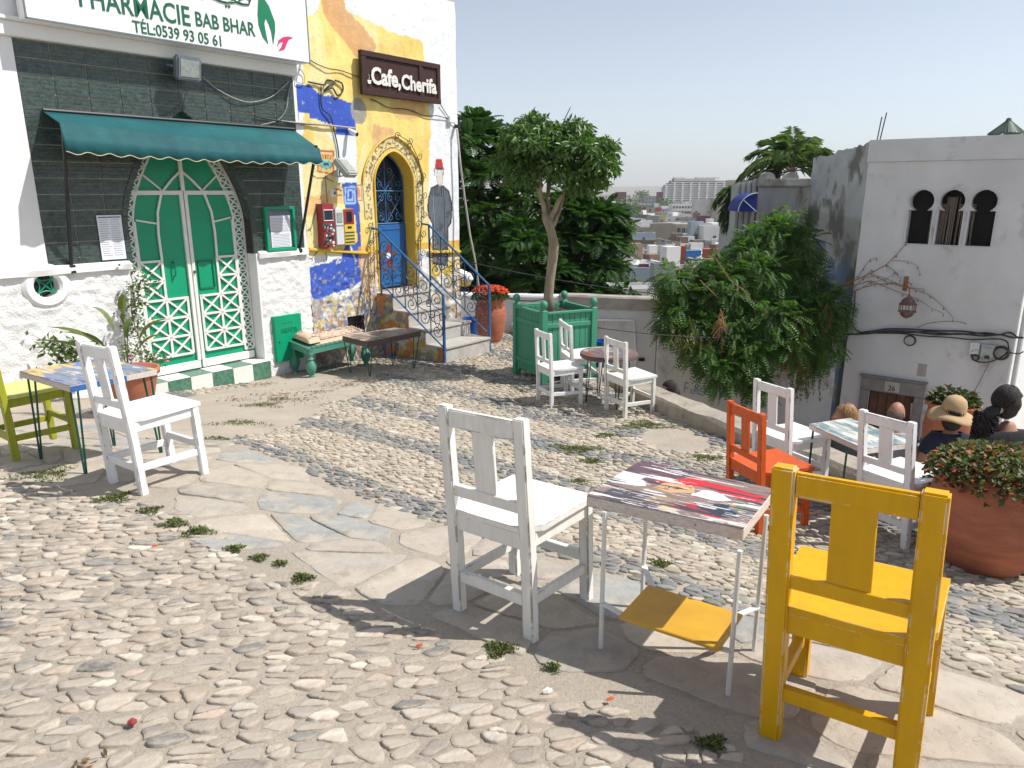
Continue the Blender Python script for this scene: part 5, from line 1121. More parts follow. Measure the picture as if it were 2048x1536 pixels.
Cs = [Vector(c) for c in Cs]; cc = sum(Cs, Vector())/4; fc = sum((Vector(f) for f in feet), Vector())/4; sh = Vector((fc.x-cc.x, fc.y-cc.y, 0))*.35
Cs = [(c+sh) for c in Cs]
top_body(Cs, .014, pt, 'yellow_shelf', 'shelf', .003)
for f in feet:
    q = min(Cs, key=lambda c: (Vector((c.x, c.y, 0))-Vector((f[0], f[1], 0))).length); part(MB().beam((f[0], f[1], -1.425), (q.x*.75+cc.x*.25+sh.x*.25, q.y*.75+cc.y*.25+sh.y*.25, -1.421), .022, .006), 'shelf_bracket', 'white_iron', pt)
# plank table at the left
Ca = [atz(38, 742, -1.12), atz(139, 772, -1.12), atz(314, 738, -1.12), atz(206, 716, -1.12)]
lt = thing('plank_table', 'low plank table painted yellow, blue and grey on green hairpin legs by pharmacy wall', 'table', (-2.7, 4.5, -1.75))
top_body(Ca, .04, lt, 'table_edge', 'table_top')
def pc2(s, t):
    n1 = fbm(s*4, t*24, 15); n2 = fbm(s*9, t*50, 16); n3 = fbm(s*3, t*3, 17); C = np.tile([.26, .24, .25], (len(s), 1)).astype(float)
    a = n3+(n1-.5)*.5; C[a > .56] = (.55, .40, .14); C[(a < .46)] = (.20, .24, .31); C[(fbm(s*4+5, t*7, 19) > .66)] = (.12, .12, .36); C[fbm(s*5+9, t*9, 20) > .74] = (.05, .22, .6); C[n1 > .66] = (.5, .47, .4)
    pl = np.abs((t*5) % 1-.5) > .485; C[pl] = (.05, .04, .04); return C*(0.7+.6*n2[:, None])
slab(Ca, .04, 120, pc2, 'painted_surface', 'tablepaint', lt, .0012)
for a, b, m in ((0, 1, 'table_edge'), (1, 2, 'blue_paint')):
    p, q = Vector(Ca[a]), Vector(Ca[b])
part(MB().beam(Vector(Ca[1])+Vector((.006, -.006, -.021)), Vector(Ca[1]).lerp(Vector(Ca[2]), .62)+Vector((.006, -.006, -.021)), .008, .034), 'blue_edge', 'blue_paint', lt)
zc = np.array([float(g1(c[0], c[1])) for c in Ca]); ctr = sum((Vector(c) for c in Ca), Vector())/4
for i, c in enumerate(Ca):
    p = Vector(c).lerp(ctr, .16); f = Vector(c).lerp(ctr, .10); ax = (Vector(Ca[1])-Vector(Ca[0])).normalized()
    part(hairpin(MB(), (p.x, p.y, -1.16), (f.x, f.y, zc[i]-.01), .10, .0065, ax), 'leg', 'green_iron', lt, smooth=True)
# plank table beside the striped bench
Ca = [atz(684, 672, -1.93), atz(733, 684, -1.93), atz(842, 662, -1.93), atz(790, 655, -1.93)]
bt = thing('plank_table', 'weathered brown plank table on thin dark hairpin legs beside the turned-leg bench', 'table', (-1.8, 9.8, -2.45))
top_body(Ca, .075, bt, 'table_wood', 'table_top', .006)
def pc3(s, t):
    n1 = fbm(s*3, t*20, 25); n2 = fbm(s*9, t*60, 26); n3 = fbm(s*4, t*4, 27); C = np.tile([.22, .15, .12], (len(s), 1)).astype(float); C[n3 > .58] = (.12, .16, .13); C[n3 < .42] = (.34, .30, .24); C[n1 > .64] = (.38, .33, .28); pl = np.abs((t*4) % 1-.5) > .48; C[pl] = (.05, .04, .04); return C*(0.6+.7*n2[:, None])
slab(Ca, .04, 70, pc3, 'painted_surface', 'tablepaint', bt, .0012)
for (u, v), q in zip(((706, 760), (740, 768), (816, 749), (781, 743)), (0, 1, 2, 3)):
    f = gp(u, v); z = g1(*f); p = Vector(Ca[q]).lerp(sum((Vector(c) for c in Ca), Vector())/4, .12); f = Vector((p.x*.6+f[0]*.4, p.y*.6+f[1]*.4, z))
    part(hairpin(MB(), (p.x, p.y, -2.0), f, .09, .007, (.8, .6, 0)), 'leg', 'green_iron', bt, smooth=True)
# round table
rt = thing('round_table', 'round dark red-brown painted table on thin black legs beside the green planter', 'table', (1.12, 8.22, -2.4))
n = 40; part(MB().lathe([(.02, -1.85), (.325, -1.85), (.335, -1.84), (.335, -1.81), (.325, -1.80), (.02, -1.80)], n, (1.12, 8.22, 0)), 'table_top', 'table_wood', rt, 0)
Rg, Ag = np.meshgrid(np.linspace(0.001, .33, 50), np.linspace(0, 2*math.pi, 120)); xx = 1.12+Rg*np.cos(Ag); yy = 8.22+Rg*np.sin(Ag)
n1 = fbm(xx*9, yy*9, 3).ravel(); n2 = fbm(xx*30, yy*30, 5).ravel(); n3 = fbm(xx*7+5, yy*7, 8).ravel(); Cc = np.tile([.17, .11, .10], (xx.size, 1)).astype(float)
Cc[n1 > .58] = (.12, .13, .22); Cc[n3 > .62] = (.34, .29, .2); Cc[n3 < .30] = (.22, .06, .05); Cc *= (.5+.9*n2[:, None]); i = np.arange(119*49); r, c = i//49, i % 49; k = r*50+c
link('painted_surface', np_mesh('painted_surface', np.stack([xx.ravel(), yy.ravel(), np.full(xx.size, -1.798)], 1)-np.array(BASE[rt.name]), np.stack([k, k+1, k+51, k+50], 1), 'paint', Cc), 'tablepaint', rt)
for a in (.3, 1.87, 3.44, 5.0):
    p = (1.12+.24*math.cos(a), 8.22+.24*math.sin(a)); f = (1.12+.27*math.cos(a), 8.22+.27*math.sin(a)); part(hairpin(MB(), (*p, -1.85), (*f, g1(*f)), .09, .006, (-math.sin(a), math.cos(a), 0)), 'leg', 'dark_iron', rt, smooth=True)
# pale table between the two white chairs at the right
K = 1.075; Ca = [np.array(p)*K for p in ((1.873, 4.377, -1.42), (2.018, 3.933, -1.42), (2.302, 4.027, -1.42), (2.173, 4.492, -1.42))]
Ca = [atz(1618, 848, -1.53), atz(1730, 898, -1.53), atz(1830, 885, -1.53), atz(1700, 836, -1.53)]
ht = thing('pale_table', 'pale blue-white painted table between the orange chair and the white chair at right', 'table', (2.2, 4.6, -2.05))
top_body(Ca, .035, ht, 'table_edge', 'table_top')
def pc4(s, t): n1 = fbm(s*3, t*9, 35); n2 = fbm(s*7, t*20, 36); C = np.tile([.36, .42, .42], (len(s), 1)).astype(float); C[n1 > .55] = (.62, .62, .58); C[n1 < .42] = (.16, .24, .26); C[n2 > .66] = (.5, .42, .3); return C*(.75+.4*n2[:, None])
slab(Ca, .035, 90, pc4, 'painted_surface', 'tablepaint', ht, .0012)
for q in range(4):
    p = Vector(Ca[q]).lerp(sum((Vector(c) for c in Ca), Vector())/4, .10); part(MB().tube([(p.x, p.y, -1.56), (p.x, p.y, g1(p.x, p.y)-.01)], .0075, 8), 'leg', 'green_iron', ht, smooth=True)
# ------------------------------------------------------------------ bench with turned legs and a striped cushion
bz = -2.03
B4 = [gp(588, 745), gp(622, 755), gp(735, 730), gp(705, 720)]
bn = thing('bench', 'sea green wooden bench with turned baluster legs against the mural wall', 'bench', (-2.6, 10.2, -2.47))
pr_ = [(.045, 0), (.05, .02), (.035, .05), (.05, .07), (.075, .12), (.08, .17), (.06, .22), (.035, .26), (.05, .28), (.03, .31), (.045, .35), (.035, .38), (.045, .40), (.045, .42)]
c4 = [Vector((p[0], p[1], 0)) for p in B4]; ctr = sum(c4, Vector())/4
for p in c4:
    q = p.lerp(ctr, .04); z = g1(q.x, q.y)-.01; s_ = (bz-.03-z)/.42; part(MB().lathe([(r_*.9, h*s_) for r_, h in pr_], 14, (q.x, q.y, z)), 'leg', 'bench', bn, smooth=True)
e0, e1, e2, e3 = [p+(p-ctr)*.09 for p in c4]
fr = MB()
for a, b in ((e0, e1), (e1, e2), (e2, e3), (e3, e0)): a_, b_ = a.lerp(ctr, .06), b.lerp(ctr, .06); part(MB().beam((a_.x, a_.y, bz-.055), (b_.x, b_.y, bz-.055), .025, .075), 'apron', 'bench', bn, .003)
nsl = 14
for i in range(nsl):
    a, b = e0.lerp(e3, (i+.06)/nsl), e0.lerp(e3, (i+.94)/nsl); c, d = e1.lerp(e2, (i+.94)/nsl), e1.lerp(e2, (i+.06)/nsl)
    V_ = [(p.x, p.y, z+.004*rng.random()*(z > bz)) for z in (bz-.016, bz+.006) for p in (a, b, c, d)]; part(MB().add(V_, [(3, 2, 1, 0), (4, 5, 6, 7), (0, 1, 5, 4), (1, 2, 6, 5), (2, 3, 7, 6), (3, 0, 4, 7)]), 'slat', 'bench', bn, .002)
cu = thing('seat_cushion', 'long flat cushion with beige and brown stripes lying on the green bench', 'cushion', (-2.5, 10.3, bz+.01))
def cush(a0, b0, th, z0, name):
    n, k = 24, 12; vs = []
    for j in range(k+1):
        for i in range(n+1):
            s, t_ = i/n, j/k; p = e0.lerp(e3, a0+(b0-a0)*s).lerp(e1.lerp(e2, a0+(b0-a0)*s), .06+.88*t_); ed = (math.sin(math.pi*min(1, max(0, s)))**.25)*(math.sin(math.pi*t_)**.25) if 0 < s < 1 and 0 < t_ < 1 else 0
            vs.append((p.x, p.y, z0+th*ed+.01*vnoise(s*6, t_*4, 8)*ed))
    m_ = n+1; f = [(j*m_+i, j*m_+i+1, (j+1)*m_+i+1, (j+1)*m_+i) for j in range(k) for i in range(n)]; return MB().add(vs, f)
o = part(cush(.14, .98, .05, bz+.012, 'c'), 'cover', 'cushion', cu, smooth='all'); o2 = part(cush(.06, .24, .085, bz+.045, 'c'), 'rolled_end', 'cushion', cu, smooth='all')
for t_ in (.12, .26, .42, .58, .74, .88):
    pts = []
    for s in np.linspace(.16, .96, 12): p = e0.lerp(e3, s).lerp(e1.lerp(e2, s), .06+.88*t_); pts.append((p.x, p.y, bz+.062))
    part(MB().tube(pts, .009, 5), 'stripe', 'cushion_stripe', cu)
    pts = []
    for s in np.linspace(.075, .225, 7): p = e0.lerp(e3, s).lerp(e1.lerp(e2, s), .06+.88*t_); pts.append((p.x, p.y, bz+.128-.4*(s-.15)**2*20))
    part(MB().tube(pts, .009, 5), 'stripe', 'cushion_stripe', cu)
# ------------------------------------------------------------------ green planter box with its tree
F4 = [Vector((.062, 9.764, 0)), Vector((.402, 9.125, 0)), Vector((1.063, 9.437, 0))]; F4.append(F4[0]+F4[2]-F4[1]); pcx = (F4[0]+F4[2])/2; zt_ = -1.50
pl = thing('planter_box', 'large square green wooden planter box with ball finials holding the tree', 'planter', (pcx.x, pcx.y, -2.44))
for p in F4:
    d = (p-pcx).normalized()*.0; a = (F4[2]-F4[1]).normalized(); mb = MB(); rz = Matrix.Rotation(math.atan2(a.y, a.x), 3, 'Z'); z = g1(p.x, p.y)
    part(mb.box((p.x-.04, p.y-.04, z), (p.x+.04, p.y+.04, zt_+.04), rz), 'corner_post', 'planter', pl, .004)
    part(MB().lathe([(.0, 0), (.025, .0), (.02, .02), (.035, .035), (.048, .06), (.05, .08), (.042, .105), (.02, .125), (0, .13)], 14, (p.x, p.y, zt_+.04)), 'finial', 'planter', pl, smooth=True)
for k in range(4):
    a, b = F4[k], F4[(k+1) % 4]; d = (b-a).normalized(); o_ = Vector((d.y, -d.x, 0)); o_ = o_ if (o_.dot((a+b)/2-pcx) > 0) else -o_; n = 8; L = (b-a).length; ins_ = .04
    for i in range(n):
        p, q = a+d*(ins_+(L-2*ins_)*(i+.03)/n), a+d*(ins_+(L-2*ins_)*(i+.97)/n)
        part(MB().beam((p.x, p.y, (-2.34+zt_)/2), (q.x, q.y, (-2.34+zt_)/2), .022, zt_+2.34-.01), 'board', 'planter', pl, .002)
    for z, h in ((zt_-.16, .055), (-2.20, .055), (zt_+.005, .03)):
        p, q = a+d*ins_+o_*.018, b-d*ins_+o_*.018; part(MB().beam((p.x, p.y, z), (q.x, q.y, z), .02 if h > .04 else .05, h), 'rail', 'planter', pl, .003)
    # shaped skirt between the feet
    p0, p1 = a+d*ins_, b-d*ins_; L2 = (p1-p0).length; xs = np.linspace(0, 1, 13); zz0 = lambda s: g1(*(p0.lerp(p1, s)).to_2d()) if False else -2.44
    up = [(s, -2.30) for s in xs]; lo = [(s, -2.43+.11*min(1, (math.sin(math.pi*s))*2.2)**.6) for s in xs[::-1]]
    vs = [tuple(p0.lerp(p1, s)+o_*e+Vector((0, 0, z))) for e in (.010, -.012) for s, z in up+lo]; m_ = len(up+lo)
    fs = [(i, i+1, m_-2-i, m_-1-i) for i in range(12)]+[(m_+i+1, m_+i, m_+m_-1-i, m_+m_-2-i) for i in range(12)]+[(i, i+m_, (i+1) % m_+m_, (i+1) % m_) for i in range(m_)]
    part(MB().add(vs, fs), 'skirt', 'planter', pl)
part(MB().add([tuple(p.lerp(pcx, .04)+Vector((0, 0, zt_-.07+.0*i))) for i, p in enumerate(F4)], [(0, 1, 2, 3)]), 'soil', 'soil', pl)
mb = MB()
for i in range(150):
    a, b = rng.random(2); p = F4[0].lerp(F4[1], a).lerp(F4[3].lerp(F4[2], a), b).lerp(pcx, .08); r_ = .012+.014*rng.random(); mb.lathe([(0, 0), (r_, .2*r_), (r_*.7, r_), (0, r_*1.1)], 5, (p.x, p.y, zt_-.075))
part(mb, 'soil_crumbs', 'soil', pl, kind='stuff')
# terracotta pots
def lathe_pot(name, label, c, prof, m, n=48, lean=0):
    o = thing(name, label, 'plant pot', c); part(MB().lathe([(r_, c[2]+z) for r_, z in prof], n, (c[0], c[1], 0)), 'pot', m, o, smooth='all'); return o
bp = g1(2.585, 3.68)
P1 = lathe_pot('terracotta_pot', 'big round terracotta pot with bushy plant at the right edge behind the yellow chair', (2.60, 3.66, bp), [(.0, -.02), (.16, -.02), (.17, .0), (.215, .05), (.275, .16), (.302, .28), (.300, .38), (.28, .47), (.262, .53), (.26, .56), (.245, .56), (.24, .50), (0, .49)], 'terracotta')
P2_ = lathe_pot('terracotta_pot', 'tall terracotta pot of red flowers beside the stair railing', (-.36, 12.15, g1(-.36, 12.15)), [(0, -.02), (.15, -.02), (.16, 0), (.21, .12), (.25, .30), (.265, .45), (.25, .58), (.225, .66), (.25, .72), (.255, .75), (.23, .75), (.22, .68), (0, .67)], 'terracotta')
P3_ = lathe_pot('terracotta_pot', 'terracotta pot with a sparse shrub beyond the woman in the straw hat', (5.68, 9.0, -3.55), [(0, -.02), (.15, -.02), (.17, 0), (.24, .2), (.30, .45), (.31, .6), (.29, .75), (.27, .84), (.32, .89), (.32, .92), (.29, .92), (.28, .84), (0, .83)], 'terracotta')
zp = g1(-3.5, 6.55); P4_ = lathe_pot('terracotta_pot', 'stained terracotta pot under the colourful plank table by the doorstep', (-3.55, 6.55, zp), [(0, -.02), (.13, -.02), (.14, 0), (.19, .16), (.235, .36), (.25, .40), (.265, .40), (.265, .45), (.24, .45), (.23, .40), (0, .39)], 'terracotta2')
# leafy fill of the big pot
def fill(c, r_, h, n, L, m, root, name='plant', lo=.6, hi=1.5, redness=0., spill=.0):
    a = rng.uniform(0, 2*math.pi, n); rr = r_*np.sqrt(rng.random(n)); z = c[2]+h*np.sqrt(np.clip(1-(rr/r_)**2.6, 0, 1))*rng.uniform(.35, 1, n)-spill*(rr/r_)**4*rng.random(n)
    P = np.stack([c[0]+rr*np.cos(a), c[1]+rr*np.sin(a), z], 1); D = rdir(n)+np.stack([np.cos(a)*rr/r_, np.sin(a)*rr/r_, .3*np.ones(n)], 1)*1.1
    T = rtint(n, lo, hi); m_ = rng.random(n) < redness; T[m_] *= np.array([3.6, .75, 1.1]); V, F, T = leaves(P, D, rdir(n)*.6+np.array([0, 0, 1]), rng.uniform(.7, 1.2, n)*L, rng.uniform(.5, .7, n)*L, .2, T)
    return link(name, np_mesh(name, V-np.array(BASE[root.name]), F, 'tint', T), m, root)
fill((2.60, 3.66, bp+.53), .325, .15, 2600, .042, 'leaf_pot', P1, 'plant', .6, 1.5, .17, .07)
fill((-.36, 12.15, -1.75), .30, .16, 900, .05, 'leaf_plant', P2_, 'plant', .4, 1.1)
mb = MB()
for i in range(230): a = rng.random()*6.28; rr = .31*math.sqrt(rng.random()); r_ = .016+.014*rng.random(); mb.lathe([(0, -r_), (r_, -.2*r_), (r_*.8, .6*r_), (0, r_*.5)], 5, (-.36+rr*math.cos(a), 12.15+rr*math.sin(a), -1.68+.13*math.sqrt(max(0, 1-(rr/.32)**2))+.03*rng.random()))
part(mb, 'flowers', 'flower', P2_, kind='stuff')
fill((5.68, 9.0, -2.66), .27, .20, 420, .09, 'leaf_plant', P3_, 'plant', .3, .8, .1)
# plants behind the left table: broad leaves, trailing green and a small flowering climber
lp = thing('broad_leaf_plant', 'broad-leaved plant with long pale blades in the stained pot beside the door', 'plant', (-3.55, 6.55, zp+.4))
for k, (dx, dy, dz, w_) in enumerate(((-.75, .1, .42, .09), (-.52, -.05, .40, .10), (-.25, 0, .62, .09), (.10, -.1, .75, .08), (.45, -.05, .52, .09), (.30, .1, .35, .08), (-.9, .1, .30, .07), (.05, .1, .5, .1))):
    base = Vector((-3.55, 6.55, zp+.40)); tip = base+Vector((dx, dy, dz)); mid = base+Vector((dx*.35, dy*.3, dz*.95)); pts = bez(base, mid, tip, 10); mb = MB(); vs = []
    for i, p in enumerate(pts):
        t_ = i/10; ww = .012 if t_ < .4 else w_*math.sin(math.pi*((t_-.4)/.6)**.8)*.8+.006; d = (pts[min(i+1, 10)]-pts[max(i-1, 0)]).normalized(); s_ = d.cross(Vector((0, 0, 1))).normalized() if abs(d.z) < .98 else Vector((1, 0, 0)); u = s_.cross(d)
        vs += [p-s_*ww/2+u*ww*.3, p, p+s_*ww/2+u*ww*.3]
    me = MB().add(vs, [(3*i+j, 3*i+j+1, 3*i+j+4, 3*i+j+3) for i in range(10) for j in (0, 1)]).mesh('leaf', BASE[lp.name]); a = me.attributes.new('tint', 'FLOAT_COLOR', 'POINT'); a.data.foreach_set('color', np.tile([1.1+.3*rng.random(), 1.1, .8, 1], len(me.vertices)).astype(np.float32)); link('leaf', me, 'leaf_plant', lp)
def sprays(root, c, n, r_, L, m, name, tr=1.):
    P = np.array(c)+rng.normal(0, 1, (n, 3))*np.array(r_); D = rdir(n); D[:, 2] = D[:, 2]*.6+.1; V, F, T = leaves(P, D, rdir(n)*.7+np.array([0, 0, .8]), rng.uniform(.6, 1.2, n)*L, rng.uniform(.4, .7, n)*L, .25, rtint(n)*tr); return link(name, np_mesh(name, V-np.array(BASE[root.name]), F, 'tint', T), m, root)
o = thing('climbing_plant', 'thin climber with small white flowers growing up beside the green door', 'plant', (-3.9, 7.1, -2.1)); q = lambda u, v, off=8.45: Vector(tuple(NW*0+ray(u, v)*(-off/(NW@ray(u, v)))))
path = [q(290, 700), q(272, 660), q(262, 620), q(275, 590), q(282, 560)]; mb = MB().tube(path, .008, 5); part(mb, 'stem', 'leaf_plant' if False else 'bark', o)
for p in path[1:]: sprays(o, tuple(p), 60, (.07, .04, .09), .06, 'leaf_plant', 'leaves')
mb = MB()
for i in range(34): p = path[rng.integers(1, 5)]+Vector(rng.normal(0, .07, 3)); mb.lathe([(0, -.012), (.016, 0), (0, .008)], 5, tuple(p))
part(mb, 'flowers', 'sign_white', o, kind='stuff')
o = thing('low_shrub', 'low leafy shrub growing against the rough white wall behind the plank table', 'plant', tuple(q(130, 730, 8.3))); 
for (u, v) in ((100, 690), (122, 700), (150, 712), (135, 720), (165, 700)): sprays(o, tuple(q(u, v, 8.3)), 55, (.09, .07, .06), .075, 'leaf_plant', 'leaves')
o = thing('flowering_creeper', 'creeper with a few pink flowers spilling over the pot edge at the door', 'plant', tuple(q(300, 720, 8.1)))
for (u, v) in ((270, 708), (290, 712), (305, 715), (250, 700), (318, 722)): sprays(o, tuple(q(u, v, 8.1)), 45, (.07, .05, .04), .05, 'leaf_plant', 'leaves')
mb = MB()
for (u, v) in ((262, 716), (312, 715), (335, 722), (258, 708)): p = q(u, v, 8.0); mb.lathe([(0, -.02), (.025, 0), (0, .01)], 6, tuple(p))
part(mb, 'flowers', 'flower_pink', o, kind='stuff')
# plastic bins
def bin_(label, c, r_, h):
    z = g1(c[0], c[1]); o = thing('bin', label, 'bin', (c[0], c[1], z)); part(MB().lathe([(r_*.85, z), (r_*.9, z+.02), (r_, z+h-.03), (r_*1.06, z+h-.03), (r_*1.06, z+h), (r_*.9, z+h), (r_*.85, z+.06), (0, z+.06)], 20, (c[0], c[1], 0)), 'body', 'bin_blue', o, smooth=True); return o
bin_('bright blue plastic bin standing between the stair and the flower pot', tuple(atz(943, 668, -2.46)[:2]), .15, .33)
bin_('blue barrel half hidden behind the green planter and the round table', tuple(atz(1206, 752, -2.45)[:2]), .12, .50)
# ------------------------------------------------------------------ the tall tree in the planter
def tube_part(segs, name, m, root, n=10):
    mb = MB()
    for pts, rs in segs: mb.tube(pts, rs, n)
    return part(mb, name, m, root, smooth='all')
def branch(p, q, r0, r1, bend=.08, n=8, seed=0):
    r_ = random.Random(seed); p, q = Vector(p), Vector(q); L = (q-p).length; off = Vector((r_.uniform(-1, 1), r_.uniform(-1, 1), r_.uniform(-.3, .6)))*bend*L
    pts = [p.lerp(q, i/n)+off*math.sin(math.pi*i/n)+Vector((r_.uniform(-1, 1), r_.uniform(-1, 1), 0))*L*.012*(0 < i < n) for i in range(n+1)]; return pts, [r0+(r1-r0)*i/n for i in range(n+1)]
TY = 9.60; TX = float(aty(1098, 620, TY)[0]); sc_ = TY/10.6
ft = thing('potted_tree', 'round-headed evergreen tree with twisted pale trunk growing in the green planter box', 'tree', (TX, TY, -1.58))
trunk = [Vector(tuple(aty(u, v, TY))) for u, v in ((1098, 628), (1097, 590), (1100, 560), (1105, 520), (1108, 490), (1103, 465), (1094, 440), (1090, 425))]
trunk[0].z = -1.62; segs = [(trunk, [.075, .066, .062, .066, .068, .058, .062, .05])]
F_ = trunk[-1]; lim = []
def px(u, v, y): return Vector(tuple(aty(u, v, y)))
for k, (a, (u, v, dy)) in enumerate((((1092, 430, 0), (1062, 350, .1)), ((1092, 430, 0), (1080, 350, -.3)), ((1104, 455, 0), (1130, 360, .15)), ((1100, 440, 0), (1150, 350, -.25)), ((1096, 435, 0), (1105, 330, .3)))):
    p = px(a[0], a[1], TY); q = px(u, v, TY+dy); segs.append(branch(p, q, .036, .02, .06, 8, k)); lim.append(q)
    for j in range(4):
        q2 = q+Vector((random.uniform(-.45, .45), random.uniform(-.5, .5), random.uniform(.15, .7))); segs.append(branch(q, q2, .014, .005, .1, 5, k*9+j))
tube_part(segs, 'trunk', 'bark', ft)
def tree_blobs(blobs, nleaf, L, tint_top=1.5):
    P, D, T, Nn = [], [], [], []
    for (c, r_) in blobs:
        d = rdir(nleaf); d[:, 2] = np.where(d[:, 2] < -.35, -d[:, 2], d[:, 2]); rad = rng.uniform(.55, 1.05, nleaf)[:, None]
        P.append(np.array(c)+d*rad*np.array(r_)); dd = d*.75+rdir(nleaf)*.7+np.array([0, 0, -.75]); D.append(dd); Nn.append(d+rdir(nleaf)*.5); T.append(rtint(nleaf, .65, 1.45, .1))
    P, D, Nn, T = map(np.concatenate, (P, D, Nn, T)); return leaves(P, D, Nn, rng.uniform(.8, 1.25, len(P))*L, rng.uniform(.36, .5, len(P))*L, .22, T)
bl = []
for (u, v, ry) in ((1010, 290, .25), (1035, 262, .3), (1050, 330, .35), (1080, 262, .35), (1085, 310, .4), (1120, 300, .4), (1125, 262, .3), (1160, 255, .3), (1165, 300, .4), (1150, 345, .35), (1190, 290, .3), (1205, 330, .3), (1200, 370, .25), (1165, 385, .3), (1225, 340, .2), (1030, 365, .25), (1062, 285, .45), (1130, 355, .4), (1000, 330, .2), (1062, 245, .12), (1100, 345, .5), (1220, 300, .15)):
    for s_ in (-1, 1):
        q = px(1112+(u-1112)*.84+random.uniform(-6, 6), 330+(v-330)*.88+random.uniform(-4, 4), TY+s_*ry*random.uniform(.5, 1.3)); bl.append((tuple(q), (.17+.06*random.random(), .20, .12+.06*random.random())))
V, F, T = tree_blobs(bl, 200, .088); link('crown', np_mesh('crown', V-np.array(BASE[ft.name]), F, 'tint', T), 'leaf_ficus', ft)
# ------------------------------------------------------------------ feathery trees behind the wall
def fronds(P, D, L, npair, lw, droop, seed=0, leafw=.16):
    """pinnate leaves: rachis direction D, length L, npair leaflet pairs"""
    n = len(P); D = D/np.linalg.norm(D, axis=1)[:, None]; up = np.tile([0, 0, 1.], (n, 1))+rdir(n)*.25; Sd = np.cross(D, up); Sd /= np.linalg.norm(Sd, axis=1)[:, None]; Nn = np.cross(Sd, D)
    out = []; L = np.broadcast_to(L, n)[:, None]; base_t = rtint(n, .6, 1.45, .1)
    for k in range(npair):
        t_ = (k+.6)/npair; pos = P+D*L*t_-np.array([0, 0, 1])*L*droop*t_**2; ln_ = L*lw*math.sin(math.pi*(.12+.8*t_))**.8
        for s_ in (-1, 1): out.append(leaves(pos, Sd*s_+D*.45-Nn*.15, Nn, ln_[:, 0], L[:, 0]*leafw, .12, base_t*rng.uniform(.85, 1.15, (n, 1))))
    return join(out)
def feather_tree(label, c, blobs, nfr, L, seed, trunks):
    t_ = thing('feathery_tree', label, 'tree', c); tube_part([branch(*b[:2], b[2], b[3], .08, 7, seed+i) for i, b in enumerate(trunks)], 'trunk', 'bark_dark', t_, 7)
    P, D = [], []
    nfr = int(nfr*1.9)
    for (p, r_) in blobs:
        d = rdir(nfr); d[:, 2] = np.abs(d[:, 2])*.9-.25; P.append(np.array(p)+d*np.array(r_)*rng.uniform(.35, 1, (nfr, 1))); dd = d.copy(); dd[:, 2] = dd[:, 2]*.7+.1; D.append(dd+rdir(nfr)*.65)
    P, D = np.concatenate(P), np.concatenate(D); V, F, T = fronds(P, D, rng.uniform(.6, 1.2, len(P))*L*.72, 9, .36, .30, seed, .13)
    link('crown', np_mesh('crown', V-np.array(c), F, 'tint', T), 'leaf_dark', t_); return t_
def B(L): return [(tuple(px(u, v, y)), (rx, ry, rz)) for u, v, y, rx, ry, rz in L]
c = tuple(px(1010, 575, 17)); feather_tree('tall dark feathery tree directly behind the cafe corner, left of the potted tree', c, B([(930, 280, 17, .55, .8, .3), (970, 275, 17.5, .5, .7, .3), (925, 340, 17, .6, .9, .45), (975, 350, 17, .7, .9, .5), (1020, 330, 17.5, .6, .8, .5), (930, 410, 17, .6, .9, .5), (985, 420, 16.8, .7, .9, .5), (1040, 400, 17, .6, .8, .5), (925, 480, 17, .5, .9, .45), (970, 490, 16.6, .6, .9, .45), (1000, 560, 17.5, .9, .5, .3), (930, 560, 17, .6, .6, .4), (960, 250, 17.5, .3, .4, .2), (950, 600, 17, .7, .6, .3), (1010, 590, 16.8, .6, .6, .3)]), 62, .62, 3,
    [(px(1012, 640, 17), px(1000, 520, 17), .16, .10), (px(1000, 520, 17), px(960, 330, 17), .09, .03), (px(1000, 520, 17), px(1010, 380, 17.3), .08, .03), (px(940, 640, 17), px(930, 420, 17), .10, .04)])
c = tuple(px(1060, 590, 15.5)); feather_tree('lower bright-topped feathery tree between the flower pot and the potted trunk', c, B([(1050, 480, 15.5, .45, .6, .4), (1040, 530, 15.5, .5, .6, .35), (1075, 500, 15.5, .4, .5, .35), (1110, 540, 15.5, .5, .5, .35), (1065, 560, 15.5, .4, .4, .25), (1035, 450, 15.8, .3, .4, .2)]), 60, .45, 5, [(px(1035, 625, 15.5), px(1042, 560, 15.5), .09, .06), (px(1042, 560, 15.5), px(1020, 490, 15.5), .05, .02), (px(1042, 560, 15.5), px(1075, 500, 15.5), .05, .02)])
c = tuple(px(1160, 590, 16.5)); feather_tree('wide dark feathery tree right of the potted trunk, in front of the distant town', c, B([(1120, 420, 16.5, .5, .7, .4), (1165, 430, 16.5, .5, .7, .35), (1200, 425, 16.5, .45, .6, .3), (1130, 480, 16.3, .6, .7, .4), (1185, 480, 16.3, .6, .7, .4), (1220, 490, 16.5, .3, .5, .35), (1150, 530, 16.2, .6, .6, .35), (1205, 535, 16.2, .5, .6, .35), (1170, 575, 16, .6, .5, .2), (1225, 450, 16.6, .25, .4, .25), (1120, 570, 16, .5, .5, .25), (1145, 395, 16.8, .35, .5, .25), (1100, 600, 16, .6, .5, .25), (1190, 600, 15.8, .5, .4, .12)]), 62, .55, 7, [(px(1150, 640, 16.5), px(1150, 540, 16.5), .12, .08), (px(1150, 540, 16.5), px(1190, 440, 16.5), .06, .03), (px(1150, 540, 16.5), px(1120, 440, 16.5), .06, .03)])
c = tuple(px(1070, 600, 19.5)); o = thing('dense_shrubbery', 'dense dark shrubbery filling the shade beneath the feathery trees', 'shrub', c); sb_ = []
for u in range(905, 1236, 22):
    for v in (455, 500, 545, 590): sb_.append((tuple(px(u+random.uniform(-8, 8), v+random.uniform(-8, 8), 19.5+random.uniform(-.5, .5))), (.42, .5, .36)))
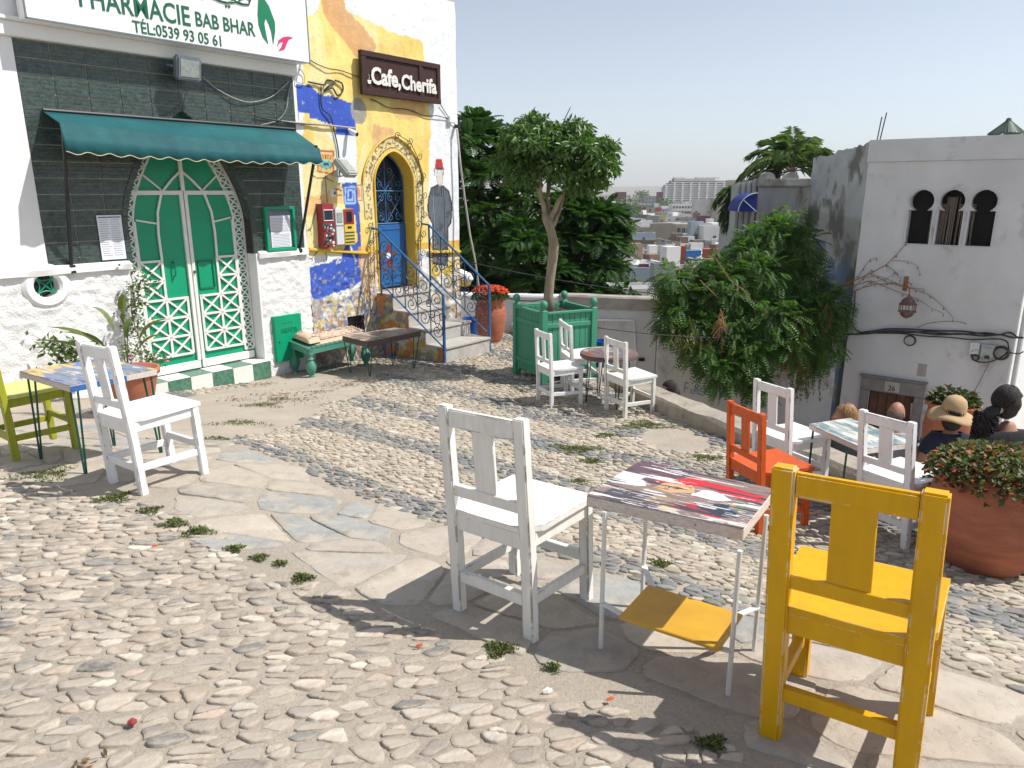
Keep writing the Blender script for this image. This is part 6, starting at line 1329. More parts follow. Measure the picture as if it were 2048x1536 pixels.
V, F, T = tree_blobs(sb_, 70, .24); link('foliage', np_mesh('foliage', V-np.array(c), F, 'tint', T*.8), 'leaf_dark', o)
# ------------------------------------------------------------------ white garden wall beyond the alley
a, b = np.array([-2.4, 14.05]), np.array([2.58, 12.8]); e = np.array([5.46, 11.95])
gw = thing('garden_wall', 'long white plastered garden wall with grey worn coping beyond the kerb, stepping down to the right', 'wall', (1.5, 13.0, -2.6))
def wseg(p, q, z0, z1, th, name, m, n=40, root=gw):
    p, q = np.array(p), np.array(q); d = (q-p)/np.linalg.norm(q-p); o_ = np.array([-d[1], d[0]]); L = np.linalg.norm(q-p); k = max(2, int(L/.12)); vs = []
    prof = [(0, z0), (0, z1-.03), (.02, z1), (th-.02, z1), (th, z1-.03), (th, z0)]
    for i in range(k+1):
        c = p+(q-p)*i/k
        for j, (y, z) in enumerate(prof): w_ = (vnoise(i*.6, j*3.7, 5)-.5)*.012+(vnoise(i*.13, 1, 9)-.5)*.03; vs.append((c[0]+o_[0]*y, c[1]+o_[1]*y, z+(w_ if 0 < j < 5 else 0)))
    m_ = len(prof); return part(MB().add(vs, [(i*m_+j, i*m_+j+1, (i+1)*m_+j+1, (i+1)*m_+j) for i in range(k) for j in range(m_-1)]+[tuple(range(m_)), tuple(k*m_+j for j in range(m_))[::-1]]), name, m, root)
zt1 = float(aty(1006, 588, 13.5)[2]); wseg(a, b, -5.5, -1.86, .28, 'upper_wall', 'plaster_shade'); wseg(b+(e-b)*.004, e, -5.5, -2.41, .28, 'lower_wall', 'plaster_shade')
d = (b-a)/np.linalg.norm(b-a); wseg(a+d*3.35-np.array([0, .012]), b-d*.01-np.array([0, .012]), -2.06, -1.82, .30, 'coping', 'concrete')
def onw(u, v, off=.03):
    n_ = np.array([d[1], -d[0]]) ; r_ = ray(u, v); t_ = (n_@a+off)/(n_@r_[:2]); return Vector(tuple(r_*t_))
part(MB().tube([onw(1180, 640), onw(1268, 641), onw(1271, 700), onw(1269, 790)], .02, 6), 'white_pipe', 'sign_white', gw, smooth=False)
m_ = MB(); c = onw(1283, 719, .02); part(m_.box((c.x-.05, c.y-.03, c.z-.025), (c.x+.05, c.y+.03, c.z+.025)), 'weep_hole', 'darkvoid', gw)
gm_ = MB()
for L in ([(1370, 765), (1368, 785)], [(1370, 765), (1378, 767)], [(1369, 775), (1376, 776)], [(1384, 778), (1381, 786), (1388, 788), (1391, 770)], [(1396, 782), (1402, 778), (1400, 772), (1394, 776), (1395, 788), (1402, 788)], [(1408, 788), (1409, 774), (1415, 773), (1411, 780), (1417, 788)]):
    n_ = np.array([.26, -.966]); gm_.tube([Vector(tuple(ray(u, v)*((np.array([2.58, 12.8])@np.array([(e-b)[1], -(e-b)[0]])/np.linalg.norm(e-b)+.006)/(np.array([(e-b)[1], -(e-b)[0]])/np.linalg.norm(e-b)@ray(u, v)[:2])))) for u, v in L], .012, 4)
part(gm_, 'blue_scribble', pmat('scribble', (.25, .30, .48), (.35, .4, .55), 20, .9), gw)
# ------------------------------------------------------------------ the white house at the right (frame: x along its front to the right, y into the house)
P0 = aty(1722, 450, 11.85); dR = np.array([.783, -.622, 0]); dR /= np.linalg.norm(dR); nR = np.array([-.622, -.783, 0]); nR /= np.linalg.norm(nR)
HOUSE = Frame((float(P0[0]), float(P0[1]), 0), math.atan2(dR[1], dR[0]))
def hsz(u, v, off=0.): r_ = ray(u, v); P = r_*((nR@P0+off)/(nR@r_)); return float((P-P0)@dR), float(P[2])
hs_ = thing('white_house', 'flat-roofed white house with three dark horseshoe windows across the alley', 'building', (1.1, 0, -4.6), HOUSE)
hb = tuple(BASE[hs_.name]); ZP = .43; ZT = hsz(1900, 274)[1]; XE = 2.26
wins = []
for u0_, u1_ in ((1812, 1857), (1870, 1919), (1930, 1983)): a0 = hsz(u0_, 450)[0]; a1 = hsz(u1_, 450)[0]; wins.append(((a0+a1)/2, (a1-a0)/2))
ZS = -.79; ZC = -.145; ZNECK = -.285
wins = [(.82, .163), (1.22, .163), (1.62, .163)]
def in_win(x, z, e=0):
    r_ = np.zeros(np.shape(x), bool)
    for c, h in wins: r_ |= ((np.abs(x-c) < .163+e) & (z > ZS-e) & (z < ZNECK)) | (np.hypot(x-c, z-ZC) < .165+e) | ((np.abs(x-c) < .095+e) & (z >= ZNECK) & (z < ZC))
    return r_
def in_d26(x, z): return (x > .43) & (x < 1.10) & (z < hsz(1765, 783)[1]) & (z > -4.7)
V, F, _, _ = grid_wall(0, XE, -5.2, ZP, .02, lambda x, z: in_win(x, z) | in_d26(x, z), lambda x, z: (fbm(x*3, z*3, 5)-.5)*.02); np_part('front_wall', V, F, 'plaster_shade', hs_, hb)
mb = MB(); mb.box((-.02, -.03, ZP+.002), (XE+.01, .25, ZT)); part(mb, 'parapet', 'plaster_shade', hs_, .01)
part(MB().box((.02, .25, ZP-.10), (XE, 4.5, ZP-.02)), 'roof', 'concrete', hs_)
part(MB().box((.01, .35, -5.2), (XE-.02, .42, ZP-.1)), 'dark_interior', 'darkvoid', hs_)
# window reveals, matt near-black sheets painting the unlit inside, reed screens
for c, h in wins:
    n_ = 20; out = [(c-.163, ZS), (c-.163, ZNECK), (c-.095, ZNECK)]+[(c+.165*math.cos(t_), ZC+.165*math.sin(t_)) for t_ in np.linspace(math.pi*1.32, -math.pi*.32, n_)]+[(c+.095, ZNECK), (c+.163, ZNECK), (c+.163, ZS)]
    mb = MB(); 
    for a_, b_ in zip(out, out[1:]+out[:1]): mb.add([(a_[0], -.012, a_[1]), (b_[0], -.012, b_[1]), (b_[0], .22, b_[1]), (a_[0], .22, a_[1])], [(0, 1, 2, 3)])
    w_ = part(mb, 'horseshoe_window', 'plaster_shade', hs_); mb = MB()
    ring_o = [(c+(x-c)*1.10, z+(.012 if z > ZC else -.0)) for x, z in out]
    for i in range(len(out)-1): a_, b_, c2, d2 = out[i], out[i+1], ring_o[i+1], ring_o[i]; mb.add([(p[0], -.014, p[1]) for p in (a_, b_, c2, d2)], [(0, 1, 2, 3)])
    part(mb, 'window_edge', 'plaster_shade', w_); part(MB().box((c-.19, .20, ZS-.05), (c+.19, .21, ZC+.19)), 'opening', 'darkvoid', w_)
for c, x0, x1 in ((wins[1][0], -.14, .05), (wins[1][0], .075, .13), (wins[2][0], -.15, -.10), (wins[0][0], .12, .145)):
    k = int((x1-x0)/.013)
    for i in range(k): x = c+x0+(x1-x0)*(i+.5)/k; zt_ = ZC+.05+.02*rng.random(); part(MB().beam((x+.012*rng.normal(), .10, ZS+.01), (x, .12, zt_ if abs(x-c) < .09 else ZNECK+.1), .0105, .006, up=(0, 1, 0)), 'reed', 'reed', hs_)
# old weathered flank of the house and rebar on its roof
V, F, X_, Z_ = grid_wall(0, 5.4, -5.2, ZT-.02, .06, lambda x, z: x > 99, lambda x, z: (fbm(x*4, z*4, 15)-.5)*.015)
fl = Frame((float(P0[0]), float(P0[1]), 0), math.atan2(.975, .2257)); of = thing('weathered_flank', 'tall peeling grey side wall running back from the left corner of the white house', 'wall', (0, 0, -4.6), fl)
V[:, 2] = np.where(V[:, 2] > ZT-.9, V[:, 2]-.0-(V[:, 0] > .05)*np.clip(fbm(V[:, 0]*2, V[:, 0]*0, 7)-.3, 0, 1)*.12, V[:, 2])
Cw = np.tile([.50, .51, .50], (len(V), 1))*(.7+.5*fbm(X_*1.6, Z_*4, 33)[:, None]); q_ = fbm(X_*1.2, Z_*2.2, 34); Cw[q_ > .56] = (.30, .29, .26); Cw[q_ > .64] = (.17, .165, .145); m_ = (Z_ < -1.0) & (fbm(X_*2, Z_*3, 35) > .46); Cw[m_] = (.16, .23, .36); m_ = (Z_ < -.45) & ~m_; Cw[m_] *= np.array([.8, .78, .72])
link('plaster_face', np_mesh('plaster_face', V-np.array(BASE[of.name]), F, 'paint', Cw, True), 'mural', of)
part(MB().box((0.02, -.30, -5.0), (5.4, -.03, ZT-.35)), 'wall_core', 'oldwall', of)
for dx, top_ in ((0, 1.32), (.035, 1.36)): 
    p = hsz(1750, 277); 
rb = thing('rebar', 'two bare reinforcing bars sticking up from the roof corner of the white house', 'rebar', (.08, .1, ZT), HOUSE)
for dx, dz, ln_ in ((.06, .03, .34), (.10, .05, .40)): part(MB().tube([(dx, .1, ZT-.02), (dx+dz, .1, ZT+ln_)], .009, 6), 'bar', 'cable', rb)
# roof turret
tp_ = HOUSE.at((2.05, 2.2, 0)); p = aty(2014, 262, float(tp_.y)); tr = thing('roof_turret', 'small roof turret capped with a green tiled pyramid at the top right', 'turret', (float(p[0]), float(p[1]), ZT-.1))
cx, cy = float(p[0]), float(p[1]); zt0 = float(aty(2014, 268, cy)[2]); zap = float(aty(2014, 239, cy)[2]); hw = .19
part(MB().box((cx-hw*.85, cy-hw*.85, ZT-.4), (cx+hw*.85, cy+hw*.85, zt0)), 'turret_wall', 'plaster', tr)
for k in range(4):
    rz = Matrix.Rotation(k*math.pi/2+.4, 3, 'Z')
    for i in range(7):
        x = -hw+2*hw*(i+.5)/7; top_ = Vector((x*.12, -.02, zap-zt0-.02)); lo = Vector((x, -hw, -.01)); a_, b_ = rz @ lo, rz @ top_
        part(MB().tube([(cx+a_.x, cy+a_.y, zt0+a_.z), (cx+(a_.x+b_.x)/2, cy+(a_.y+b_.y)/2, zt0+(a_.z+b_.z)/2-.006), (cx+b_.x, cy+b_.y, zt0+b_.z)], [.030, .024, .010], 6), 'roof_tile', 'roof_green', tr)
part(MB().lathe([(.0, -.05), (.05, -.03), (.03, .02), (0, .03)], 8, (cx, cy, zap)), 'roof_cap', 'roof_green', tr)
# the lit return wall at the right end
EN = HOUSE.at((XE, 0, 0)); fr2 = Frame((EN.x, EN.y, 0), math.atan2(.5, .86)); rw = thing('return_wall', 'narrow sunlit white wall strip at the far right edge beyond the white house', 'wall', (0, 0, -4.5), fr2)
part(MB().box((.004, -.005, -5.2), (3.5, .3, 1.0)), 'lit_face', 'plaster', rw, .01); q_ = MB().tube([(.10, -.06, -5), (.06, -.06, -.8)], .035, 8); part(q_, 'drain_pipe', 'box_white', rw, smooth=True)
# ------------------------------------------------------------------ doorway 26
zt_ = hsz(1765, 752)[1]; zi = hsz(1765, 783)[1]; x0, x1 = hsz(1702, 780)[0], hsz(1826, 780)[0]; xi0, xi1 = .43, 1.10
dw = thing('old_doorway', 'brown wooden door in a grey stone frame with the house number 26', 'doorway', (.75, 0, -4.6), HOUSE)
part(MB().box((xi0-.13, -.05, -4.7), (xi0, .06, zi)), 'stone_jamb', 'stone_frame', dw, .008); part(MB().box((xi1, -.05, -4.7), (xi1+.13, .06, zi)), 'stone_jamb', 'stone_frame', dw, .008)
part(MB().box((xi0-.13, -.055, zi+.003), (xi1+.13, .06, zt_-.035)), 'lintel', 'stone_frame', dw, .008); part(MB().box((xi0-.16, -.08, zt_-.032), (xi1+.16, .03, zt_)), 'lintel_cap', 'stone_frame', dw, .008)
part(MB().box((.66, -.068, zi+.03), (.88, -.054, zt_-.06)), 'number_plate', 'step', dw, .003); part(text_mb('26', .72, .82, zi+.05, .085, -.0685, .003, .01), 'lettering', 'black', dw, label='26 in dark figures')
for i in range(5): xx0 = xi0+.005+(xi1-xi0-.01)*i/5; part(MB().box((xx0+.003, .06, -4.7), (xx0+(xi1-xi0-.01)/5-.003, .09, zi-.02)), 'door_plank', 'wood_old', dw, .004)
mm = MB(); q0 = hsz(1827, 840)
for L in ([(1823, 838), (1825, 806)], [(1825, 808), (1833, 826)], [(1833, 826), (1840, 806)], [(1840, 806), (1841, 842)], [(1842, 822), (1852, 824)]): mm.tube([(hsz(*p)[0], -.012, hsz(*p)[1]) for p in L], .022, 4)
solo(mm, 'graffiti', 'ruin', 'faded grey letter M daubed on the white wall right of the old doorway', 'graffiti', (q0[0], 0, q0[1]), HOUSE)
part(MB().box((hsz(1835, 740)[0], -.006, hsz(1840, 752)[1]), (hsz(1853, 740)[0], .0, hsz(1840, 727)[1])), 'plaster_patch', 'concrete', hs_)
# ------------------------------------------------------------------ lantern, cable bundle, telecom box, bare vines
lc = hsz(1815, 615, .28); ln_ = thing('lantern', 'small copper-brown domed lantern hanging from a rusty wall bracket', 'lantern', (lc[0], -.28, lc[1]), HOUSE); X0, Z0 = lc; Yl = -.28
part(MB().lathe([(.0, .20), (.018, .20), (.02, .17), (.045, .155), (.085, .12), (.105, .07), (.13, .055), (.13, .045), (.10, .045)], 16, (X0, Yl, Z0)), 'dome', 'copper', ln_, smooth=True)
part(MB().lathe([(.125, -.055), (.13, -.065), (.10, -.075), (.085, -.12), (.05, -.15), (.012, -.16), (.0, -.18)], 16, (X0, Yl, Z0)), 'lower_bowl', 'copper', ln_, smooth=True)
mb = MB()
for k in range(8): a_ = k*math.pi/4; mb.box((X0+.115*math.cos(a_)-.006, Yl+.115*math.sin(a_)-.006, Z0-.06), (X0+.115*math.cos(a_)+.006, Yl+.115*math.sin(a_)+.006, Z0+.05))
part(mb, 'cage', 'copper', ln_)
bk = MB(); bk.tube([(X0-.12, -.02, Z0+.30), (X0-.10, -.14, Z0+.36), (X0-.02, -.26, Z0+.30), (X0, Yl, Z0+.26), (X0, Yl, Z0+.19)], .010, 6); bk.tube([(x, y_, z) for (x, z), y_ in zip(spiral((X0-.07, Z0+.31), .055, 0, 1.4), np.linspace(-.1, -.2, 19))], .008, 5); bk.box((X0-.15, -.03, Z0+.22), (X0-.09, 0, Z0+.44)); part(bk, 'bracket', 'dead', ln_)
def hcable(label, pxs, r=.010, m='cable', y=-.04, name='cable', cat='cable'):
    pts = [Vector((hsz(u, v)[0], y+.012*math.sin(i*1.7), hsz(u, v)[1])) for i, (u, v) in enumerate(pxs)]; out = []
    for i in range(len(pts)-1):
        p0, p1, p2, p3 = pts[max(i-1, 0)], pts[i], pts[i+1], pts[min(i+2, len(pts)-1)]
        for k in range(5): t_ = k/5; out.append(.5*((2*p1)+(p2-p0)*t_+(2*p0-5*p1+4*p2-p3)*t_*t_+(3*p1-p0-3*p2+p3)*t_**3))
    out.append(pts[-1]); return solo(MB().tube(out, r, 5), name, m, label, cat, tuple(pts[0]), HOUSE, smooth='all')
zz = lambda L: [(1640+a*.23435, 540+b*.23435) for a, b in L]
hcable('upper black cable of the bundle sweeping across the white house below the lantern', zz([(330, 535), (480, 515), (580, 500), (760, 500), (1000, 515), (1220, 520), (1400, 540), (1520, 550), (1620, 530), (1690, 570), (1740, 575)]), .013)
hcable('middle cable of the bundle, thickest and sagging slightly below the lantern', zz([(200, 545), (400, 540), (600, 515), (800, 520), (1000, 545), (1200, 540), (1400, 555), (1540, 545), (1640, 570), (1740, 570)]), .015, y=-.06)
hcable('lower cable of the bundle curving down around the telecom box', zz([(400, 535), (700, 540), (900, 560), (1100, 570), (1300, 590), (1500, 585), (1590, 600), (1612, 650), (1600, 700), (1540, 745), (1440, 780), (1340, 775), (1300, 740), (1298, 700)]), .010)
hcable('thin cable of the bundle dipping behind the others left of the lantern', zz([(480, 530), (600, 525), (760, 530), (900, 520), (1050, 535), (1200, 545), (1400, 530), (1500, 540)]), .011, y=-.05)
hcable('dark vertical cable down the left corner of the white house', zz([(305, 180), (300, 280), (282, 420), (300, 490), (350, 525)]), .009)
hcable('cable leaving the telecom box loop for the right edge', zz([(1600, 690), (1640, 705), (1700, 710), (1740, 690)]), .009)
hcable('thin slack wire arching above the cable bundle', zz([(830, 490), (920, 455), (1080, 435), (1200, 440), (1255, 460)]), .004)
hcable('thin wire dropping diagonally from the telecom box to the shrub pot', zz([(1445, 790), (1400, 880), (1280, 1110)]), .004)
for u, v, r_, w_, lab in ((1821, 680, .085, .007, 'small black cable coil hanging under the bundle below the lantern'), (2003, 705, .10, .016, 'thick black cable coil beside the telecom box'), (1952, 714, .05, .008, 'small cable loop at the lower left of the telecom box')):
    c = hsz(u, v); mb = MB()
    for k in range(3): mb.tube([(c[0]+(r_-.006*k)*math.cos(t_), -.05-.012*k, c[1]+(r_-.008*k)*math.sin(t_)) for t_ in np.linspace(0, 2*math.pi, 24)], w_*.7, 5)
    solo(mb, 'cable_coil', 'cable', lab, 'cable coil', (c[0], 0, c[1]), HOUSE, smooth='all')
a, b = hsz(1942, 683), hsz(1988, 712); tb = thing('telecom_box', 'pale marked telecom junction box ringed by black cables on the white house', 'junction box', (a[0], 0, b[1]), HOUSE)
part(MB().box((a[0], -.06, b[1]), (a[0]+.13, 0, a[1])), 'left_casing', 'box_white', tb, .008); part(MB().box((a[0]+.145, -.07, b[1]-.02), (b[0], 0, a[1]-.01)), 'right_casing', 'box_grey', tb, .008)
mb = MB()
for i in range(16): x = a[0]+.02+.1*rng.random(); z = b[1]+.03+(a[1]-b[1]-.06)*rng.random(); mb.box((x, -.0615, z), (x+.008, -.0605, z+.012))
for i in range(9): x = a[0]+.17+.014*i; mb.box((x, -.0715, a[1]-.06-.01*(i % 2)), (x+.006, -.0705, a[1]-.04))
part(mb, 'printed_marks', 'ink', tb, kind='stuff'); a_ = hsz(1975, 712); part(MB().box((a_[0]-.03, -.08, a_[1]-.03), (a_[0]+.03, -.01, a_[1]+.02)), 'plug', 'iron_black', tb)
zl = lambda L: [(1400+a*.32547, 200+b*.32547) for a, b in L]
vn = thing('bare_vine', 'leafless brown climber stems fanning over the white house around the lantern', 'vine', (.3, 0, -2.0), HOUSE)
for k, (L, r_) in enumerate((([(820, 1180), (950, 1110), (1060, 1060), (1150, 1010), (1210, 950), (1270, 880)], .009), ([(830, 1170), (980, 1080), (1010, 1030), (1050, 980), (1090, 970)], .006), ([(830, 1200), (950, 1170), (1080, 1130), (1210, 1130), (1330, 1165), (1420, 1200), (1500, 1270), (1560, 1340)], .007), ([(900, 1150), (1050, 1110), (1150, 1150), (1250, 1190), (1340, 1220), (1430, 1280), (1500, 1310)], .006), ([(1060, 1070), (1150, 1120), (1230, 1130)], .005), ([(1180, 985), (1280, 990), (1340, 1020), (1355, 1060)], .004), ([(1150, 1015), (1200, 1050), (1235, 1100)], .004), ([(1010, 1090), (1100, 1080), (1180, 1110), (1260, 1150), (1380, 1160)], .005), ([(860, 1170), (960, 1140), (1010, 1090), (1060, 1040)], .005), ([(950, 1180), (1060, 1120), (1140, 1100), (1220, 1060)], .004))):
    pts = [(hsz(u, v)[0], -.03-.01*math.sin(i+k), hsz(u, v)[1]) for i, (u, v) in enumerate(zl(L))]; part(MB().tube(pts, [r_*(1-.5*i/len(pts)) for i in range(len(pts))], 5), 'stem', 'dead', vn)
    V, F, T = leaves(np.array([np.array(pts[i])+np.array([0, -.015, -.005]) for i in range(1, len(pts)) for _ in range(2)]), np.tile([.1, -.1, -1.], (2*(len(pts)-1), 1))+rdir(2*(len(pts)-1))*.25, np.tile([0, -1., 0], (2*(len(pts)-1), 1)), .045, .014, .1); link('dry_leaves', np_mesh('dry_leaves', V-np.array(BASE[vn.name]), F, 'tint', T*np.array([2.0, .9, 1.2])), 'leaf_plant', vn)
# ------------------------------------------------------------------ old building remnant behind the bush, with a blue awning
ry = 17.3; x0, x1 = float(aty(1514, 420, ry)[0]), float(aty(1626, 420, ry)[0]); zT = float(aty(1560, 368, ry)[2])
ru = thing('old_facade', 'grey weathered facade fragment with a scalloped top edge behind the green bush', 'building', ((x0+x1)/2, ry, -5))
part(MB().box((x0, ry, -5.5), (x1, ry+3, zT-.06)), 'wall', 'ruin', ru); part(MB().box((x0-.06, ry-.08, zT-.058), (x1+.02, ry+.3, zT+.12)), 'cornice', 'oldwall', ru, .02)
for u in (1535, 1582): c = aty(u, 352, ry); part(MB().prism([(c[0]+.17*math.cos(t_), zT+.115+.15*math.sin(t_)) for t_ in np.linspace(0, math.pi, 10)], ry-.05, ry+.12), 'scallop', 'oldwall', ru)
part(MB().box((x1-.0, ry-.1, zT-.9), (x1+.0+.25, ry+.3, zT+.22)), 'pier', 'oldwall', ru)
for i in range(4): part(MB().box((x0-.07-.09*i-.035, ry+.05+.12*i, -5.5), (x0-.07-.09*i+.03, ry+.5+.12*i, zT+.08-.02*i)), 'fluted_pier', 'ruin', ru)
c = aty(1487, 408, 16.9); ba = thing('blue_awning', 'small rounded bright blue awning at the left of the old grey facade', 'awning', tuple(c))
q_ = [(c[0]+.20, c[2]-.16)]+[(c[0]+.20-.40*math.cos(t_), c[2]-.16+.40*math.sin(t_)) for t_ in np.linspace(0, math.pi/2, 10)]
part(MB().prism(q_, c[1]-.3, c[1]+.5), 'canopy', pmat('awn_blue', (.015, .04, .26), (.015, .03, .19), 3, .7), ba)
part(MB().tube([(x, c[1]-.31, z) for x, z in q_[1:]], .010, 5), 'piping', 'sign_white', ba); part(MB().tube([(q_[0][0], c[1]-.31, q_[0][1]), (q_[5][0], c[1]-.31, q_[5][1])], .010, 5), 'piping', 'sign_white', ba)
part(MB().beam((c[0]+.22, c[1], c[2]-3), (c[0]+.22, c[1], c[2]+.1), .07, .07, up=(0, 1, 0)), 'post', 'concrete', ba)
# ------------------------------------------------------------------ palm
def palm(label, c, crown, fr, L, r_=.16):
    t_ = thing('palm_tree', label, 'palm', c); part(MB().tube([c, (c[0]+.1, c[1], (c[2]+crown[2])/2), crown], [r_*1.2, r_, r_*.9], 10), 'trunk', 'bark_dark', t_, smooth='all')
    for (az, el, l) in fr:
        a_ = R(az); D = Vector((math.cos(a_)*math.cos(R(el)), math.sin(a_)*math.cos(R(el)), math.sin(R(el)))); n_ = 16; pts = []; p = Vector(crown); d_ = D.copy()
        for i in range(n_+1): pts.append(p.copy()); p += d_*L*l/n_; d_ = (d_+Vector((0, 0, -.11-.04*i/n_))).normalized()
        part(MB().tube(pts, [.022*(1-i/(n_+2)) for i in range(n_+1)], 4), 'frond_stem', 'leaf_plant' if False else 'bark', t_)
        PP = np.array([tuple(q) for q in pts]); tt = np.linspace(.12, 1, 30); pos = np.stack([np.interp(tt*n_, np.arange(n_+1), PP[:, k]) for k in range(3)], 1); tan = np.gradient(pos, axis=0); tan /= np.linalg.norm(tan, axis=1)[:, None]; sd = np.cross(tan, [0, 0, 1.]); sd /= np.linalg.norm(sd, axis=1)[:, None]; o_ = []
        for s_ in (-1, 1): o_.append(leaves(pos, sd*s_+tan*.8+np.array([0, 0, .1])+rdir(30)*.35, np.tile([0, 0, 1.], (30, 1))+sd*s_*.3, .46*np.sin(math.pi*(.1+.85*tt))**.6, .019, .55, rtint(30, .9, 1.8)*(np.array([1.9, 1.1, .9]) if el < -30 else 1)))
        V, F, T = join(o_); link('frond', np_mesh('frond', V-np.array(c), F, 'tint', T), 'leaf_palm', t_)
cr = tuple(aty(1583, 345, 20)); palm('palm with arching fronds rising behind the old grey facade', (cr[0]+.1, 20, -6), cr, [(10, 40, 1), (160, 38, 1.), (178, 20, 1.15), (200, 45, 1), (95, 75, .9), (60, 68, .95), (120, 70, .95), (345, 22, .9), (20, 62, .9), (320, 60, .8), (240, 60, .8), (150, 60, .9), (275, 70, .9), (185, -8, 1.1), (170, 5, 1.2), (190, 8, .9), (85, 85, .75)], 1.6)
cr2 = tuple(aty(1510, 372, 19)); palm('lower drooping brownish palm fronds hanging left of the blue awning', (cr2[0]+.3, 19, -6), cr2, [(180, 20, .9), (200, 0, .9), (170, -10, .9), (190, -25, 1.), (215, -15, .8), (185, -45, 1.)], 1.35, .1)
# ------------------------------------------------------------------ the big bush spilling over the wall
bb = thing('hanging_bush', 'large dark green feathery bush spilling over the wall with dry brown trailing stems', 'bush', tuple(px(1520, 620, 12)))
Pb, Db = [], []
for (u, v, y, rx, rz, n_) in ((1345, 560, 12.3, .28, .3, 90), (1340, 640, 12.0, .22, .28, 80), (1430, 540, 12.5, .3, .25, 100), (1500, 700, 11.5, .4, .3, 170), (1580, 690, 11.5, .35, .25, 120), (1440, 740, 11.4, .25, .3, 100), (1370, 590, 12.2, .35, .3, 150), (1415, 560, 12.4, .4, .33, 190), (1490, 515, 12.6, .4, .3, 180), (1545, 480, 12.8, .4, .35, 190), (1600, 500, 12.6, .35, .4, 170), (1450, 590, 12.0, .5, .4, 240), (1530, 560, 12.1, .5, .45, 260), (1610, 570, 12.2, .4, .4, 210), (1400, 650, 11.9, .4, .35, 200), (1470, 660, 11.7, .45, .35, 240), (1550, 640, 11.6, .45, .4, 260), (1620, 640, 11.6, .4, .4, 210), (1660, 620, 11.7, .3, .35, 140), (1400, 700, 11.6, .25, .2, 90), (1480, 715, 11.5, .3, .25, 120), (1510, 760, 11.5, .2, .25, 100), (1640, 690, 11.5, .25, .3, 120), (1350, 620, 12.1, .2, .2, 70), (1590, 440, 12.9, .25, .25, 60), (1510, 475, 12.8, .3, .2, 90), (1560, 450, 13, .2, .2, 60)):
    n_ = int(n_*2.1); d_ = rdir(n_); Pb.append(np.array(tuple(px(u, v, y)))+d_*np.array([rx, .38, rz])*rng.uniform(.5, 1.05, (n_, 1))); dd = d_*.8+rdir(n_)*.5+np.array([0, -.25, -.45]); Db.append(dd)
Pb, Db = np.concatenate(Pb), np.concatenate(Db); V, F, T = fronds(Pb, Db, rng.uniform(.6, 1.25, len(Pb))*.21, 7, .34, .35, 9, .12); link('foliage', np_mesh('foliage', V-np.array(BASE[bb.name]), F, 'tint', T), 'leaf_bush', bb)
o_ = []; st_ = []
for (u, v, ln_, n_, w_) in ((1385, 690, .35, 18, 25), (1430, 720, .45, 30, 30), (1490, 750, .55, 50, 45), (1440, 760, .2, 14, 20), (1600, 720, .75, 34, 22), (1625, 740, .55, 34, 30), (1660, 700, .35, 18, 20), (1520, 780, .4, 24, 25), (1350, 700, .15, 10, 14)):
    for _ in range(n_):
        p = px(u+rng.normal()*w_*.5, v-25+rng.normal()*12, 11.45+.12*rng.normal()); l = ln_*rng.uniform(.5, 1.15); q = p+Vector((rng.normal()*.08, -.05, -l)); k = int(l/.028); t_ = rng.random(k)[:, None]; P_ = np.array(tuple(p))*(1-t_)+np.array(tuple(q))*t_+rng.normal(0, .014, (k, 3))
        dd = rdir(k); dd[:, 2] -= 1.0; o_.append(leaves(P_, dd, rdir(k), rng.uniform(.045, .075, k), rng.uniform(.014, .022, k), .15, rtint(k, .7, 1.5))); st_.append([p, p.lerp(q, .5)+Vector((.01, 0, 0)), q])
V, F, T = join(o_); link('trailing_foliage', np_mesh('trailing_foliage', V-np.array(BASE[bb.name]), F, 'tint', T), 'leaf_bush', bb)
mb = MB()
for s_ in st_: mb.tube(s_, .0035, 3)
for (u, v, ln_, n_, w_) in ((1600, 690, .6, 26, 24), (1440, 665, .3, 24, 12), (1650, 660, .5, 20, 25), (1575, 740, .3, 12, 14)):
    for _ in range(n_): p = px(u+rng.normal()*w_*.5, v-30+rng.normal()*14, 11.30+.08*rng.normal()); q = p+Vector((rng.normal()*.12, rng.normal()*.04, -ln_*rng.uniform(.5, 1.2))); mb.tube(bez(p, p.lerp(q, .4)+Vector((.08*rng.normal(), -.03, 0)), q, 6), .005, 3)
for L in ([(1430, 515), (1460, 560), (1500, 590)], [(1560, 640), (1640, 590), (1700, 570)], [(1400, 560), (1440, 600)], [(1600, 700), (1560, 640), (1510, 600)]): mb.tube([px(u, v, 11.6) for u, v in L], .006, 5)
part(mb, 'dry_stems', 'dead', bb, kind='stuff')
# yellowing leaves at the wall step
o = thing('yellow_shrub', 'small yellowing shrub poking up at the step in the white wall', 'plant', tuple(px(1322, 610, 13.0))); sprays(o, tuple(px(1322, 602, 13.05)), 220, (.05, .1, .10), .07, 'leaf_plant', 'leaves', np.array([4.0, 1.8, .3]))
mb = MB().tube([px(1322, 640, 13.05), px(1322, 600, 13.05)], .01, 5); part(mb, 'stem', 'bark', o)
